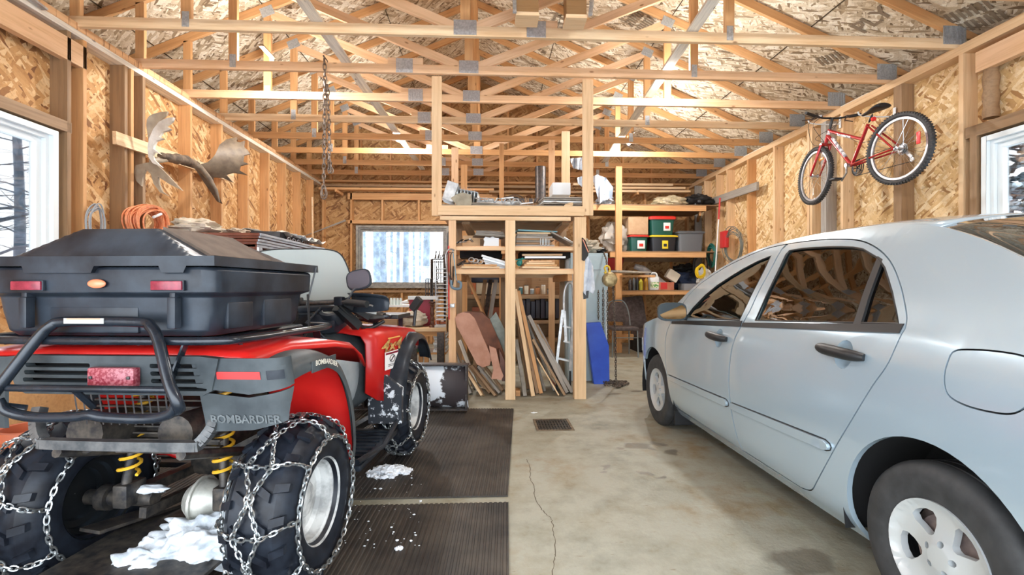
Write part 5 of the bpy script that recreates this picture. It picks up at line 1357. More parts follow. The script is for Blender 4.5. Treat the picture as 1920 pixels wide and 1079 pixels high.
# ---------- long rusty chain hanging from the second truss
def link_chain(mb, pts, pitch=.05, r=.006, w=.016):
    chain_links(mb, pts, pitch, r, w, 0)
hc = MB(); t = WY(608, 112, 4.93); top_ = V((t.x, t.y, ZT+.11))
link_chain(hc, [top_+V((0, -.0, 0)), WY(610, 165, 4.95)], .05)
link_chain(hc, [WY(609, 150, 4.95), WY(608, 250, 4.95), WY(607, 345, 4.95)])
link_chain(hc, [WY(614, 160, 4.96), WY(617, 240, 4.96), WY(617, 318, 4.96)])
c = WY(618, 315, 4.95)
for k in range(3): link_chain(hc, [c+V((.01*k-.01, .01*k, .06)), c+V((.02*math.sin(k*2), .02*k, -.05))], .045)
c = WY(607, 358, 4.95)
for q in range(2): hc.tube([c+V((.028*math.cos(a)*(1 if q else .7), .004*q, .055*math.sin(a)-.03*q)) for a in [2*PI*k/16 for k in range(16)]], .010, 7, True)
hc.tube([top_+V((.0, -.022, 0)), top_+V((0, -.024, .01)), top_+V((0, .09, .01)), top_+V((0, .10, -.06))], .008, 6)
solo('hanging_chain', hc, noisy('rusty_chain', (.14, .09, .06), (.34, .28, .23), 20, .5, .7), 'long rusty chain hanging doubled from a roof truss over the quad bike', 'chain')
# ---------- boxed lamp housings under the first truss
M_BOXW = wood('dark_varnished_board', (.46, .28, .12), (.36, .20, .08), (.20, .10, .03))
for (x0, x1, y1, sl, lb) in ((968, 1010, 28, (962, 968), 'left of two wooden drop blocks with a grey rail at the top of the photo'), (1062, 1100, 33, (1102, 1112), 'right of two wooden drop blocks with a grey rail at the top of the photo')):
    a, b = pbx(x0, -60, x1, y1-5, 3.9, .16); T = thing('drop_block', lb, 'hanging block', ((a.x+b.x)/2, 3.98, a.z), 'drop blocks at the ridge')
    part('block', MB().span(a, (b.x, b.y, 4.6), .004), M_BOXW, T, smooth=False)
    part('base_board', MB().span((a.x-.004, a.y-.01, a.z-.03), (b.x+.004, b.y+.01, a.z)), M_PALE, T, smooth=False)
    q0 = WY(sl[0], -80 if True else 0, 3.86); q1 = WY((sl[0]+sl[1])/2, y1-4, 3.86); r_ = MB()
    r_.beam(q1+V((0, 0, 0)), q1+V(((.14 if sl[0] > 1050 else 0), .25, .95)), .03, .02); part('rail', r_, M_PLATE, T)
pl = WY(985, -40, 4.0)
# ---------- garage door bracket on the left plate
br = MB().beam(WX(52, -6, -3.44), WX(84, 18, -3.44), .015, .05, up=(1, 0, 0)); solo('steel_bracket', br, M_PLATE, 'galvanised bracket at the top left corner of the photo', 'bracket')
# ---------- board across the right studs, broom and coils
tag(board('nailed_board', (4.275, 7.45, 2.80), (4.275, 9.25, 2.83), .04, .13, M_GREYW), 'grey weathered board nailed across the right studs near the back', 'board')
BR = thing('broom', 'long red and white handled brush leaning in the back right corner', 'broom', WX(1341, 520, 4.1))
a, b = WX(1350, 372, 4.16), WX(1341, 515, 4.1); m_ = a.lerp(b, .28)
part('handle', MB().tube([m_, b, b+V((0, .05, -1.35))], .012, 8), M_WHITE, BR); part('grip', MB().tube([a, m_], .016, 8), mat('red_enamel', (.55, .03, .03), .4), BR)
def coil(name, c, rx, rz, n, seed, m, label, cat, r=.004, axis='x', dep=.05, dropz=0):
    rd = random.Random(seed); mb = MB()
    for k in range(n):
        ax, az, of = rx*(.75+.35*rd.random()), rz*(.75+.35*rd.random()), (rd.random()-.5)*dep
        ph = rd.random()*.6; cx = (rd.random()-.5)*rx*.25; cz = (rd.random()-.5)*rz*.2
        P = [V((of, cx+ax*math.cos(q), cz+az*math.sin(q)*(1+.12*math.sin(q*2+ph)))) for q in [2*PI*j/28 for j in range(28)]]
        if axis == 'y': P = [V((p.y, p.x, p.z)) for p in P]
        mb.tube([V(c)+p for p in P], r, 5, True)
    return solo(name, mb, m, label, cat)
coil('cable_coil', WX(1375, 462, 4.2), .30, .30, 9, 2, mat('grey_cable', (.16, .17, .15), .5), 'dark cable coil hanging in the back right corner', 'cable', .006)
coil('hose_coil', WX(1335, 480, 4.16), .16, .20, 12, 3, mat('green_hose', (.02, .16, .13), .5), 'green hose coil hanging below the broom handle', 'hose', .009)
solo('red_case', MB().box(WX(1358, 450, 4.19), (.08, .20, .30), None, .02), bpy.data.materials['red_enamel'], 'red plastic case hanging inside the cable coil', 'case')
coil('extension_cord', WX(278, 418, -3.38), .24, .16, 26, 5, noisy('orange_cord', (.72, .22, .08), (.82, .36, .18), 30, .5), 'orange extension cord coiled against the left wall', 'cord', .008, dep=.14)
coil('wire_coil', WX(178, 420, -3.42), .085, .16, 7, 6, mat('grey_wire', (.32, .34, .36), .4), 'grey wire coil hanging on the left wall beside the window', 'cord', .006, dep=.05)
solo('hose_end', MB().tube([WX(288, 408, -3.30), WX(302, 402, -3.30)], .014, 8), M_WHITE, 'white plug end lying on the orange cord coil', 'plug')

# ---------- back wall ledge boards
for i, (x0, x1, z, y, lb) in enumerate(((-3.4, .1, 3.165, 9.86, 'long board on the left of the ledge above the back window'), (-3.3, 1.6, 3.235, 9.9, 'long dark board lying highest on the back ledge, left part'),
        (1.9, 4.0, 3.20, 9.7, 'pale board on the right of the back ledge, middle one'), (1.7, 3.75, 3.27, 9.72, 'pale board topmost on the right of the back ledge'), (2.0, 4.1, 3.13, 9.68, 'pale board lowest on the right of the back ledge'),
        (.0, 2.6, 3.12, 9.8, 'brown board along the back ledge behind the hanging posts'))):
    tag(board('spare_board', (x0, y, z), (x1, y, z+.01), .19, .045, [M_ORG, M_BRN, M_PALE, M_PALE, M_PALE, M_BRN][i]), lb, 'board', 'spare boards on the back ledge')
for x in (-3.0, -1.0, 1.0, 3.0): tag(board('ledge_bracket', (x, 9.55, 3.085), (x, 10.0, 3.085), .04, .05, M_ORG), 'wooden bracket arm under the spare boards on the back ledge', 'bracket', 'ledge brackets')

# ---------- timber rack in the middle
TR = thing('timber_rack', 'open rack of pale posts and shelves in the middle of the garage', 'rack', (.3, 5.4, 0))
Yf, Yb = 5.075, 6.35; zt = 1.925
RNG = random.Random(1)
board('post', (-.385, Yf+.02, 0), (-.385, Yf+.02, zt), .075, .10, M_PINK, TR, up=(0, 1, 0))
board('post', (.223, Yf, 0), (.223, Yf, zt), .105, .09, M_PALE, TR, up=(0, 1, 0))
board('post', (.962, Yf, 0), (.962, Yf, zt), .125, .10, M_PALE, TR, up=(0, 1, 0))
for x in (-.40, .20, .98): board('post', (x, Yb, 0), (x, Yb, 1.95), .09, .05, M_BRN, TR, up=(0, 1, 0))
board('front_beam', (-.53, Yf-.04, 1.985), (1.0, Yf-.04, 1.985), .045, .10, M_PALE, TR)
board('front_rail', (-.51, Yf-.02, 1.905), (.86, Yf-.02, 1.905), .06, .04, M_PALE, TR)
board('back_rail', (-.5, Yb, 1.98), (1.05, Yb, 1.98), .045, .10, M_BRN, TR)
for x in (-.48, .97): board('side_rail', (x, Yf, 1.985), (x, Yb, 1.985), .04, .09, M_PINK, TR)
dk = MB().span((-.5, Yf-.0, 2.04), (.98, Yb+.05, 2.055)); part('deck', dk, noisy('curled_fibreboard', (.22, .18, .14), (.40, .35, .28), 5, .8), TR, smooth=False)
for nm, z, h in (('a', 1.59, .032), ('b', 1.345, .045)):
    board('shelf_rail', (-.35, Yf+.03, z), (.17, Yf+.03, z), .05, h, M_PALE, TR); board('shelf_rail', (.277, Yf+.03, z), (.90, Yf+.03, z), .05, h, M_PALE, TR)
    board('shelf_rail', (-.4, Yb-.04, z), (.98, Yb-.04, z), .05, .07, M_PALE, TR)
    part('shelf_board', MB().span((-.43, Yf+.03, z+h/2), (1.0, Yb-.03, z+h/2+.014)), M_PINK, TR, smooth=False)
for x, z in ((-.32, 1.29), (.235, 1.29), (.87, 1.29)): board('cleat', (x, Yf+.05, z), (x, Yb, z), .05, .075, M_ORG, TR)
for x in (.15,): board('cleat', (x, Yf+.05, 1.54), (x, Yf+.05, 1.62), .04, .05, M_ORG, TR)
for xx in ((-.26, -.12), (.86, .62)): board('brace', (xx[0], Yf+.3, 1.9), (xx[1], Yb-.2, 1.66), .09, .03, M_BRN, TR)
# hanging posts from the trusses
for x, y, z0, w_, d_, m, lb in ((-.547, 5.062, 1.93, .102, .04, M_PALE, 'tall pale post hanging from the second truss at the left end of the rack deck'), (1.048, 5.062, 1.945, .112, .04, M_PALE, 'tall pale post with screw holes hanging at the right end of the rack deck'),
        (-.456, 6.45, 2.06, .09, .04, M_PINK, 'short upright behind the left end of the rack deck, the left one of a pair'), (-.36, 6.95, 1.98, .09, .04, M_ORG, 'short upright behind the left end of the rack deck, the right one of a pair'),
        (.19, 7.3, 2.0, .07, .04, M_ORG, 'orange upright behind the middle of the rack deck'), (1.03, 6.42, 2.06, .11, .04, M_PALE, 'pale upright rising from the back right of the rack deck'), (.93, 7.1, 2.0, .09, .04, M_PINK, 'pinkish upright just behind the pale one at the back right of the rack')):
    z1 = ZT if y < 6 else {6.45: 3.05, 6.95: 2.95, 7.3: 3.37, 6.42: 3.28, 7.1: 3.37}[y]
    tag(board('hanging_post' if y < 6 else 'upright', (x, y, z0 if y < 6 else (.0 if y > 6.6 else 2.06)), (x, y, z1), w_, d_, m, up=(0, 1, 0)), lb, 'post', 'posts around the rack deck')
# ================= things on and around the rack
M_GALV = noisy('dull_aluminium', (.40, .43, .45), (.66, .69, .70), 14, .4, .6)
M_PVC = mat('white_pvc', (.72, .76, .78), .4)
M_CARD = noisy('cardboard', (.46, .30, .17), (.52, .35, .21), 12, .8)
M_DUSTY = noisy('dusty_dark_board', (.20, .18, .15), (.32, .29, .25), 8, .8)
# gutters and downpipes on the deck
el = MB().span(WY(834, 386, 5.12), WY(858, 358, 5.35)); el.v = [Matrix.Rotation(R(18), 3, 'Y') @ (p-V((-.4, 5.2, 2.1)))+V((-.42, 5.2, 2.15)) for p in el.v]
solo('downpipe_end', el, M_GALV, 'square grey downpipe piece at the left end of the rack deck', 'downpipe', bevel=.004)
for k in range(7):
    x = -.36+.036*k; mb = MB(); pts = [(0, 0), (.02, .15), (-.012, .155), (-.026, .185)]
    mb.loft([[V((x+a-.0, 5.2+.03*k, 2.10+b)) for a, b in pts], [V((x+a+.03, 5.75+.03*k, 2.10+b)) for a, b in pts]], False, False)
    solo('gutter_length', mb, M_GALV, 'dark grey gutter length standing on edge in the bundle at the left of the deck', 'gutter', 'gutters on edge on the rack deck', solid=.003)
hp = slab([(845, 372), (858, 364), (868, 362), (884, 366), (885, 380), (880, 395), (868, 399), (860, 390), (852, 380)], 5.03, .012, step=8); solo('hanging_rag', hp, noisy('beige_hide', (.26, .23, .17), (.40, .36, .27), 10, .9), 'grey brown leather scrap hanging over the front beam of the rack', 'rag')
for k in range(7):
    y = 5.15+.05*k; z = 2.072+.012*(k % 3)+(.02 if k > 4 else 0); x0 = -.13+.02*(k % 4); x1 = .30+.03*(k % 3); mb = MB()
    s = [(0, .03), (0, 0), (.028, 0), (.028, .02)]
    mb.loft([[V((x0, y+a, z+b+.004*k)) for a, b in s], [V((x1, y+a+.1, z+b+.012)) for a, b in s]], False, False)
    solo('metal_channel', mb, M_GALV if k % 2 else M_PVC, 'thin pale channel in the bundle at the middle of the rack deck', 'channel', 'metal channels on the rack deck', solid=.003)
solo('white_strip', MB().beam((-.02, 5.55, 2.135), (.30, 5.65, 2.14), .04, .025), M_PVC, 'white strip lying on top of the metal channels', 'strip')
bx1 = MB().span((.32, 6.15, 2.07), (.78, 6.4, 2.27), .004); solo('wooden_case', bx1, M_BRN, 'shallow brown wooden box with a dark top on the rack deck', 'box'); solo('case_lid', MB().span((.34, 6.12, 2.275), (.76, 6.38, 2.32)), M_DARKST, 'dark flat lid on the shallow brown wooden box', 'panel')  # brown wooden case and its dark lid
rd = random.Random(8)
sh = MB()
for k in range(22): p = V((.40+rd.random()*.10, 5.25+rd.random()*.2, 2.075)); sh.beam(p, p+V(((rd.random()-.4)*.16, .1*rd.random(), .05+.06*rd.random())), .012, .004)
tag(part('wood_offcuts', sh, M_BRN, None, None, (.45, 5.3, 2.06), smooth=False), 'tangle of small wood offcuts on the rack deck', 'offcuts', None, 'stuff')
for k in range(4):
    mb = MB().beam((.56, 5.2+.0, 2.072+.020*k), (1.0, 5.25, 2.075+.022*k), .30, .013, up=(0, 0, 1)); solo('flat_panel', mb, [M_DUSTY, M_PVC, M_DUSTY, M_GREYW][k], 'grey edged flat panel stacked at the right of the rack deck', 'panel', 'flat panels on the rack deck', smooth=False)
solo('small_white_box', MB().span(WY(1036, 366, 5.5), WY(1062, 353, 5.8), .01), M_PVC, 'small white package at the right of the rack deck', 'package')
solo('angled_stick', MB().beam(WY(1064, 388, 5.02), WY(1078, 374, 5.3), .07, .03, b=.003), M_PALE, 'short pale block tilted over the front beam of the rack', 'block')
for k in range(9):
    x0 = -.22+.07*k; y = 5.12+.03*(k % 4); z = 2.075+.02*((k*3) % 4)
    solo('bent_flashing', MB().beam((x0, y, z), (x0+.13, y+.06, z+.012*(k % 3)), .03, .012), [M_GALV, M_STEEL, M_PVC][k % 3], 'short bent metal strip in the clutter at the front of the rack deck', 'metal strip', 'metal strips on the rack deck')
for k in range(5):
    solo('strap_piece', MB().tube([(-.12+.09*k, 5.16, 2.09), (-.09+.09*k, 5.14, 2.135), (-.05+.09*k, 5.14, 2.13), (-.03+.09*k, 5.18, 2.085)], .008, 6), M_GALV, 'small bent metal bracket on the rack deck', 'bracket', 'bent brackets on the rack deck')
cu_ = MB(); cu_.loft([[V((-.30+.1*i, 5.06, 2.062+.035*math.sin(i*.75)*(.3+.07*i) if i < 11 else 2.07)) for i in range(12)], [V((-.30+.1*i, 5.5, 2.062)) for i in range(12)]], False, False)
part('curled_sheet', cu_, bpy.data.materials['curled_fibreboard'], TR, solid=.006)
# black stovepipe behind
solo('stove_pipe', MB().tube([(.86, 8.0, 1.95), (.86, 8.0, 3.2)], .09, 16), M_DARKST, 'dark stove pipe behind the right end of the rack deck', 'pipe')
coil('wire_loop', (.42, 8.4, 2.62), .24, .17, 5, 9, M_DARKST, 'dark wire loop hanging behind the rack deck', 'wire', .008, 'y', .05)
# upper shelf contents (shelf top z 1.62)
zA, zB = 1.622, 1.384
for k in range(5):
    mb = MB().beam((-.165+.01*k, 5.2+.02*k, zA+.115+.013*k), (.16, 5.25, zA+.10+.013*k), .25, .008, up=(0, 0, 1)); solo('thin_panel', mb, [M_DUSTY, M_GREYW][k % 2], 'thin grey panel stacked behind the white bracket on the upper shelf', 'panel', 'thin panels left of the middle post', smooth=False)
solo('panel_rest', MB().span((-.1, 5.35, zA+.002), (.1, 5.5, zA+.10)), M_BRN, 'brown block under the thin grey panels on the upper shelf', 'block')
solo('white_bracket', MB().prism([(0, 0), (.165, 0), (.165, .085), (.12, .09), (.10, .105), (.07, .09), (.02, .10), (0, .075), (.01, .05)], .03, Matrix.Translation((-.06, 5.17, zA+.002)) @ Matrix.Rotation(R(90), 4, 'X')), M_PVC, 'white moulded bracket on the upper shelf left of the middle post', 'bracket')
for k in range(4): solo('metal_fitting', MB().beam(WY(846+8+9*k, 458-3*k, 5.2), WY(868+6*k, 450+4*(k % 2), 5.3), .02, .012), M_GALV if k % 2 else M_DARKST, 'loose metal fitting at the left of the upper shelf', 'fitting', 'fittings on the upper shelf')
solo('wood_block', MB().span(WY(868, 462, 5.4), WY(905, 446, 5.6), .004), M_PALE, 'pale wood block at the back left of the upper shelf', 'block')
for k in range(7):
    w_ = .33-.02*(k % 3)-.03*(k > 4); mb = MB().span((.285+.003*k, 5.16, zA+.001+.0225*k), (.285+w_+.09, 5.5, zA+.0215+.0225*k)); solo('stacked_board', mb, [M_GREYW, M_BRN, M_DUSTY, M_BRN, M_GREYW, M_DUSTY, M_PALE][k], 'short brown or grey board stacked right of the middle post on the upper shelf', 'board', 'short boards on the upper shelf', smooth=False, bevel=.002)
solo('blue_board', MB().beam((.29, 5.25, zA+.172), (.72, 5.3, zA+.160), .3, .012, up=(0, 0, 1)), mat('faded_blue_paint', (.16, .36, .42), .6), 'faded blue board on top of the short board stack', 'board', smooth=False)
for k in range(3): mb = MB(); x = .55+.035*k; mb.loft([[V((x, 5.12, zA+.085)), V((x, 5.12, zA+.01)), V((x+.025, 5.12, zA+.01)), V((x+.025, 5.12, zA+.085))], [V((x, 5.4, zA+.085)), V((x, 5.4, zA+.01)), V((x+.025, 5.4, zA+.01)), V((x+.025, 5.4, zA+.085))]], False, False); solo('white_channel', mb, M_PVC, 'short white channel standing at the right of the upper shelf', 'channel', 'white channels on the upper shelf', solid=.004)
solo('slanted_panel', MB().beam((.66, 5.25, zA+.155), (.90, 5.25, zA+.03), .30, .015, up=(0, 0, 1)), M_DUSTY, 'dark panel slanting down at the right end of the upper shelf', 'panel', smooth=False)
solo('white_pipe', MB().tube([(.80, 5.12, zA+.095), (.93, 5.12, zA+.02)], .012, 10), M_PVC, 'white pipe end resting on the slanted panel', 'pipe')
# lower shelf contents
for k in range(4):
    a = WY(903+2*k, 480+5*k, 5.12+.04*k); b = WY(958-4*k, 496+3*k, 5.12+.04*k); solo('white_profile', MB().beam(a, b, .02, .022), M_PVC if k % 2 == 0 else M_GALV, 'long pale profile slanting across the lower shelf at left', 'profile', 'pale profiles on the lower shelf')
for k in range(5): solo('pipe_fitting', MB().tube([WY(858+9*k, 498-2*(k % 2), 5.15), WY(872+9*k, 490+5*(k % 3), 5.22)], .014, 8), [M_DARKST, M_STEEL][k % 2], 'small metal pipe fitting at the left of the lower shelf', 'fitting', 'fittings on the lower shelf')
for k in range(3): solo('clamp_ring', MB().tube([WY(884+8*k, 488+2*k, 5.13)+V((.028*math.cos(a), 0, .022*math.sin(a))) for a in [2*PI*q/14 for q in range(14)]], .006, 6, True), M_GALV, 'round metal clamp on the lower shelf', 'clamp', 'ring clamps on the lower shelf')
for k in range(6):
    x0 = -.30 if k < 2 else .30; mb = MB().beam((x0+.02*k, 5.15, zB+.010+.020*(k if k < 2 else k-2)), (x0+(.40 if k < 2 else .50)-.03*k, 5.2, zB+.010+.022*(k if k < 2 else k-2)), .2, .018, up=(0, 0, 1)); solo('lath', mb, [M_PALE, M_ORG, M_PALE, M_ORG, M_PALE, M_PINK][k], 'pale lath lying on the lower shelf', 'lath', 'laths on the lower shelf', smooth=False)
solo('white_lath', MB().beam((.38, 5.11, zB+.118), (.82, 5.13, zB+.122), .03, .022), M_PVC, 'white flat bar on top of the laths on the lower shelf', 'bar')
solo('pale_lath', MB().beam((.36, 5.22, zB+.15), (.80, 5.24, zB+.155), .05, .02), M_PALE, 'pale lath topmost on the lower shelf at right', 'lath')
cl = MB().ball(WY(974, 494, 5.15), (.035, .03, .03), 12, 8, .4, 2); cl.tube([WY(966, 488, 5.15), WY(985, 486, 5.15)], .008, 6); cl.tube([WY(972, 500, 5.15), WY(980, 484, 5.14)], .008, 6); solo('teal_clamp', cl, mat('teal_enamel', (.02, .22, .20), .4), 'teal metal clamp beside the middle post on the lower shelf', 'clamp')
solo('dark_bin', MB().span(WY(862, 484, 5.6), WY(940, 471, 6.0), .004), M_DARKIN, 'dark flat box at the back of the lower shelf', 'box')
solo('case', MB().span(WY(975, 484, 5.7), WY(1060, 473, 6.1), .004), M_DARKIN, 'dark flat case behind the laths of the lower shelf', 'case')
# filing boxes and jars on low shelves seen through the rack (Y 7.2)
SH = thing('low_shelves', 'dark wooden shelves standing behind the timber rack', 'shelves', (.45, 7.4, 0))
Ys = 7.3
for py in (558, 605, 640): a = WY(880, py, Ys); board('shelf_board', (-.55, Ys+.17, a.z), (1.15, Ys+.17, a.z), .34, .05, M_BRN, SH)
for x in (-.57, .25, 1.17): board('side', (x, Ys+.2, 0), (x, Ys+.2, 1.45), .30, .04, M_BRN, SH, up=(1, 0, 0))
part('back_board', MB().span((-.6, Ys+.36, 0), (1.2, Ys+.38, 1.45)), M_BRN, SH, smooth=False)
zS = WY(880, 555, Ys).z; zS2 = WY(880, 602, Ys).z
solo('navy_case', MB().span((-.27, Ys+.02, zS+.20), (.21, Ys+.32, zS+.36), .01), mat('navy_plastic', (.012, .018, .04), .4), 'dark navy toolbox on the low shelves behind the rack', 'toolbox')
for k, (x, m) in enumerate(((-.27, 'r'), (-.195, 'c'), (-.0, 'c'))):
    w_ = .07 if k == 0 else .19; solo('file_box', MB().span((x, Ys+.03, zS+.02), (x+w_, Ys+.3, zS+.19), .003), mat('faded_orange_box', (.5, .16, .07), .7) if k == 0 else noisy('cream_box', (.52, .45, .32), (.58, .50, .38), 8, .7), ['orange file box at the left behind the brown cushion', 'cream file box, left of two behind the rack', 'cream file box, right of two behind the rack'][k], 'box', 'file boxes behind the rack')
solo('brown_crate', MB().span((-.26, Ys+.02, zS2+.02), (.21, Ys+.3, zS2+.20), .004), mat('red_brown_box', (.28, .09, .05), .7), 'red brown crate under the cream boxes behind the rack', 'crate')
for k in range(7):
    x = .40+.088*k; h = .07+.03*((k*7) % 3); c = (x, Ys+.10, zS+.02); J = thing('jar', 'small jar of paint or screws in the row behind the rack', 'jar', c, 'jars behind the rack')
    part('body', MB().lathe([(.001, 0), (.032, 0), (.034, .01), (.034, h-.01), (.028, h)], 14, Matrix.Translation(c)), mat('jar_%d' % k, [(.35, .32, .25), (.06, .16, .18), (.55, .5, .4), (.25, .3, .33), (.45, .2, .08), (.6, .55, .45), (.2, .2, .2)][k], .3), J)
    part('lid', MB().lathe([(.001, h+.012), (.03, h+.012), (.031, h), (.001, h)], 14, Matrix.Translation(c)), M_WHITE if k % 2 else M_DARKST, J)
for k in range(9):
    x = .42+.075*k; solo('dark_binder', MB().span((x, Ys+.04, zS2+.028), (x+.062, Ys+.28, zS2+.028+.26+.02*(k % 3)), .004), mat('binder_%d' % k, (.012+.004*(k % 3), .014, .022+.006*(k % 2)), .5), 'dark binder standing in the row behind the rack', 'binder', 'dark binders behind the rack')
# leaning boards under the rack (feet towards the camera, tops against the back rail)
def lean(x0, x1, yb, yt, zt_, w_, t_, m, lb, grp='boards leaning under the rack', nm='leaning_board'):
    """thin edge faces the camera: board stands from x0 (floor) to x1 (top)"""
    p, q = V((x0, yb, 0.0)), V((x1, yt, zt_)); d = (q-p).normalized(); side = V((0, 1, 0)); n = d.cross(side).normalized(); side = n.cross(d)
    mb = MB(); M = Matrix((d, side, n)).transposed(); mb.box((0, 0, 0), ((q-p).length, w_, t_), M, .002); c = (p+q)/2
    o = mesh_obj(nm, MB(), m) if False else None
    mb2 = MB().box((0, 0, 0), ((q-p).length, w_, t_), None, .002); o = mesh_obj(nm, mb2, m, smooth=False); M4 = M.to_4x4(); M4.translation = c+V((0, w_/2, abs(n.z)*t_/2+.002)); place(o, M4)
    return tag(o, lb, 'board', grp)
L = [(862, 750, 843, 610, .035, M_PALE, 'narrow board leaning at the far left under the rack'), (882, 748, 848, 655, .03, M_GREYW, 'grey board leaning beside the left post of the rack'), (897, 745, 862, 642, .03, M_WHITEW, 'white painted board leaning left under the rack'),
     (912, 735, 872, 690, .03, M_PALE, 'short board propped under the brown cushion'), (930, 748, 885, 690, .02, M_BRN, 'thin dark board leaning under the brown cushion'), (938, 747, 898, 692, .02, M_GREYW, 'thin grey board leaning under the brown cushion'), (944, 746, 908, 690, .02, M_BRN, 'thin brown board against the middle post of the rack'),
     (993, 748, 967, 560, .045, M_BRN, 'tall dark board right of the middle post'), (1000, 750, 966, 545, .03, M_PALE, 'tall ragged board right of the middle post'), (1015, 752, 972, 548, .03, M_ORG, 'tall orange brown board leaning right of the middle post'),
     (1040, 752, 985, 595, .02, M_DUSTY, 'dark tall board leaning in the middle of the right bay'), (1046, 755, 1003, 670, .012, mat('red_painted_edge', (.42, .10, .05), .6), 'board with a red painted edge leaning in the right bay'), (1049, 756, 1008, 675, .010, M_PALE, 'thin strip leaning beside the red edged board'),
     (1064, 742, 992, 595, .03, M_GREYW, 'long grey board leaning towards the step ladder'), (1068, 740, 1002, 612, .04, M_BRN, 'thick brown board leaning towards the step ladder'), (1070, 738, 1008, 612, .02, M_GREYW, 'thin weathered board, rightmost of those leaning in the rack')]
L += [(985, 749, 968, 640, .03, M_DUSTY, 'dusty dark board low beside the middle post'), (1008, 752, 975, 590, .025, M_BRN, 'brown splintered board in the left of the right bay'), (1022, 753, 978, 575, .02, M_DUSTY, 'long dusty board behind the orange brown one'),
     (1056, 748, 990, 620, .03, M_DUSTY, 'dusty board in the middle of the right bay'), (1060, 745, 1000, 640, .02, M_BRN, 'brown board crossing behind the red edged board'), (1074, 738, 1016, 640, .03, M_GREYW, 'short grey board nearest the right post'),
     (870, 750, 850, 690, .02, M_BRN, 'short brown board at the far left under the rack'), (890, 748, 868, 680, .02, M_DUSTY, 'short dusty board left of the cushion foot'), (905, 748, 876, 700, .02, M_PALE, 'short slat left of the cushion foot'), (920, 748, 880, 690, .02, M_BRN, 'long brown slat below the cushion'), (935, 747, 892, 700, .015, M_PALE, 'short slat below the cushion')]
for i, (bx_, by_, tx_, ty_, th, m, lb) in enumerate(L):
    p = WZ(bx_, by_, 0); y = 5.14+.125*(i % 4); a = WY(bx_, by_, y); b = WY(tx_, ty_, y+.12)
    lean(a.x, b.x, y, y+.12, b.z, .11, th*1.35, [m, M_DUSTY, m][i % 3] if m is M_PALE else m, lb)
solo('offcut_block', MB().span(WY(977, 752, 5.02), WY(992, 740, 5.3), .003), M_ORG, 'short squared block on the floor right of the middle post', 'block')
solo('offcut_end', MB().span(WY(967, 747, 5.2), WY(974, 728, 5.35), .003), M_ORG, 'small upright offcut against the middle post', 'block')
for k in range(3): tag(board('slat', WZ(884+7*k, 738, 0.02)+V((0, .3, .01)), V((-.05+.07*k, 6.2, 1.28)), .05, .015, [M_BRN, M_DARKST, M_GREYW][k]), ['dark slat leaning at the back left under the rack', 'black bar leaning at the back left under the rack', 'grey slat leaning at the back left under the rack'][k], 'slat')
tag(board('broom_stick', (-.02, 5.9, .75), (-.28, 6.1, 1.33), .03, .03, M_ORG), 'brown stick slanting above the leather cushion', 'stick')
# brown leather cushion with a paler lower edge
M_LEA = noisy('brown_leather', (.085, .028, .014), (.19, .07, .035), 5, .5); M_LEAP = noisy('pale_suede_edge', (.38, .18, .115), (.50, .27, .19), 6, .75)
CU = thing('leather_cushion', 'brown leather cushion with pale edge leaning under the rack', 'cushion', WY(905, 690, 5.1))
fcu = slab([(853, 598), (858, 590), (868, 587), (880, 588), (890, 598), (922, 672), (918, 686), (905, 690), (894, 684), (856, 612)], lambda u, v: 5.02, .11, step=7); part('edge', fcu, M_LEAP, CU, 'pale suede edge', bevel=.018, angle=60)
cu2 = slab([(868, 587), (888, 586), (904, 587), (918, 600), (936, 640), (946, 668), (946, 690), (922, 672), (892, 606)], lambda u, v: 5.06+.002*(u-868), .20, step=7); part('face', cu2, M_LEA, CU, bevel=.02, angle=60)
lg_ = slab([(917, 650), (930, 655), (938, 690), (944, 706), (940, 714), (930, 712), (921, 712), (925, 694), (920, 672)], lambda u, v: 5.0, .06, step=7); part('flap', lg_, M_LEAP, CU, 'pale suede flap hanging down', bevel=.012, angle=60)
part('lower_face', slab([(936, 655), (947, 680), (947, 716), (941, 716), (938, 690)], 5.10, .1, step=7), M_LEA, CU)
solo('grey_green_board', slab([(918, 600), (930, 586), (946, 618), (946, 662), (936, 640)], 5.32, .04, step=9), noisy('grey_green_paint', (.20, .24, .22), (.32, .36, .33), 10, .7), 'grey green panel standing behind the leather cushion', 'panel')
# step ladder folded against the right post
LDR = thing('step_ladder', 'small folded aluminium step ladder at the right post of the rack', 'step ladder', (.75, 5.5, 0))
def LP(px, py, y=5.45): return WY(px, py, y)
lm = MB(); lm.tube(smooth_path([LP(1057, 588), LP(1058, 550), LP(1063, 534), LP(1069, 531), LP(1074, 540), LP(1075, 590)], 5), .015, 10)
part('hoop', lm, M_GALV, LDR)
for a, b in (((1055, 582), (1043, 688)), ((1075, 582), (1069, 695)), ((1058, 584), (1061, 640)), ((1073, 590), (1076, 635))):
    part('leg', MB().beam(LP(*a, 5.42), LP(*b, 5.40), .03, .022, up=(0, 1, 0)), M_GALV, LDR)
for y_, x0, x1 in ((640, 1056, 1075), (672, 1044, 1066), (612, 1055, 1076)): part('step', MB().beam(LP(x0, y_, 5.44), LP(x1, y_+5, 5.44), .07, .02), M_GALV, LDR)
for a, b in (((1044, 690), (1044, 705)), ((1069, 697), (1070, 712))): part('foot', MB().beam(LP(*a, 5.41), V((LP(*a, 5.41).x, 5.41, 0)), .02, .02, up=(0, 1, 0)), M_TRIMBLK, LDR)
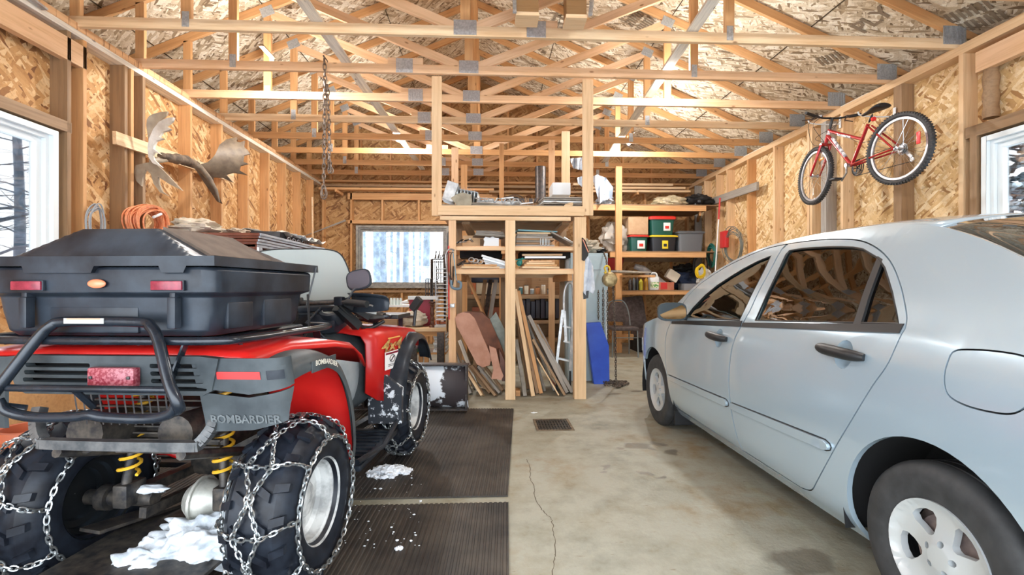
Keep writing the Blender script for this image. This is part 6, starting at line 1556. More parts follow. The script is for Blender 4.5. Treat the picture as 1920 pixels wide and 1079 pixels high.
# locker, blue pad, shirt, cap, hoist
LK = thing('steel_locker', 'pale blue steel locker behind the right post of the rack', 'locker', (1.25, 6.2, 0))
M_LOCK = noisy('pale_blue_enamel', (.36, .48, .54), (.44, .56, .62), 3, .4)
part('body', MB().span((1.0, 6.0, .0), (1.50, 6.5, 1.615), .008), M_LOCK, LK); part('door', MB().span((1.02, 5.985, .08), (1.485, 6.0, 1.58), .004), M_LOCK, LK)
part('handle', MB().box((1.44, 5.975, 1.0), (.02, .02, .12), None, .004), M_STEEL, LK); part('vent', MB().box((1.36, 5.98, 1.40), (.10, .004, .004)), M_DARKST, LK)
bp_ = MB(); M_BLUE = noisy('blue_vinyl', (.02, .07, .50), (.035, .11, .62), 4, .35)
bp_ = slab([(1099, 607), (1126, 605), (1142, 650), (1143, 722), (1114, 722), (1108, 680)], lambda u, v: 5.80+.0003*(722-v), .09, step=8); solo('blue_pad', bp_, M_BLUE, 'blue vinyl pad leaning against the pale locker', 'pad', bevel=.012, angle=60)
M_SHIRT = noisy('pale_blue_cloth', (.44, .50, .58), (.68, .72, .78), 9, .85)
def cloth(px_poly, Y, m, nm, lb, cat, amp=.03, fq=26, th=.012, grp=None):
    def yf(u, v): return Y+amp*math.sin(u*.55+.02*v)+amp*.5*math.sin(u*1.3+v*.05)
    mb = slab(px_poly, yf, th, step=3); return solo(nm, mb, m, lb, cat, grp, angle=80)
cloth([(1093, 486), (1104, 482), (1112, 500), (1116, 545), (1112, 552), (1106, 548), (1100, 556), (1094, 550)], 5.03, M_SHIRT, 'hanging_shirt', 'pale crumpled shirt hanging on the right post of the rack', 'shirt', .02)
solo('shirt_hem', slab([(1093, 548), (1104, 546), (1103, 560), (1094, 562)], 5.02, .02, step=6), M_TRIMBLK, 'black and red cloth end under the hanging shirt', 'cloth')
CP = thing('striped_cap', 'black cap with red and white stripes hanging on the right rack post', 'cap', WY(1097, 480, 5.0)); part('crown', slab([(1092, 446), (1098, 452), (1104, 470), (1103, 480), (1096, 490), (1092, 488)], lambda u, v: 4.99-.004*(u-1092), .08, step=4), M_TRIMBLK, CP, bevel=.008)
part('stripe', MB().beam(WY(1093, 450, 4.97), WY(1103, 474, 4.94), .008, .014, up=(0, 1, 0)), mat('cream_red_stripe', (.7, .3, .2), .6), CP)
HO = thing('chain_hoist', 'chain hoist with yellow hook and round drum hanging beside the locker', 'hoist', WY(1143, 525, 5.75))
hc_ = WY(1143, 525, 5.72); part('drum', MB().lathe([(.001, -.05), (.07, -.05), (.088, -.03), (.088, .03), (.07, .05), (.05, .055), (.001, .055)], 28, Matrix.Translation(hc_) @ Matrix.Rotation(R(90), 4, 'X')), noisy('aged_brass', (.22, .16, .07), (.55, .45, .25), 18, .45, .5), HO)
hk = WY(1138, 507, 5.72); part('hook', MB().tube([hk+V((.035*math.cos(a), 0, .05*math.sin(a))) for a in [R(d) for d in range(-150, 160, 20)]]+[hk+V((.0, 0, -.06))], .011, 8), mat('yellow_hook', (.75, .55, .05), .4), HO)
M_OIL = noisy('oily_chain', (.07, .055, .045), (.20, .17, .14), 20, .5, .6)
for x, y0, y1 in ((1122, 545, 600), (1131, 540, 640), (1139, 545, 730)):
    lc = MB(); link_chain(lc, [WY(x, y0, 5.93), WY(x, y1, 5.93 if y1 > 700 else 5.92)], .028, .0042, .010); part('hand_chain', lc, M_OIL, HO)
lc = MB(); g0 = V((WY(1155, 700, 5.72).x, 5.72, .014)); rd = random.Random(2); pth = [hc_+V((.04, 0, -.05)), WY(1154, 640, 5.72), g0]
for k in range(18): pth.append(g0+V(((rd.random()-.5)*.34, (rd.random()-.6)*.42, .004+.010*rd.random())))
link_chain(lc, pth, .028, .0046, .011); part('load_chain', lc, M_OIL, HO)
lc = MB(); link_chain(lc, [hk+V((0, 0, .04)), WY(1137, 488, 5.80), V((1.44, 5.97, 1.62))], .028, .0045, .01); part('top_chain', lc, M_OIL, HO)
solo('shop_broom', MB().tube([WY(1138, 740, 5.9), WY(1136, 545, 5.95)], .008, 6), M_PVC, 'thin white rod standing against the locker edge', 'rod')
# ---------- shelving at the back right
BS = thing('corner_shelving', 'wooden shelving across the back right corner', 'shelving', (3.0, 9.2, 0)); Y1 = 8.6
zs1, zs2, zs3 = WY(1200, 390, Y1).z, WY(1200, 478, Y1).z, WY(1200, 550, Y1).z
board('post', (2.345, Y1, 0), (2.345, Y1, 3.38), .115, .06, M_ORG, BS, up=(0, 1, 0))
for z, x0 in ((zs1, 1.86), (zs2, 2.2), (zs3, 2.35)):
    board('front_rail', (x0, Y1+.05, z), (3.98, Y1+.05, z), .05, .10 if z > 1.3 else .07, M_ORG, BS)
    part('shelf', MB().span((x0, Y1+.02, z+.045 if z > 1.3 else z+.03), (4.25, 9.95, z+.062 if z > 1.3 else z+.048)), M_BRN, BS, smooth=False)
board('rear_rail', (2.2, 9.9, zs2-.02), (4.2, 9.9, zs2-.02), .05, .08, M_BRN, BS); board('side_rail', (3.9, Y1+.1, zs1-.08), (4.25, 9.6, zs1-.08), .04, .08, M_ORG, BS)
board('floor_rail', (2.45, Y1+.3, .25), (3.4, Y1+.3, .25), .05, .11, M_ORG, BS)
def tote(x0, x1, z, h, y, m_b, m_l, lb, grp=None, lh=.05, label_col=None):
    T = thing('storage_tote', lb, 'storage tote', ((x0+x1)/2, y+.22, z), grp); d = .45; k = .035; c = ((x0+x1)/2, y+d/2)
    rr_ = lambda kx, zz: [V((a, b, zz)) for a, b in rrect(x0+kx, y+kx, x1-kx, y+d-kx, .04, 4)]
    part('tub', MB().loft([rr_(k, z), rr_(.012, z+h-lh), rr_(0, z+h-lh), rr_(0, z+h-lh+.012)]), m_b, T, angle=40)
    part('lid', MB().loft([rr_(-.012, z+h-lh+.012), rr_(-.015, z+h-.02), rr_(.01, z+h-.006), rr_(.03, z+h)]), m_l, T, angle=40)
    if label_col: lx = (x0+x1)/2+label_col[0]; part('label', MB().box((lx, y+.012, z+h*.42), (label_col[1], .006, label_col[2]), None, .002), label_col[3], T); part('label_print', MB().box((lx, y+.0075, z+h*.42-.01), (label_col[1]*.55, .004, label_col[2]*.35), None, .002), label_col[4], T)
    return T
M_GRN = mat('dark_green_plastic', (.006, .075, .055), .3); M_REDL = mat('red_lid', (.60, .03, .02), .35); M_YELL = mat('yellow_lid', (.80, .60, .03), .4); M_GRY = mat('grey_tote_plastic', (.13, .145, .16), .4); M_LBW = mat('tote_label', (.75, .75, .72), .5)
zt2 = zs2+.062
X = lambda px: WY(px, 450, Y1+.12).x
Ht = lambda a, b: (b-a)/900*(Y1+.15)
tote(X(1180), X(1217), zt2, Ht(438, 470), Y1+.12, M_GRN, M_REDL, 'green tote with a red lid under the cardboard box', 'totes on the middle back shelf', label_col=(.04, .14, .15, M_LBW, M_REDL))
tote(X(1220), X(1271), zt2, Ht(438, 470), Y1+.12, mat('black_tote_plastic', (.015, .018, .024), .35), M_YELL, 'black tote with a yellow lid', 'totes on the middle back shelf', label_col=(.02, .11, .15, M_YELL, M_BLACK))
tote(X(1219), X(1267), zt2+Ht(438, 470)+.004, Ht(402, 438), Y1+.12, M_GRN, M_REDL, 'green tote with a red lid stacked on the black and yellow tote', 'totes on the middle back shelf', lh=.08, label_col=(.08, .13, .15, M_LBW, M_REDL))
tote(X(1272), X(1322), zt2, Ht(430, 470), Y1+.12, M_GRY, M_GRY, 'grey tote at the right end of the middle back shelf', 'totes on the middle back shelf')
CB = solo('cardboard_box', MB().span((X(1179), Y1+.14, zt2+Ht(438, 470)+.004), (X(1216), Y1+.5, zt2+Ht(404, 470)), .004), M_CARD, 'plain cardboard box on top of the small green tote', 'box')
def bag(c, r, seed, m, lb, nm='plastic_bag', jit=.35): return solo(nm, MB().ball(c, r, 36, 26, jit, seed), m, lb, 'bag', origin=(c[0], c[1], c[2]-r[2]))
M_CLR = mat('cloudy_plastic_bag', (.42, .38, .33), .25); M_CLR.node_tree.nodes['Principled BSDF'].inputs['Coat Weight'].default_value = .5
p = WY(1153, 446, Y1+.4); bag((p.x, p.y, zt2+.28), (.27, .22, .285), 3, M_CLR, 'big cloudy plastic bag beside the totes')
zt1 = zs1+.062
p = WY(1256, 372, Y1+.35); bag((p.x, p.y, zt1+.10), (.32, .2, .11), 5, noisy('bagged_straw', (.46, .38, .22), (.66, .58, .42), 12, .4), 'clear bag of pale material on the top back shelf')
p = WY(1310, 370, Y1+.35); bag((p.x-.02, p.y, zt1+.12), (.27, .22, .13), 8, M_TRIMBLK, 'black plastic bag at the right end of the top back shelf')
p = WY(1133, 372, Y1+.3); bag((p.x+.02, p.y, zt1+.10), (.16, .2, .10), 12, M_SHIRT, 'rolled white cloth bundle on the top back shelf', 'cloth_bundle', .5)
cloth([(1110, 332), (1120, 328), (1136, 334), (1150, 352), (1148, 372), (1130, 378), (1124, 384), (1118, 360)], Y1-.05, M_SHIRT, 'draped_cloth', 'pale blue cloth draped beside the right hanging post', 'cloth', .05)
cloth([(1068, 298), (1092, 296), (1092, 320), (1075, 316)], 7.6, M_SHIRT, 'hung_cloth', 'pale cloth hung between trusses left of the right hanging post', 'cloth', .04)
cloth([(1082, 334), (1095, 330), (1092, 352), (1084, 345)], 8.0, M_SHIRT, 'cloth_corner', 'pale cloth corner left of the right hanging post', 'cloth', .03)
# bag of clothes on the locker
p = V((1.25, 6.2, 1.72)); bag((1.22, 6.2, 1.71), (.20, .2, .09), 21, noisy('canvas', (.36, .32, .24), (.5, .46, .38), 10, .9), 'crumpled canvas bag on top of the locker', 'canvas_bag', .5); bag((1.42, 6.3, 1.66), (.12, .15, .045), 22, M_TRIMBLK, 'black bundle on the right of the locker top', 'black_bundle', .5)
# bench things
zb = zs3+.049; YB1 = Y1+.12
def bott(px, w_, h, m, lb, cap=None, nm='bottle', y=YB1, neck=.35):
    c = V((WY(px, 540, y).x, y+.04, zb)); B_ = thing(nm, lb, nm, c, 'bottles on the back bench'); r_ = w_/2
    part('body', MB().lathe([(.001, 0), (r_, 0), (r_, h*.7), (r_*.9, h*.78), (r_*neck, h*.88), (r_*neck, h*.95)], 18, Matrix.Translation(c)), m, B_)
    part('cap', MB().lathe([(r_*neck*1.2, h*.93), (r_*neck*1.2, h), (.001, h)], 14, Matrix.Translation(c)), cap or M_WHITE, B_)
M_YB = mat('yellow_bottle', (.70, .62, .05), .35); M_OB = mat('amber_bottle', (.55, .28, .03), .3)
bott(1183, .07, .22, M_DARKST, 'dark spray can, leftmost on the back bench', M_DARKST); bott(1190, .06, .25, mat('grey_can', (.12, .13, .13), .35), 'tall grey can on the back bench', M_DARKST); bott(1196, .055, .24, M_BLACK, 'black bottle beside the yellow bottle', M_STEEL)
bott(1203, .075, .21, M_YB, 'yellow bottle on the back bench', M_YB); bott(1213, .07, .25, M_OB, 'amber bottle with a red cap on the back bench', mat('red_cap', (.5, .05, .03), .4), neck=.4)
J = thing('white_jug', 'white jug with a green label on the back bench', 'jug', (WY(1227, 540, YB1).x, YB1+.05, zb)); c = WM[J.name].translation
part('body', MB().span(c+V((-.09, -.06, 0)), c+V((.09, .06, .25)), .03), M_WHITE, J); part('handle', MB().tube(smooth_path([c+V((-.06, 0, .24)), c+V((-.04, 0, .31)), c+V((.05, 0, .31)), c+V((.075, 0, .22))], 4), .014, 8), M_WHITE, J)
part('label', MB().span(c+V((-.075, -.064, .04)), c+V((.075, -.061, .15))), noisy('green_label', (.10, .35, .08), (.75, .8, .6), 30, .5, lo=.48, hi=.52), J); part('cap', MB().lathe([(.02, .29), (.02, .315), (.001, .315)], 12, Matrix.Translation(c+V((-.06, 0, 0)))), M_TRIMBLK, J)
a, b = pbx(1229, 530, 1264, 550, YB1, .2); a.z = zb; PT = thing('open_carton', 'red and brown carton on the back bench', 'carton', ((a.x+b.x)/2, YB1+.1, zb)); part('carton', MB().span(a, b, .004), noisy('red_brown_carton', (.40, .12, .07), (.50, .20, .12), 6, .6), PT); part('print', MB().span((a.x+.1, a.y-.004, a.z+.02), (a.x+.22, a.y-.001, b.z-.01)), bpy.data.materials['red_enamel'], PT)
t_ = MB().box((0, 0, 0), (.24, .14, .19), None, .03); t_.v = [Matrix.Rotation(R(32), 3, 'Y') @ p+V((WY(1263, 520, YB1+.15).x, YB1+.22, WY(1263, 520, YB1+.2).z+.02)) for p in t_.v]; solo('cream_canister', t_, noisy('cream_plastic', (.62, .58, .48), (.72, .68, .58), 5, .4), 'cream plastic canister tilted on the back bench clutter', 'canister')
solo('grey_crate', MB().span(WY(1283, 549, YB1+.1), WY(1308, 533, YB1+.4), .008), mat('grey_box_plastic', (.22, .23, .25), .4), 'grey plastic box at the right end of the back bench', 'box')
vp = MB(); vp.tube([WY(1190, 500, YB1+.3), WY(1205, 505, YB1+.28), WY(1240, 530, YB1+.25), WY(1256, 540, YB1+.22)], [.05, .065, .06, .03], 14); solo('grey_duct', vp, noisy('scuffed_grey_plastic', (.26, .27, .29), (.40, .41, .43), 14, .4), 'grey plastic tube lying slanted on the back bench', 'tube')
solo('steel_plates', MB().beam(WY(1142, 510, 8.0), WY(1205, 512, 8.3), .4, .03), M_GALV, 'flat steel plates stacked at the left end of the back bench', 'plates'); tag(board('plate_rest', (2.36, 8.5, zs3+.30), (2.95, 8.55, zs3+.30), .25, .04, M_ORG), 'small raised shelf board above the cans on the back bench', 'board')
solo('red_bucket', MB().lathe([(.001, 0), (.15, 0), (.19, .22), (.195, .22), (.001, .2)], 24, Matrix.Translation((2.42, 9.2, WY(1170, 507, 9.2).z))), mat('red_bucket_plastic', (.35, .02, .02), .4), 'red bucket behind the shelving post', 'bucket')
bag((WY(1300, 520, YB1+.5).x-.06, YB1+.6, zb+.17), (.30, .3, .19), 31, noisy('dark_blue_tarp', (.01, .015, .03), (.03, .05, .11), 8, .6), 'dark blue folded tarpaulin on the back bench', 'tarpaulin', .45); bag((WY(1287, 505, YB1+.6).x, YB1+.7, zb+.40), (.22, .2, .10), 33, M_TRIMBLK, 'black jacket heaped on the blue tarpaulin', 'jacket', .5)
coil('yellow_cable', WX(1314, 510, 3.85), .09, .11, 5, 12, mat('yellow_cable', (.70, .50, .02), .4), 'small yellow cable loop hanging over the back bench', 'cable', .014, 'y', .04)
coil('black_hose', WX(1316, 500, 3.95), .16, .24, 3, 14, M_TRIMBLK, 'black hose loop hanging at the right of the back bench', 'hose', .012, 'y', .04)
bag((4.0, 8.75, zb+.2), (.13, .14, .2), 41, mat('frosted_bag', (.55, .55, .52), .3), 'small pale bag beside the broom handle', 'plastic_bag')
# chair
CHR = thing('stacking_chair', 'stacking chair with dark seat and grey tube legs by the back bench', 'chair', (2.1, 8.3, 0)); M_CT = mat('grey_tube', (.20, .24, .26), .35, .3); M_CF = noisy('dark_grey_fabric', (.06, .045, .045), (.11, .09, .09), 20, .85)
cx0 = WY(1166, 600, 8.2).x; cy = 8.2
for dx, dy in ((-.21, -.2), (.21, -.2), (-.19, .22), (.19, .22)): part('leg', MB().tube([(cx0+dx*1.05, cy+dy*1.08, 0), (cx0+dx, cy+dy, .45)], .013, 8), M_CT, CHR)
part('seat', MB().span((cx0-.23, cy-.24, .45), (cx0+.23, cy+.22, .51), .025), M_CF, CHR); bk = MB(); rg = []
part('back_frame', MB().tube(smooth_path([(cx0-.21, cy+.2, .45), (cx0-.2, cy+.25, .72), (cx0-.15, cy+.3, .90), (cx0, cy+.31, .95), (cx0+.12, cy+.3, .92), (cx0+.19, cy+.26, .75), (cx0+.21, cy+.2, .45)], 5), .013, 8), M_CT, CHR)
part('backrest', region(sp2([(-.17, .58), (.17, .58), (.18, .72), (.12, .89), (0, .92), (-.12, .89), (-.18, .72), (-.17, .6)], 4), [], .06, lambda u, v, d: V((cx0+u, cy+.20+(v-.5)*.2+d, v)), .04), M_CF, CHR, bevel=.008)
part('crossbar', MB().tube([(cx0-.22, cy-.2, .33), (cx0+.22, cy-.2, .33)], .008, 6), M_CT, CHR)
cs_ = MB(); cs_.box((2.95, 8.85, .35), (.5, .5, .2), None, .06); cs_.beam((2.8, 9.05, .4), (2.75, 9.2, 1.0), .45, .16, up=(0, 1, 0), b=.06); CSO = solo('car_seat', cs_, M_CF, 'dark padded car seat on the floor under the back bench', 'seat', origin=(2.9, 8.9, 0))  # a car seat: cushion with leaning backrest
part('seat_base', MB().span((2.7, 8.6, 0), (3.2, 9.1, .26), .01), M_DARKIN, CSO)
# ================= along the left wall and under the back window
M_CHERRY = noisy('cherry_wood', (.14, .035, .018), (.24, .075, .035), 4, .3)
M_SILV = noisy('pale_blue_grey_molding', (.36, .40, .46), (.50, .54, .60), 8, .35)
HU = thing('hutch', 'red brown wooden hutch with pale molded front standing along the left wall', 'cabinet', (-2.7, 5.3, 0))
hx0, hx1, hy0, hy1, hz = -3.1, -2.12, 4.62, 6.25, 1.66
part('body', MB().span((hx0, hy0, 0), (hx1-.06, hy0+.03, hz)).span((hx0, hy1-.03, 0), (hx1-.06, hy1, hz)).span((hx0, hy0, hz-.03), (hx1-.06, hy1, hz)).span((hx0, hy0, .8), (hx1-.06, hy1, .83)).span((hx0, hy0, 0), (hx0+.03, hy1, hz)), M_CHERRY, HU, smooth=False)
cr_ = MB()
for k, (d, z) in enumerate(((.0, -.10), (.015, -.075), (.03, -.05), (.045, -.02), (.06, .0))): cr_.span((hx0-d, hy0-d, hz+z), (hx1-.07+d, hy1+d, hz+z+.028))
part('crown_molding', cr_, M_CHERRY, HU, smooth=False, bevel=.004)
fm = MB()
for k, (d, z) in enumerate(((.0, -.10), (.015, -.075), (.03, -.05), (.045, -.02), (.06, .0))): fm.span((hx1-.07+d, hy0-d+.004, hz+z+.002), (hx1-.055+d, hy1+d, hz+z+.026))
part('front_molding', fm, M_SILV, HU, 'pale blue grey molded front edge', smooth=False, bevel=.004)
for y in (hy0, hy1-.07): part('front_stile', MB().span((hx1-.06, y, 0), (hx1-.04, y+.07, hz-.10)), M_CHERRY if y > 5 else M_SILV, HU, smooth=False)
part('shelf', MB().span((hx0+.03, hy0+.03, 1.28), (hx1-.07, hy1-.03, 1.30)), M_CHERRY, HU, smooth=False)
part('edge_piping', MB().span((hx1-.058, hy0-.002, .9), (hx1-.04, hy0+.012, hz-.10)), M_WHITE, HU)
p = V((-2.92, 4.95, hz+.03))
bag((-2.90, 4.95, hz+.115), (.20, .26, .085), 51, noisy('pale_fur', (.42, .34, .24), (.66, .60, .50), 6, .8), 'pale furry bundle on the hutch, nearest end', 'fur_bundle', .45)
bag((-2.62, 5.12, hz+.075), (.13, .2, .05), 52, noisy('wrinkled_brown_paper', (.36, .28, .20), (.5, .42, .33), 12, .8), 'brown wrapped bundle beside the pale fur on the hutch', 'bundle', .6)
solo('black_case', MB().box((-2.48, 5.45, hz+.075), (.44, .50, .09), Matrix.Rotation(R(8), 3, 'Z'), .012), M_BLACK, 'flat black box on top of the hutch', 'box')
for k in range(4):
    mb = MB(); rd = random.Random(60+k); c = V((-2.45+.05*k, 5.40+.14*k, hz+.13-.012*k)); g = []
    for i in range(9):
        g.append([c+V((-.22+.06*j+.02*rd.random(), -.12+.05*i, .025*math.sin(i*1.3+j*.9+k)+.018*rd.random()-.004*j)) for j in range(9)])
    mb.loft(g, False, False); solo('wrapping_sheet', mb, mat('clear_wrap_%d' % k, [(.66, .62, .54), (.60, .62, .62), (.40, .42, .44), (.7, .68, .62)][k], .25), 'crumpled sheet of clear wrapping over the black box on the hutch', 'wrapping', 'wrapping sheets on the hutch', solid=.002)
for k in range(5): solo('spring_clip', MB().tube([V((-2.16+.0, 5.3+.13*k, hz+.045))+V((0, .04*math.cos(a), .014*math.sin(a))) for a in [2*PI*q/12 for q in range(12)]], .006, 5, True), M_STEEL, 'small wire loop in the row along the hutch front edge', 'wire loop', 'wire loops on the hutch edge')
solo('foam_panel', MB().span((-3.2, 6.38, .6), (-2.16, 6.43, 1.70), .003), noisy('pale_blue_foam', (.50, .58, .68), (.60, .68, .76), 5, .7), 'pale blue foam board standing behind the hutch', 'foam board')
solo('long_stick', MB().tube([(-3.36, 9.3, 2.9), (-3.33, 9.3, 0.0)], .02, 8), M_PALE, 'long pale stick standing in the back left corner', 'stick')
solo('antenna', MB().tube([WY(560, 450, 9.6), WY(575, 442, 9.6), WY(648, 414, 9.6)], [.008, .01, .02], 6), M_GREYW, 'thin grey bar fixed across the back left corner', 'bar')
# cabinet under the left window (mostly behind the quad bike)
solo('low_cupboard', MB().span((-3.46, 3.0, 0), (-2.9, 4.4, .80), .01), M_ORG, 'low wooden cupboard behind the quad bike', 'cupboard')
solo('clay_pot', MB().lathe([(.001, 0), (.09, 0), (.12, .17), (.135, .17), (.135, .21), (.11, .21), (.10, .17), (.001, .16)], 24, Matrix.Translation((-2.13, 2.35, .32))), mat('terracotta', (.42, .10, .04), .6), 'orange red tub behind the left rear wheel of the quad bike', 'tub')
solo('tub_crate', MB().span((-2.35, 2.15, 0), (-1.93, 2.55, .32), .006), M_BRN, 'brown crate under the orange red tub', 'crate')
# ---------- workbench under the back window
YW = 6.9
a, b = pbx(748, 616, 836, 628, YW, .55); WB = thing('workbench', 'pale wooden bench under the right half of the back window', 'bench', ((a.x+b.x)/2, YW+.3, 0)); zw = b.z
part('top', MB().span((a.x, YW, zw-.05), (b.x, YW+.6, zw), .004), M_PALE, WB, smooth=False); part('apron', MB().span((a.x+.05, YW+.03, zw-.12), (b.x-.02, YW+.06, zw-.05)), M_ORG, WB, smooth=False)
for x in (a.x+.30, a.x+.38, b.x-.05): part('leg', MB().span((x-.03, YW+.05, 0), (x+.03, YW+.11, zw-.05), .003), M_ORG, WB, smooth=False)
for x in (WY(775, 650, YW-.05).x, WY(826, 650, YW-.05).x): solo('dark_post', MB().span((x-.05, YW-.06, 0), (x+.05, YW-.01, zw-.06), .004), M_DARKST, 'dark blue black upright in front of the bench' if x < -.9 else 'dark blue black upright at the right end of the bench', 'post')
part('shelf', MB().span((a.x, YW+.02, .22), (b.x, YW+.55, .24)), M_ORG, WB, smooth=False)
for k in range(11):
    z = .243+.036*k; x0 = WY(811, 650, YW).x+.01*((k*5) % 3); solo('newspaper', MB().span((x0, YW+.06, z), (x0+.19-.012*(k % 3), YW+.4, z+.033), .006), [M_PVC, mat('newsprint_%d' % k, (.5, .52, .54), .8), M_GALV][k % 3], 'folded newspaper in the pile under the bench', 'newspaper', 'newspapers under the bench')
for k, (px, w_) in enumerate(((793, .07), (783, .06))): c = V((WY(px, 660, YW+.2).x, YW+.2, .24)); solo('green_bottle', MB().lathe([(.001, 0), (w_, 0), (w_, .13), (w_*.6, .17), (w_*.3, .19), (.001, .19)], 16, Matrix.Translation(c)), mat('green_plastic_%d' % k, (.02, .35, .12) if k == 0 else (.01, .12, .06), .35), ['bright green bottle under the bench', 'dark green bottle beside the bright green one'][k], 'bottle')
cb_ = MB().ball((WY(774, 596, YW+.2).x, YW+.25, zw+.115), (.20, .15, .115), 34, 24, .28, 71); CBG = solo('canvas_bag', cb_, noisy('beige_canvas', (.36, .32, .25), (.62, .57, .48), 8, .9), 'beige canvas bag on the bench under the back window', 'bag', origin=(WY(774, 596, YW+.2).x, YW+.25, zw))
c = V((WY(810, 612, YW+.1).x, YW+.12, zw)); prf = [(.001, 0), (.05, 0), (.05, .02), (.03, .04), (.034, .07), (.022, .09), (.034, .13), (.022, .16), (.036, .20), (.024, .235), (.034, .27), (.022, .30), (.036, .33), (.030, .345), (.05, .36), (.05, .375), (.001, .375)]
solo('turned_post', MB().lathe(prf, 20, Matrix.Translation(c)), mat('dark_turned_wood', (.10, .035, .018), .3), 'dark turned wooden spindle standing on the bench', 'spindle')
solo('red_binder', MB().span((WY(767, 590, YW+.4).x, YW+.42, zw+.0), (WY(810, 590, YW+.4).x, YW+.5, WY(780, 563, YW+.4).z), .006), mat('maroon_case', (.32, .02, .05), .5), 'maroon case standing behind the canvas bag', 'case')
solo('binder_lid', MB().span((WY(767, 560, YW+.4).x-.01, YW+.36, WY(780, 563, YW+.4).z+.003), (WY(822, 560, YW+.4).x, YW+.55, WY(780, 556, YW+.4).z)), M_WHITE, 'white tray lying on the maroon case', 'tray')
solo('metal_tray', MB().span((WY(800, 612, YW).x+.06, YW+.1, zw+.0), (b.x-.02, YW+.35, zw+.02), .005), M_DARKST, 'dark metal tray on the right of the bench', 'tray')
for k in range(2): solo('orange_box', MB().span((WY(814+k*12, 598, YW+.3).x, YW+.3, zw+.022), (WY(824+k*12, 598, YW+.3).x, YW+.45, zw+.09-.02*k), .003), mat('orange_print_%d' % k, (.60, .14, .03), .5), ['small orange box right of the spindle', 'small orange box at the right end of the bench'][k], 'box')
# white wire rack with shelves and dark wire stand at the right of the window
WRK = thing('wire_rack', 'rack of pale stacked trays standing on the right of the bench', 'rack', (WY(828, 560, YW).x, YW+.2, zw)); x0, x1 = WY(817, 560, YW+.15).x, WY(839, 560, YW+.15).x; zt_ = WY(828, 503, YW+.15).z
for k in range(14): z = zw+.10+(zt_-zw-.12)*k/13; part('tray', MB().span((x0, YW+.15, z), (x1, YW+.38, z+.012), .003), [M_PVC, M_GALV, M_STEEL][k % 3], WRK)
for x in (x0, x1-.008): part('side', MB().span((x, YW+.14, zw+.005), (x+.008, YW+.16, zt_+.02)).span((x, YW+.37, zw+.02), (x+.008, YW+.39, zt_+.02)), M_STEEL, WRK)
WS = thing('wire_stand', 'dark wire basket stand silhouetted against the right edge of the back window', 'stand', (WY(818, 500, YW+.3).x, YW+.35, zw)); mb = MB(); yy = YW+.42
xa, xb = WY(809, 500, yy).x, WY(834, 500, yy).x; za, zb_ = WY(809, 568, yy).z, WY(809, 487, yy).z
for x in (xa, xa+.012, xb): mb.tube([(x, yy, zw+.02), (x, yy, zb_)], .018, 6)
part('upright', mb, M_DARKST, WS); mb = MB()
for z in (zb_, zb_-.04, za+.25): mb.tube([(xa, yy, z), (xb, yy, z)], .009, 6)
for k in range(6): x = xa-.08+.035*k; mb.tube([(x, yy-.05, WY(809, 560, yy).z), (x, yy-.05, WY(809, 525, yy).z)], .008, 5)
for k in range(5): z = WY(809, 560-9*k, yy).z; mb.tube([(xa-.08, yy-.05, z), (xa+.12, yy-.05, z)], .006, 5)
for k in range(4): mb.tube([(xa+.05+.03*k, yy, zb_-.02), (xa+.05+.03*k, yy, zb_-.30-.05*(k % 2))], .008, 5)
part('basket', mb, M_DARKST, WS)
mb = MB()
for k in range(9): rd = random.Random(k); mb.tube([(xa+.05+.02*k, yy, zb_+.01), (xa+.03+.025*k+.05*rd.random(), yy+.03, zb_+.06+.08*rd.random())], .009, 5)
solo('small_tools', mb, M_DARKST, 'cluster of dark tools standing on top of the wire stand', 'tools'); tag(bpy.data.objects['small_tools'], kind='stuff')
# hacksaw, straps, vice on the left post of the rack
HS = thing('hacksaw', 'blue hacksaw hanging on the left post of the rack', 'hacksaw', WY(852, 500, 5.03)); mb = MB(); mb.tube(smooth_path([WY(846, 524, 5.02), WY(838, 505, 5.02), WY(836, 478, 5.02), WY(843, 468, 5.02), WY(852, 470, 5.02)], 4), .008, 8); part('frame', mb, M_STEEL, HS)
part('blade', MB().beam(WY(849, 470, 5.015), WY(856, 527, 5.015), .012, .006), mat('bright_blue_blade', (.04, .30, .48), .35), HS)
mb = MB(); mb.tube(smooth_path([WY(846, 526, 5.0), WY(848, 540, 5.0), WY(862, 542, 5.0), WY(864, 532, 5.0), WY(858, 528, 5.0)], 4), .014, 8); part('handle', mb, mat('blue_grey_handle', (.13, .20, .26), .4), HS)
for k, (m, lb) in enumerate(((mat('brown_strap', (.18, .07, .04), .7), 'brown strap hanging on the left post of the rack'), (M_TRIMBLK, 'black strap hanging on the left post of the rack'))):
    solo('strap_loop', MB().tube(smooth_path([WY(846+4*k, 474, 5.01), WY(840+5*k, 480, 5.0), WY(841+4*k, 520, 5.0), WY(846+3*k, 535, 5.0), WY(849+2*k, 500, 5.0)], 4), .011, 6, flat=.4), m, lb, 'strap')
solo('red_rod', MB().tube([WY(841, 462, 5.04), WY(842, 600, 5.04)], .008, 6), bpy.data.materials['red_enamel'], 'thin red rod standing beside the left post of the rack', 'rod')
solo('tap_fitting', MB().box(WY(848, 574, 5.01), (.05, .04, .04), None, .01).tube([WY(843, 577, 5.01), WY(853, 570, 5.01)], .007, 6), M_GALV, 'small tap fitting screwed to the left post', 'fitting')
solo('side_plank', MB().span(WY(836, 626, 5.06), WY(841, 594, 5.3), .003), M_BRN, 'short brown plank fixed left of the left rack post', 'plank')
solo('hung_jacket', slab([(839, 438), (842, 432), (846, 440), (845, 480), (841, 490), (838, 470)], 5.06, .03, step=6), M_TRIMBLK, 'dark cloth hanging at the top left of the rack', 'cloth')
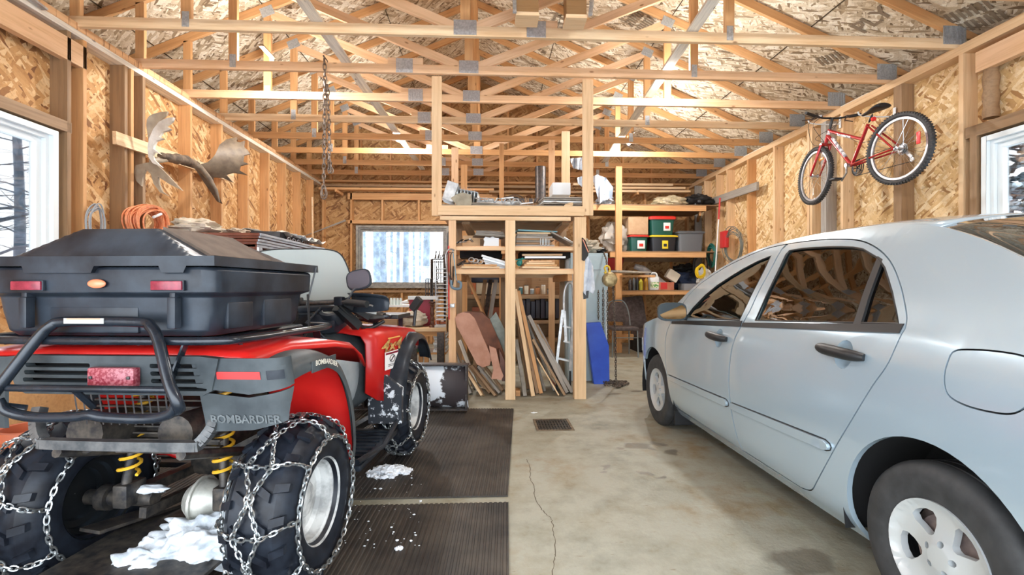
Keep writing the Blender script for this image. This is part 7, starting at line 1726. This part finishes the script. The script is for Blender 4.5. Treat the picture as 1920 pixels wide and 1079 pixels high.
# window shelf and stool
a, b = pbx(728, 573, 768, 577, 7.6, .3); SF = solo('window_shelf', MB().span((a.x-.2, 7.6, a.z), (b.x+.1, 7.95, b.z)), M_WHITE, 'white shelf board under the back window', 'shelf'); zsf = b.z
tag(board('shelf_post', (a.x-.1, 7.8, 0), (a.x-.1, 7.8, a.z), .06, .06, M_ORG, up=(0, 1, 0)), 'wooden post under the left of the white window shelf', 'post'); tag(board('shelf_post', (b.x, 7.8, 0), (b.x, 7.8, a.z), .06, .06, M_ORG, up=(0, 1, 0)), 'wooden post under the right of the white window shelf', 'post')
for k in range(4): x = WY(733+6*k, 565, 7.7).x; solo('glass_jar', MB().lathe([(.001, 0), (.024, 0), (.026, .07), (.02, .085), (.02, .11), (.001, .11)], 12, Matrix.Translation((x, 7.72, zsf))), mat('jar_glass_%d' % k, (.55, .62, .60), .15), 'small pale jar in the row on the white window shelf', 'jar', 'jars on the window shelf')
solo('paint_tube', MB().tube([WY(752, 569, 7.65), WY(765, 566, 7.65)], [.02, .035], 10), M_WHITE, 'white tube lying on the window shelf', 'tube')
STL = thing('stool', 'dark round stool with chrome legs under the back window', 'stool', (WY(716, 640, 6.6).x, 6.6, 0)); c = WM[STL.name].translation
part('seat', MB().lathe([(.001, .56), (.20, .56), (.22, .58), (.21, .62), (.001, .625)], 28, Matrix.Translation(c)), M_TRIMBLK, STL)
for k in range(4): a_ = R(45+90*k); part('leg', MB().tube([c+V((.12*math.cos(a_), .12*math.sin(a_), .56)), c+V((.19*math.cos(a_), .19*math.sin(a_), 0))], .013, 8), M_CHROME, STL)
part('ring', MB().tube([c+V((.165*math.cos(q), .165*math.sin(q), .25)) for q in [2*PI*j/24 for j in range(24)]], .008, 6, True), M_CHROME, STL)
solo('brown_crate', MB().span((WY(690, 640, 7.4).x, 7.4, .0), (WY(745, 640, 7.4).x, 7.75, WY(700, 600, 7.4).z), .004), M_BRN, 'brown wooden chest on the floor behind the stool', 'chest')
# stacked storage beside the left rack bay, low down
solo('grey_bin', MB().span((-1.35, 7.2, .243), (-1.05, 7.45, .38), .006), M_DARKST, 'dark bin under the left end of the bench', 'bin')
# ================= light and camera
w = bpy.data.worlds.new('sky'); scene.world = w; w.use_nodes = True
nt = w.node_tree; bg = nt.nodes['Background']
tc = nt.nodes.new('ShaderNodeTexCoord'); sp_ = nt.nodes.new('ShaderNodeSeparateXYZ'); nt.links.new(tc.outputs['Generated'], sp_.inputs[0])
rp = nt.nodes.new('ShaderNodeValToRGB'); rp.color_ramp.elements[0].position = .0; rp.color_ramp.elements[0].color = (.93, .97, 1, 1)
rp.color_ramp.elements[1].position = .6; rp.color_ramp.elements[1].color = (.80, .90, 1, 1)
nt.links.new(sp_.outputs[2], rp.inputs[0]); nt.links.new(rp.outputs[0], bg.inputs[0]); bg.inputs[1].default_value = 3.3
def area(name, loc, rot, sx, sy, e, col=(1, 1, 1)):
    l = bpy.data.lights.new(name, 'AREA'); l.shape = 'RECTANGLE'; l.size = sx; l.size_y = sy; l.energy = e; l.color = col
    o = bpy.data.objects.new(name, l); COL.objects.link(o); o.location = loc; o.rotation_euler = rot; return o
for (lx, ly, lz, e, lb) in ((-2.3, 5.20, 3.53, 42, 'added fill bulb behind the second roof truss, left of the rack'), (2.0, 5.20, 3.53, 42, 'added fill bulb behind the second roof truss, above the car nose'), (-1.4, 7.47, 3.46, 66, 'added fill bulb behind the fifth roof truss on the left'),
        (2.2, 7.47, 3.46, 66, 'added fill bulb behind the fifth roof truss on the right'), (-1.5, 2.0, 3.33, 44, 'added fill bulb above the quad bike'), (2.0, 2.0, 3.33, 44, 'added fill bulb above the car')):
    T = thing('fill_bulb', lb, 'lamp', (lx, ly, lz), 'added fill bulbs')  # unseen bulbs added to brighten the room, partly after the bicycle's shadow
    eb = mat('fill_bulb_glow', (1, 1, 1)); eb.node_tree.nodes['Principled BSDF'].inputs['Emission Color'].default_value = (1, .94, .86, 1); eb.node_tree.nodes['Principled BSDF'].inputs['Emission Strength'].default_value = 12
    part('bulb', MB().ball((lx, ly, lz), (.028, .028, .034), 14, 10), eb, T); part('socket', MB().lathe([(.001, .03), (.02, .03), (.022, .09), (.001, .09)], 14, Matrix.Translation((lx, ly, lz))), M_WHITE, T)
    part('fill_bulb_mount', MB().span((lx-.025, ly-.24, lz+.09), (lx+.025, ly+.03, lz+.105)), M_BRN, T, smooth=False)
    l = bpy.data.lights.new('fill_light', 'POINT'); l.energy = e; l.color = (1, .99, .975); l.shadow_soft_size = .045
    lo = bpy.data.objects.new('fill_light', l); COL.objects.link(lo); lo.location = (lx, ly, lz-.045)
cam = bpy.data.cameras.new('camera'); co = bpy.data.objects.new('camera', cam); COL.objects.link(co)
cam.sensor_width = 36; cam.lens = 36*900/1920; co.location = (0, 0, CH); co.rotation_euler = (R(90), 0, -CT); cam.clip_start = .02
scene.camera = co
scene.view_settings.view_transform = 'Standard'; scene.view_settings.look = 'None'; scene.view_settings.gamma = 1
scene.view_settings.use_curve_mapping = False; scene.view_settings.exposure = 1.22
scene.cycles.use_denoising = True; scene.cycles.max_bounces = 9; scene.cycles.diffuse_bounces = 5; scene.cycles.transparent_max_bounces = 16
scene.cycles.sample_clamp_indirect = 8
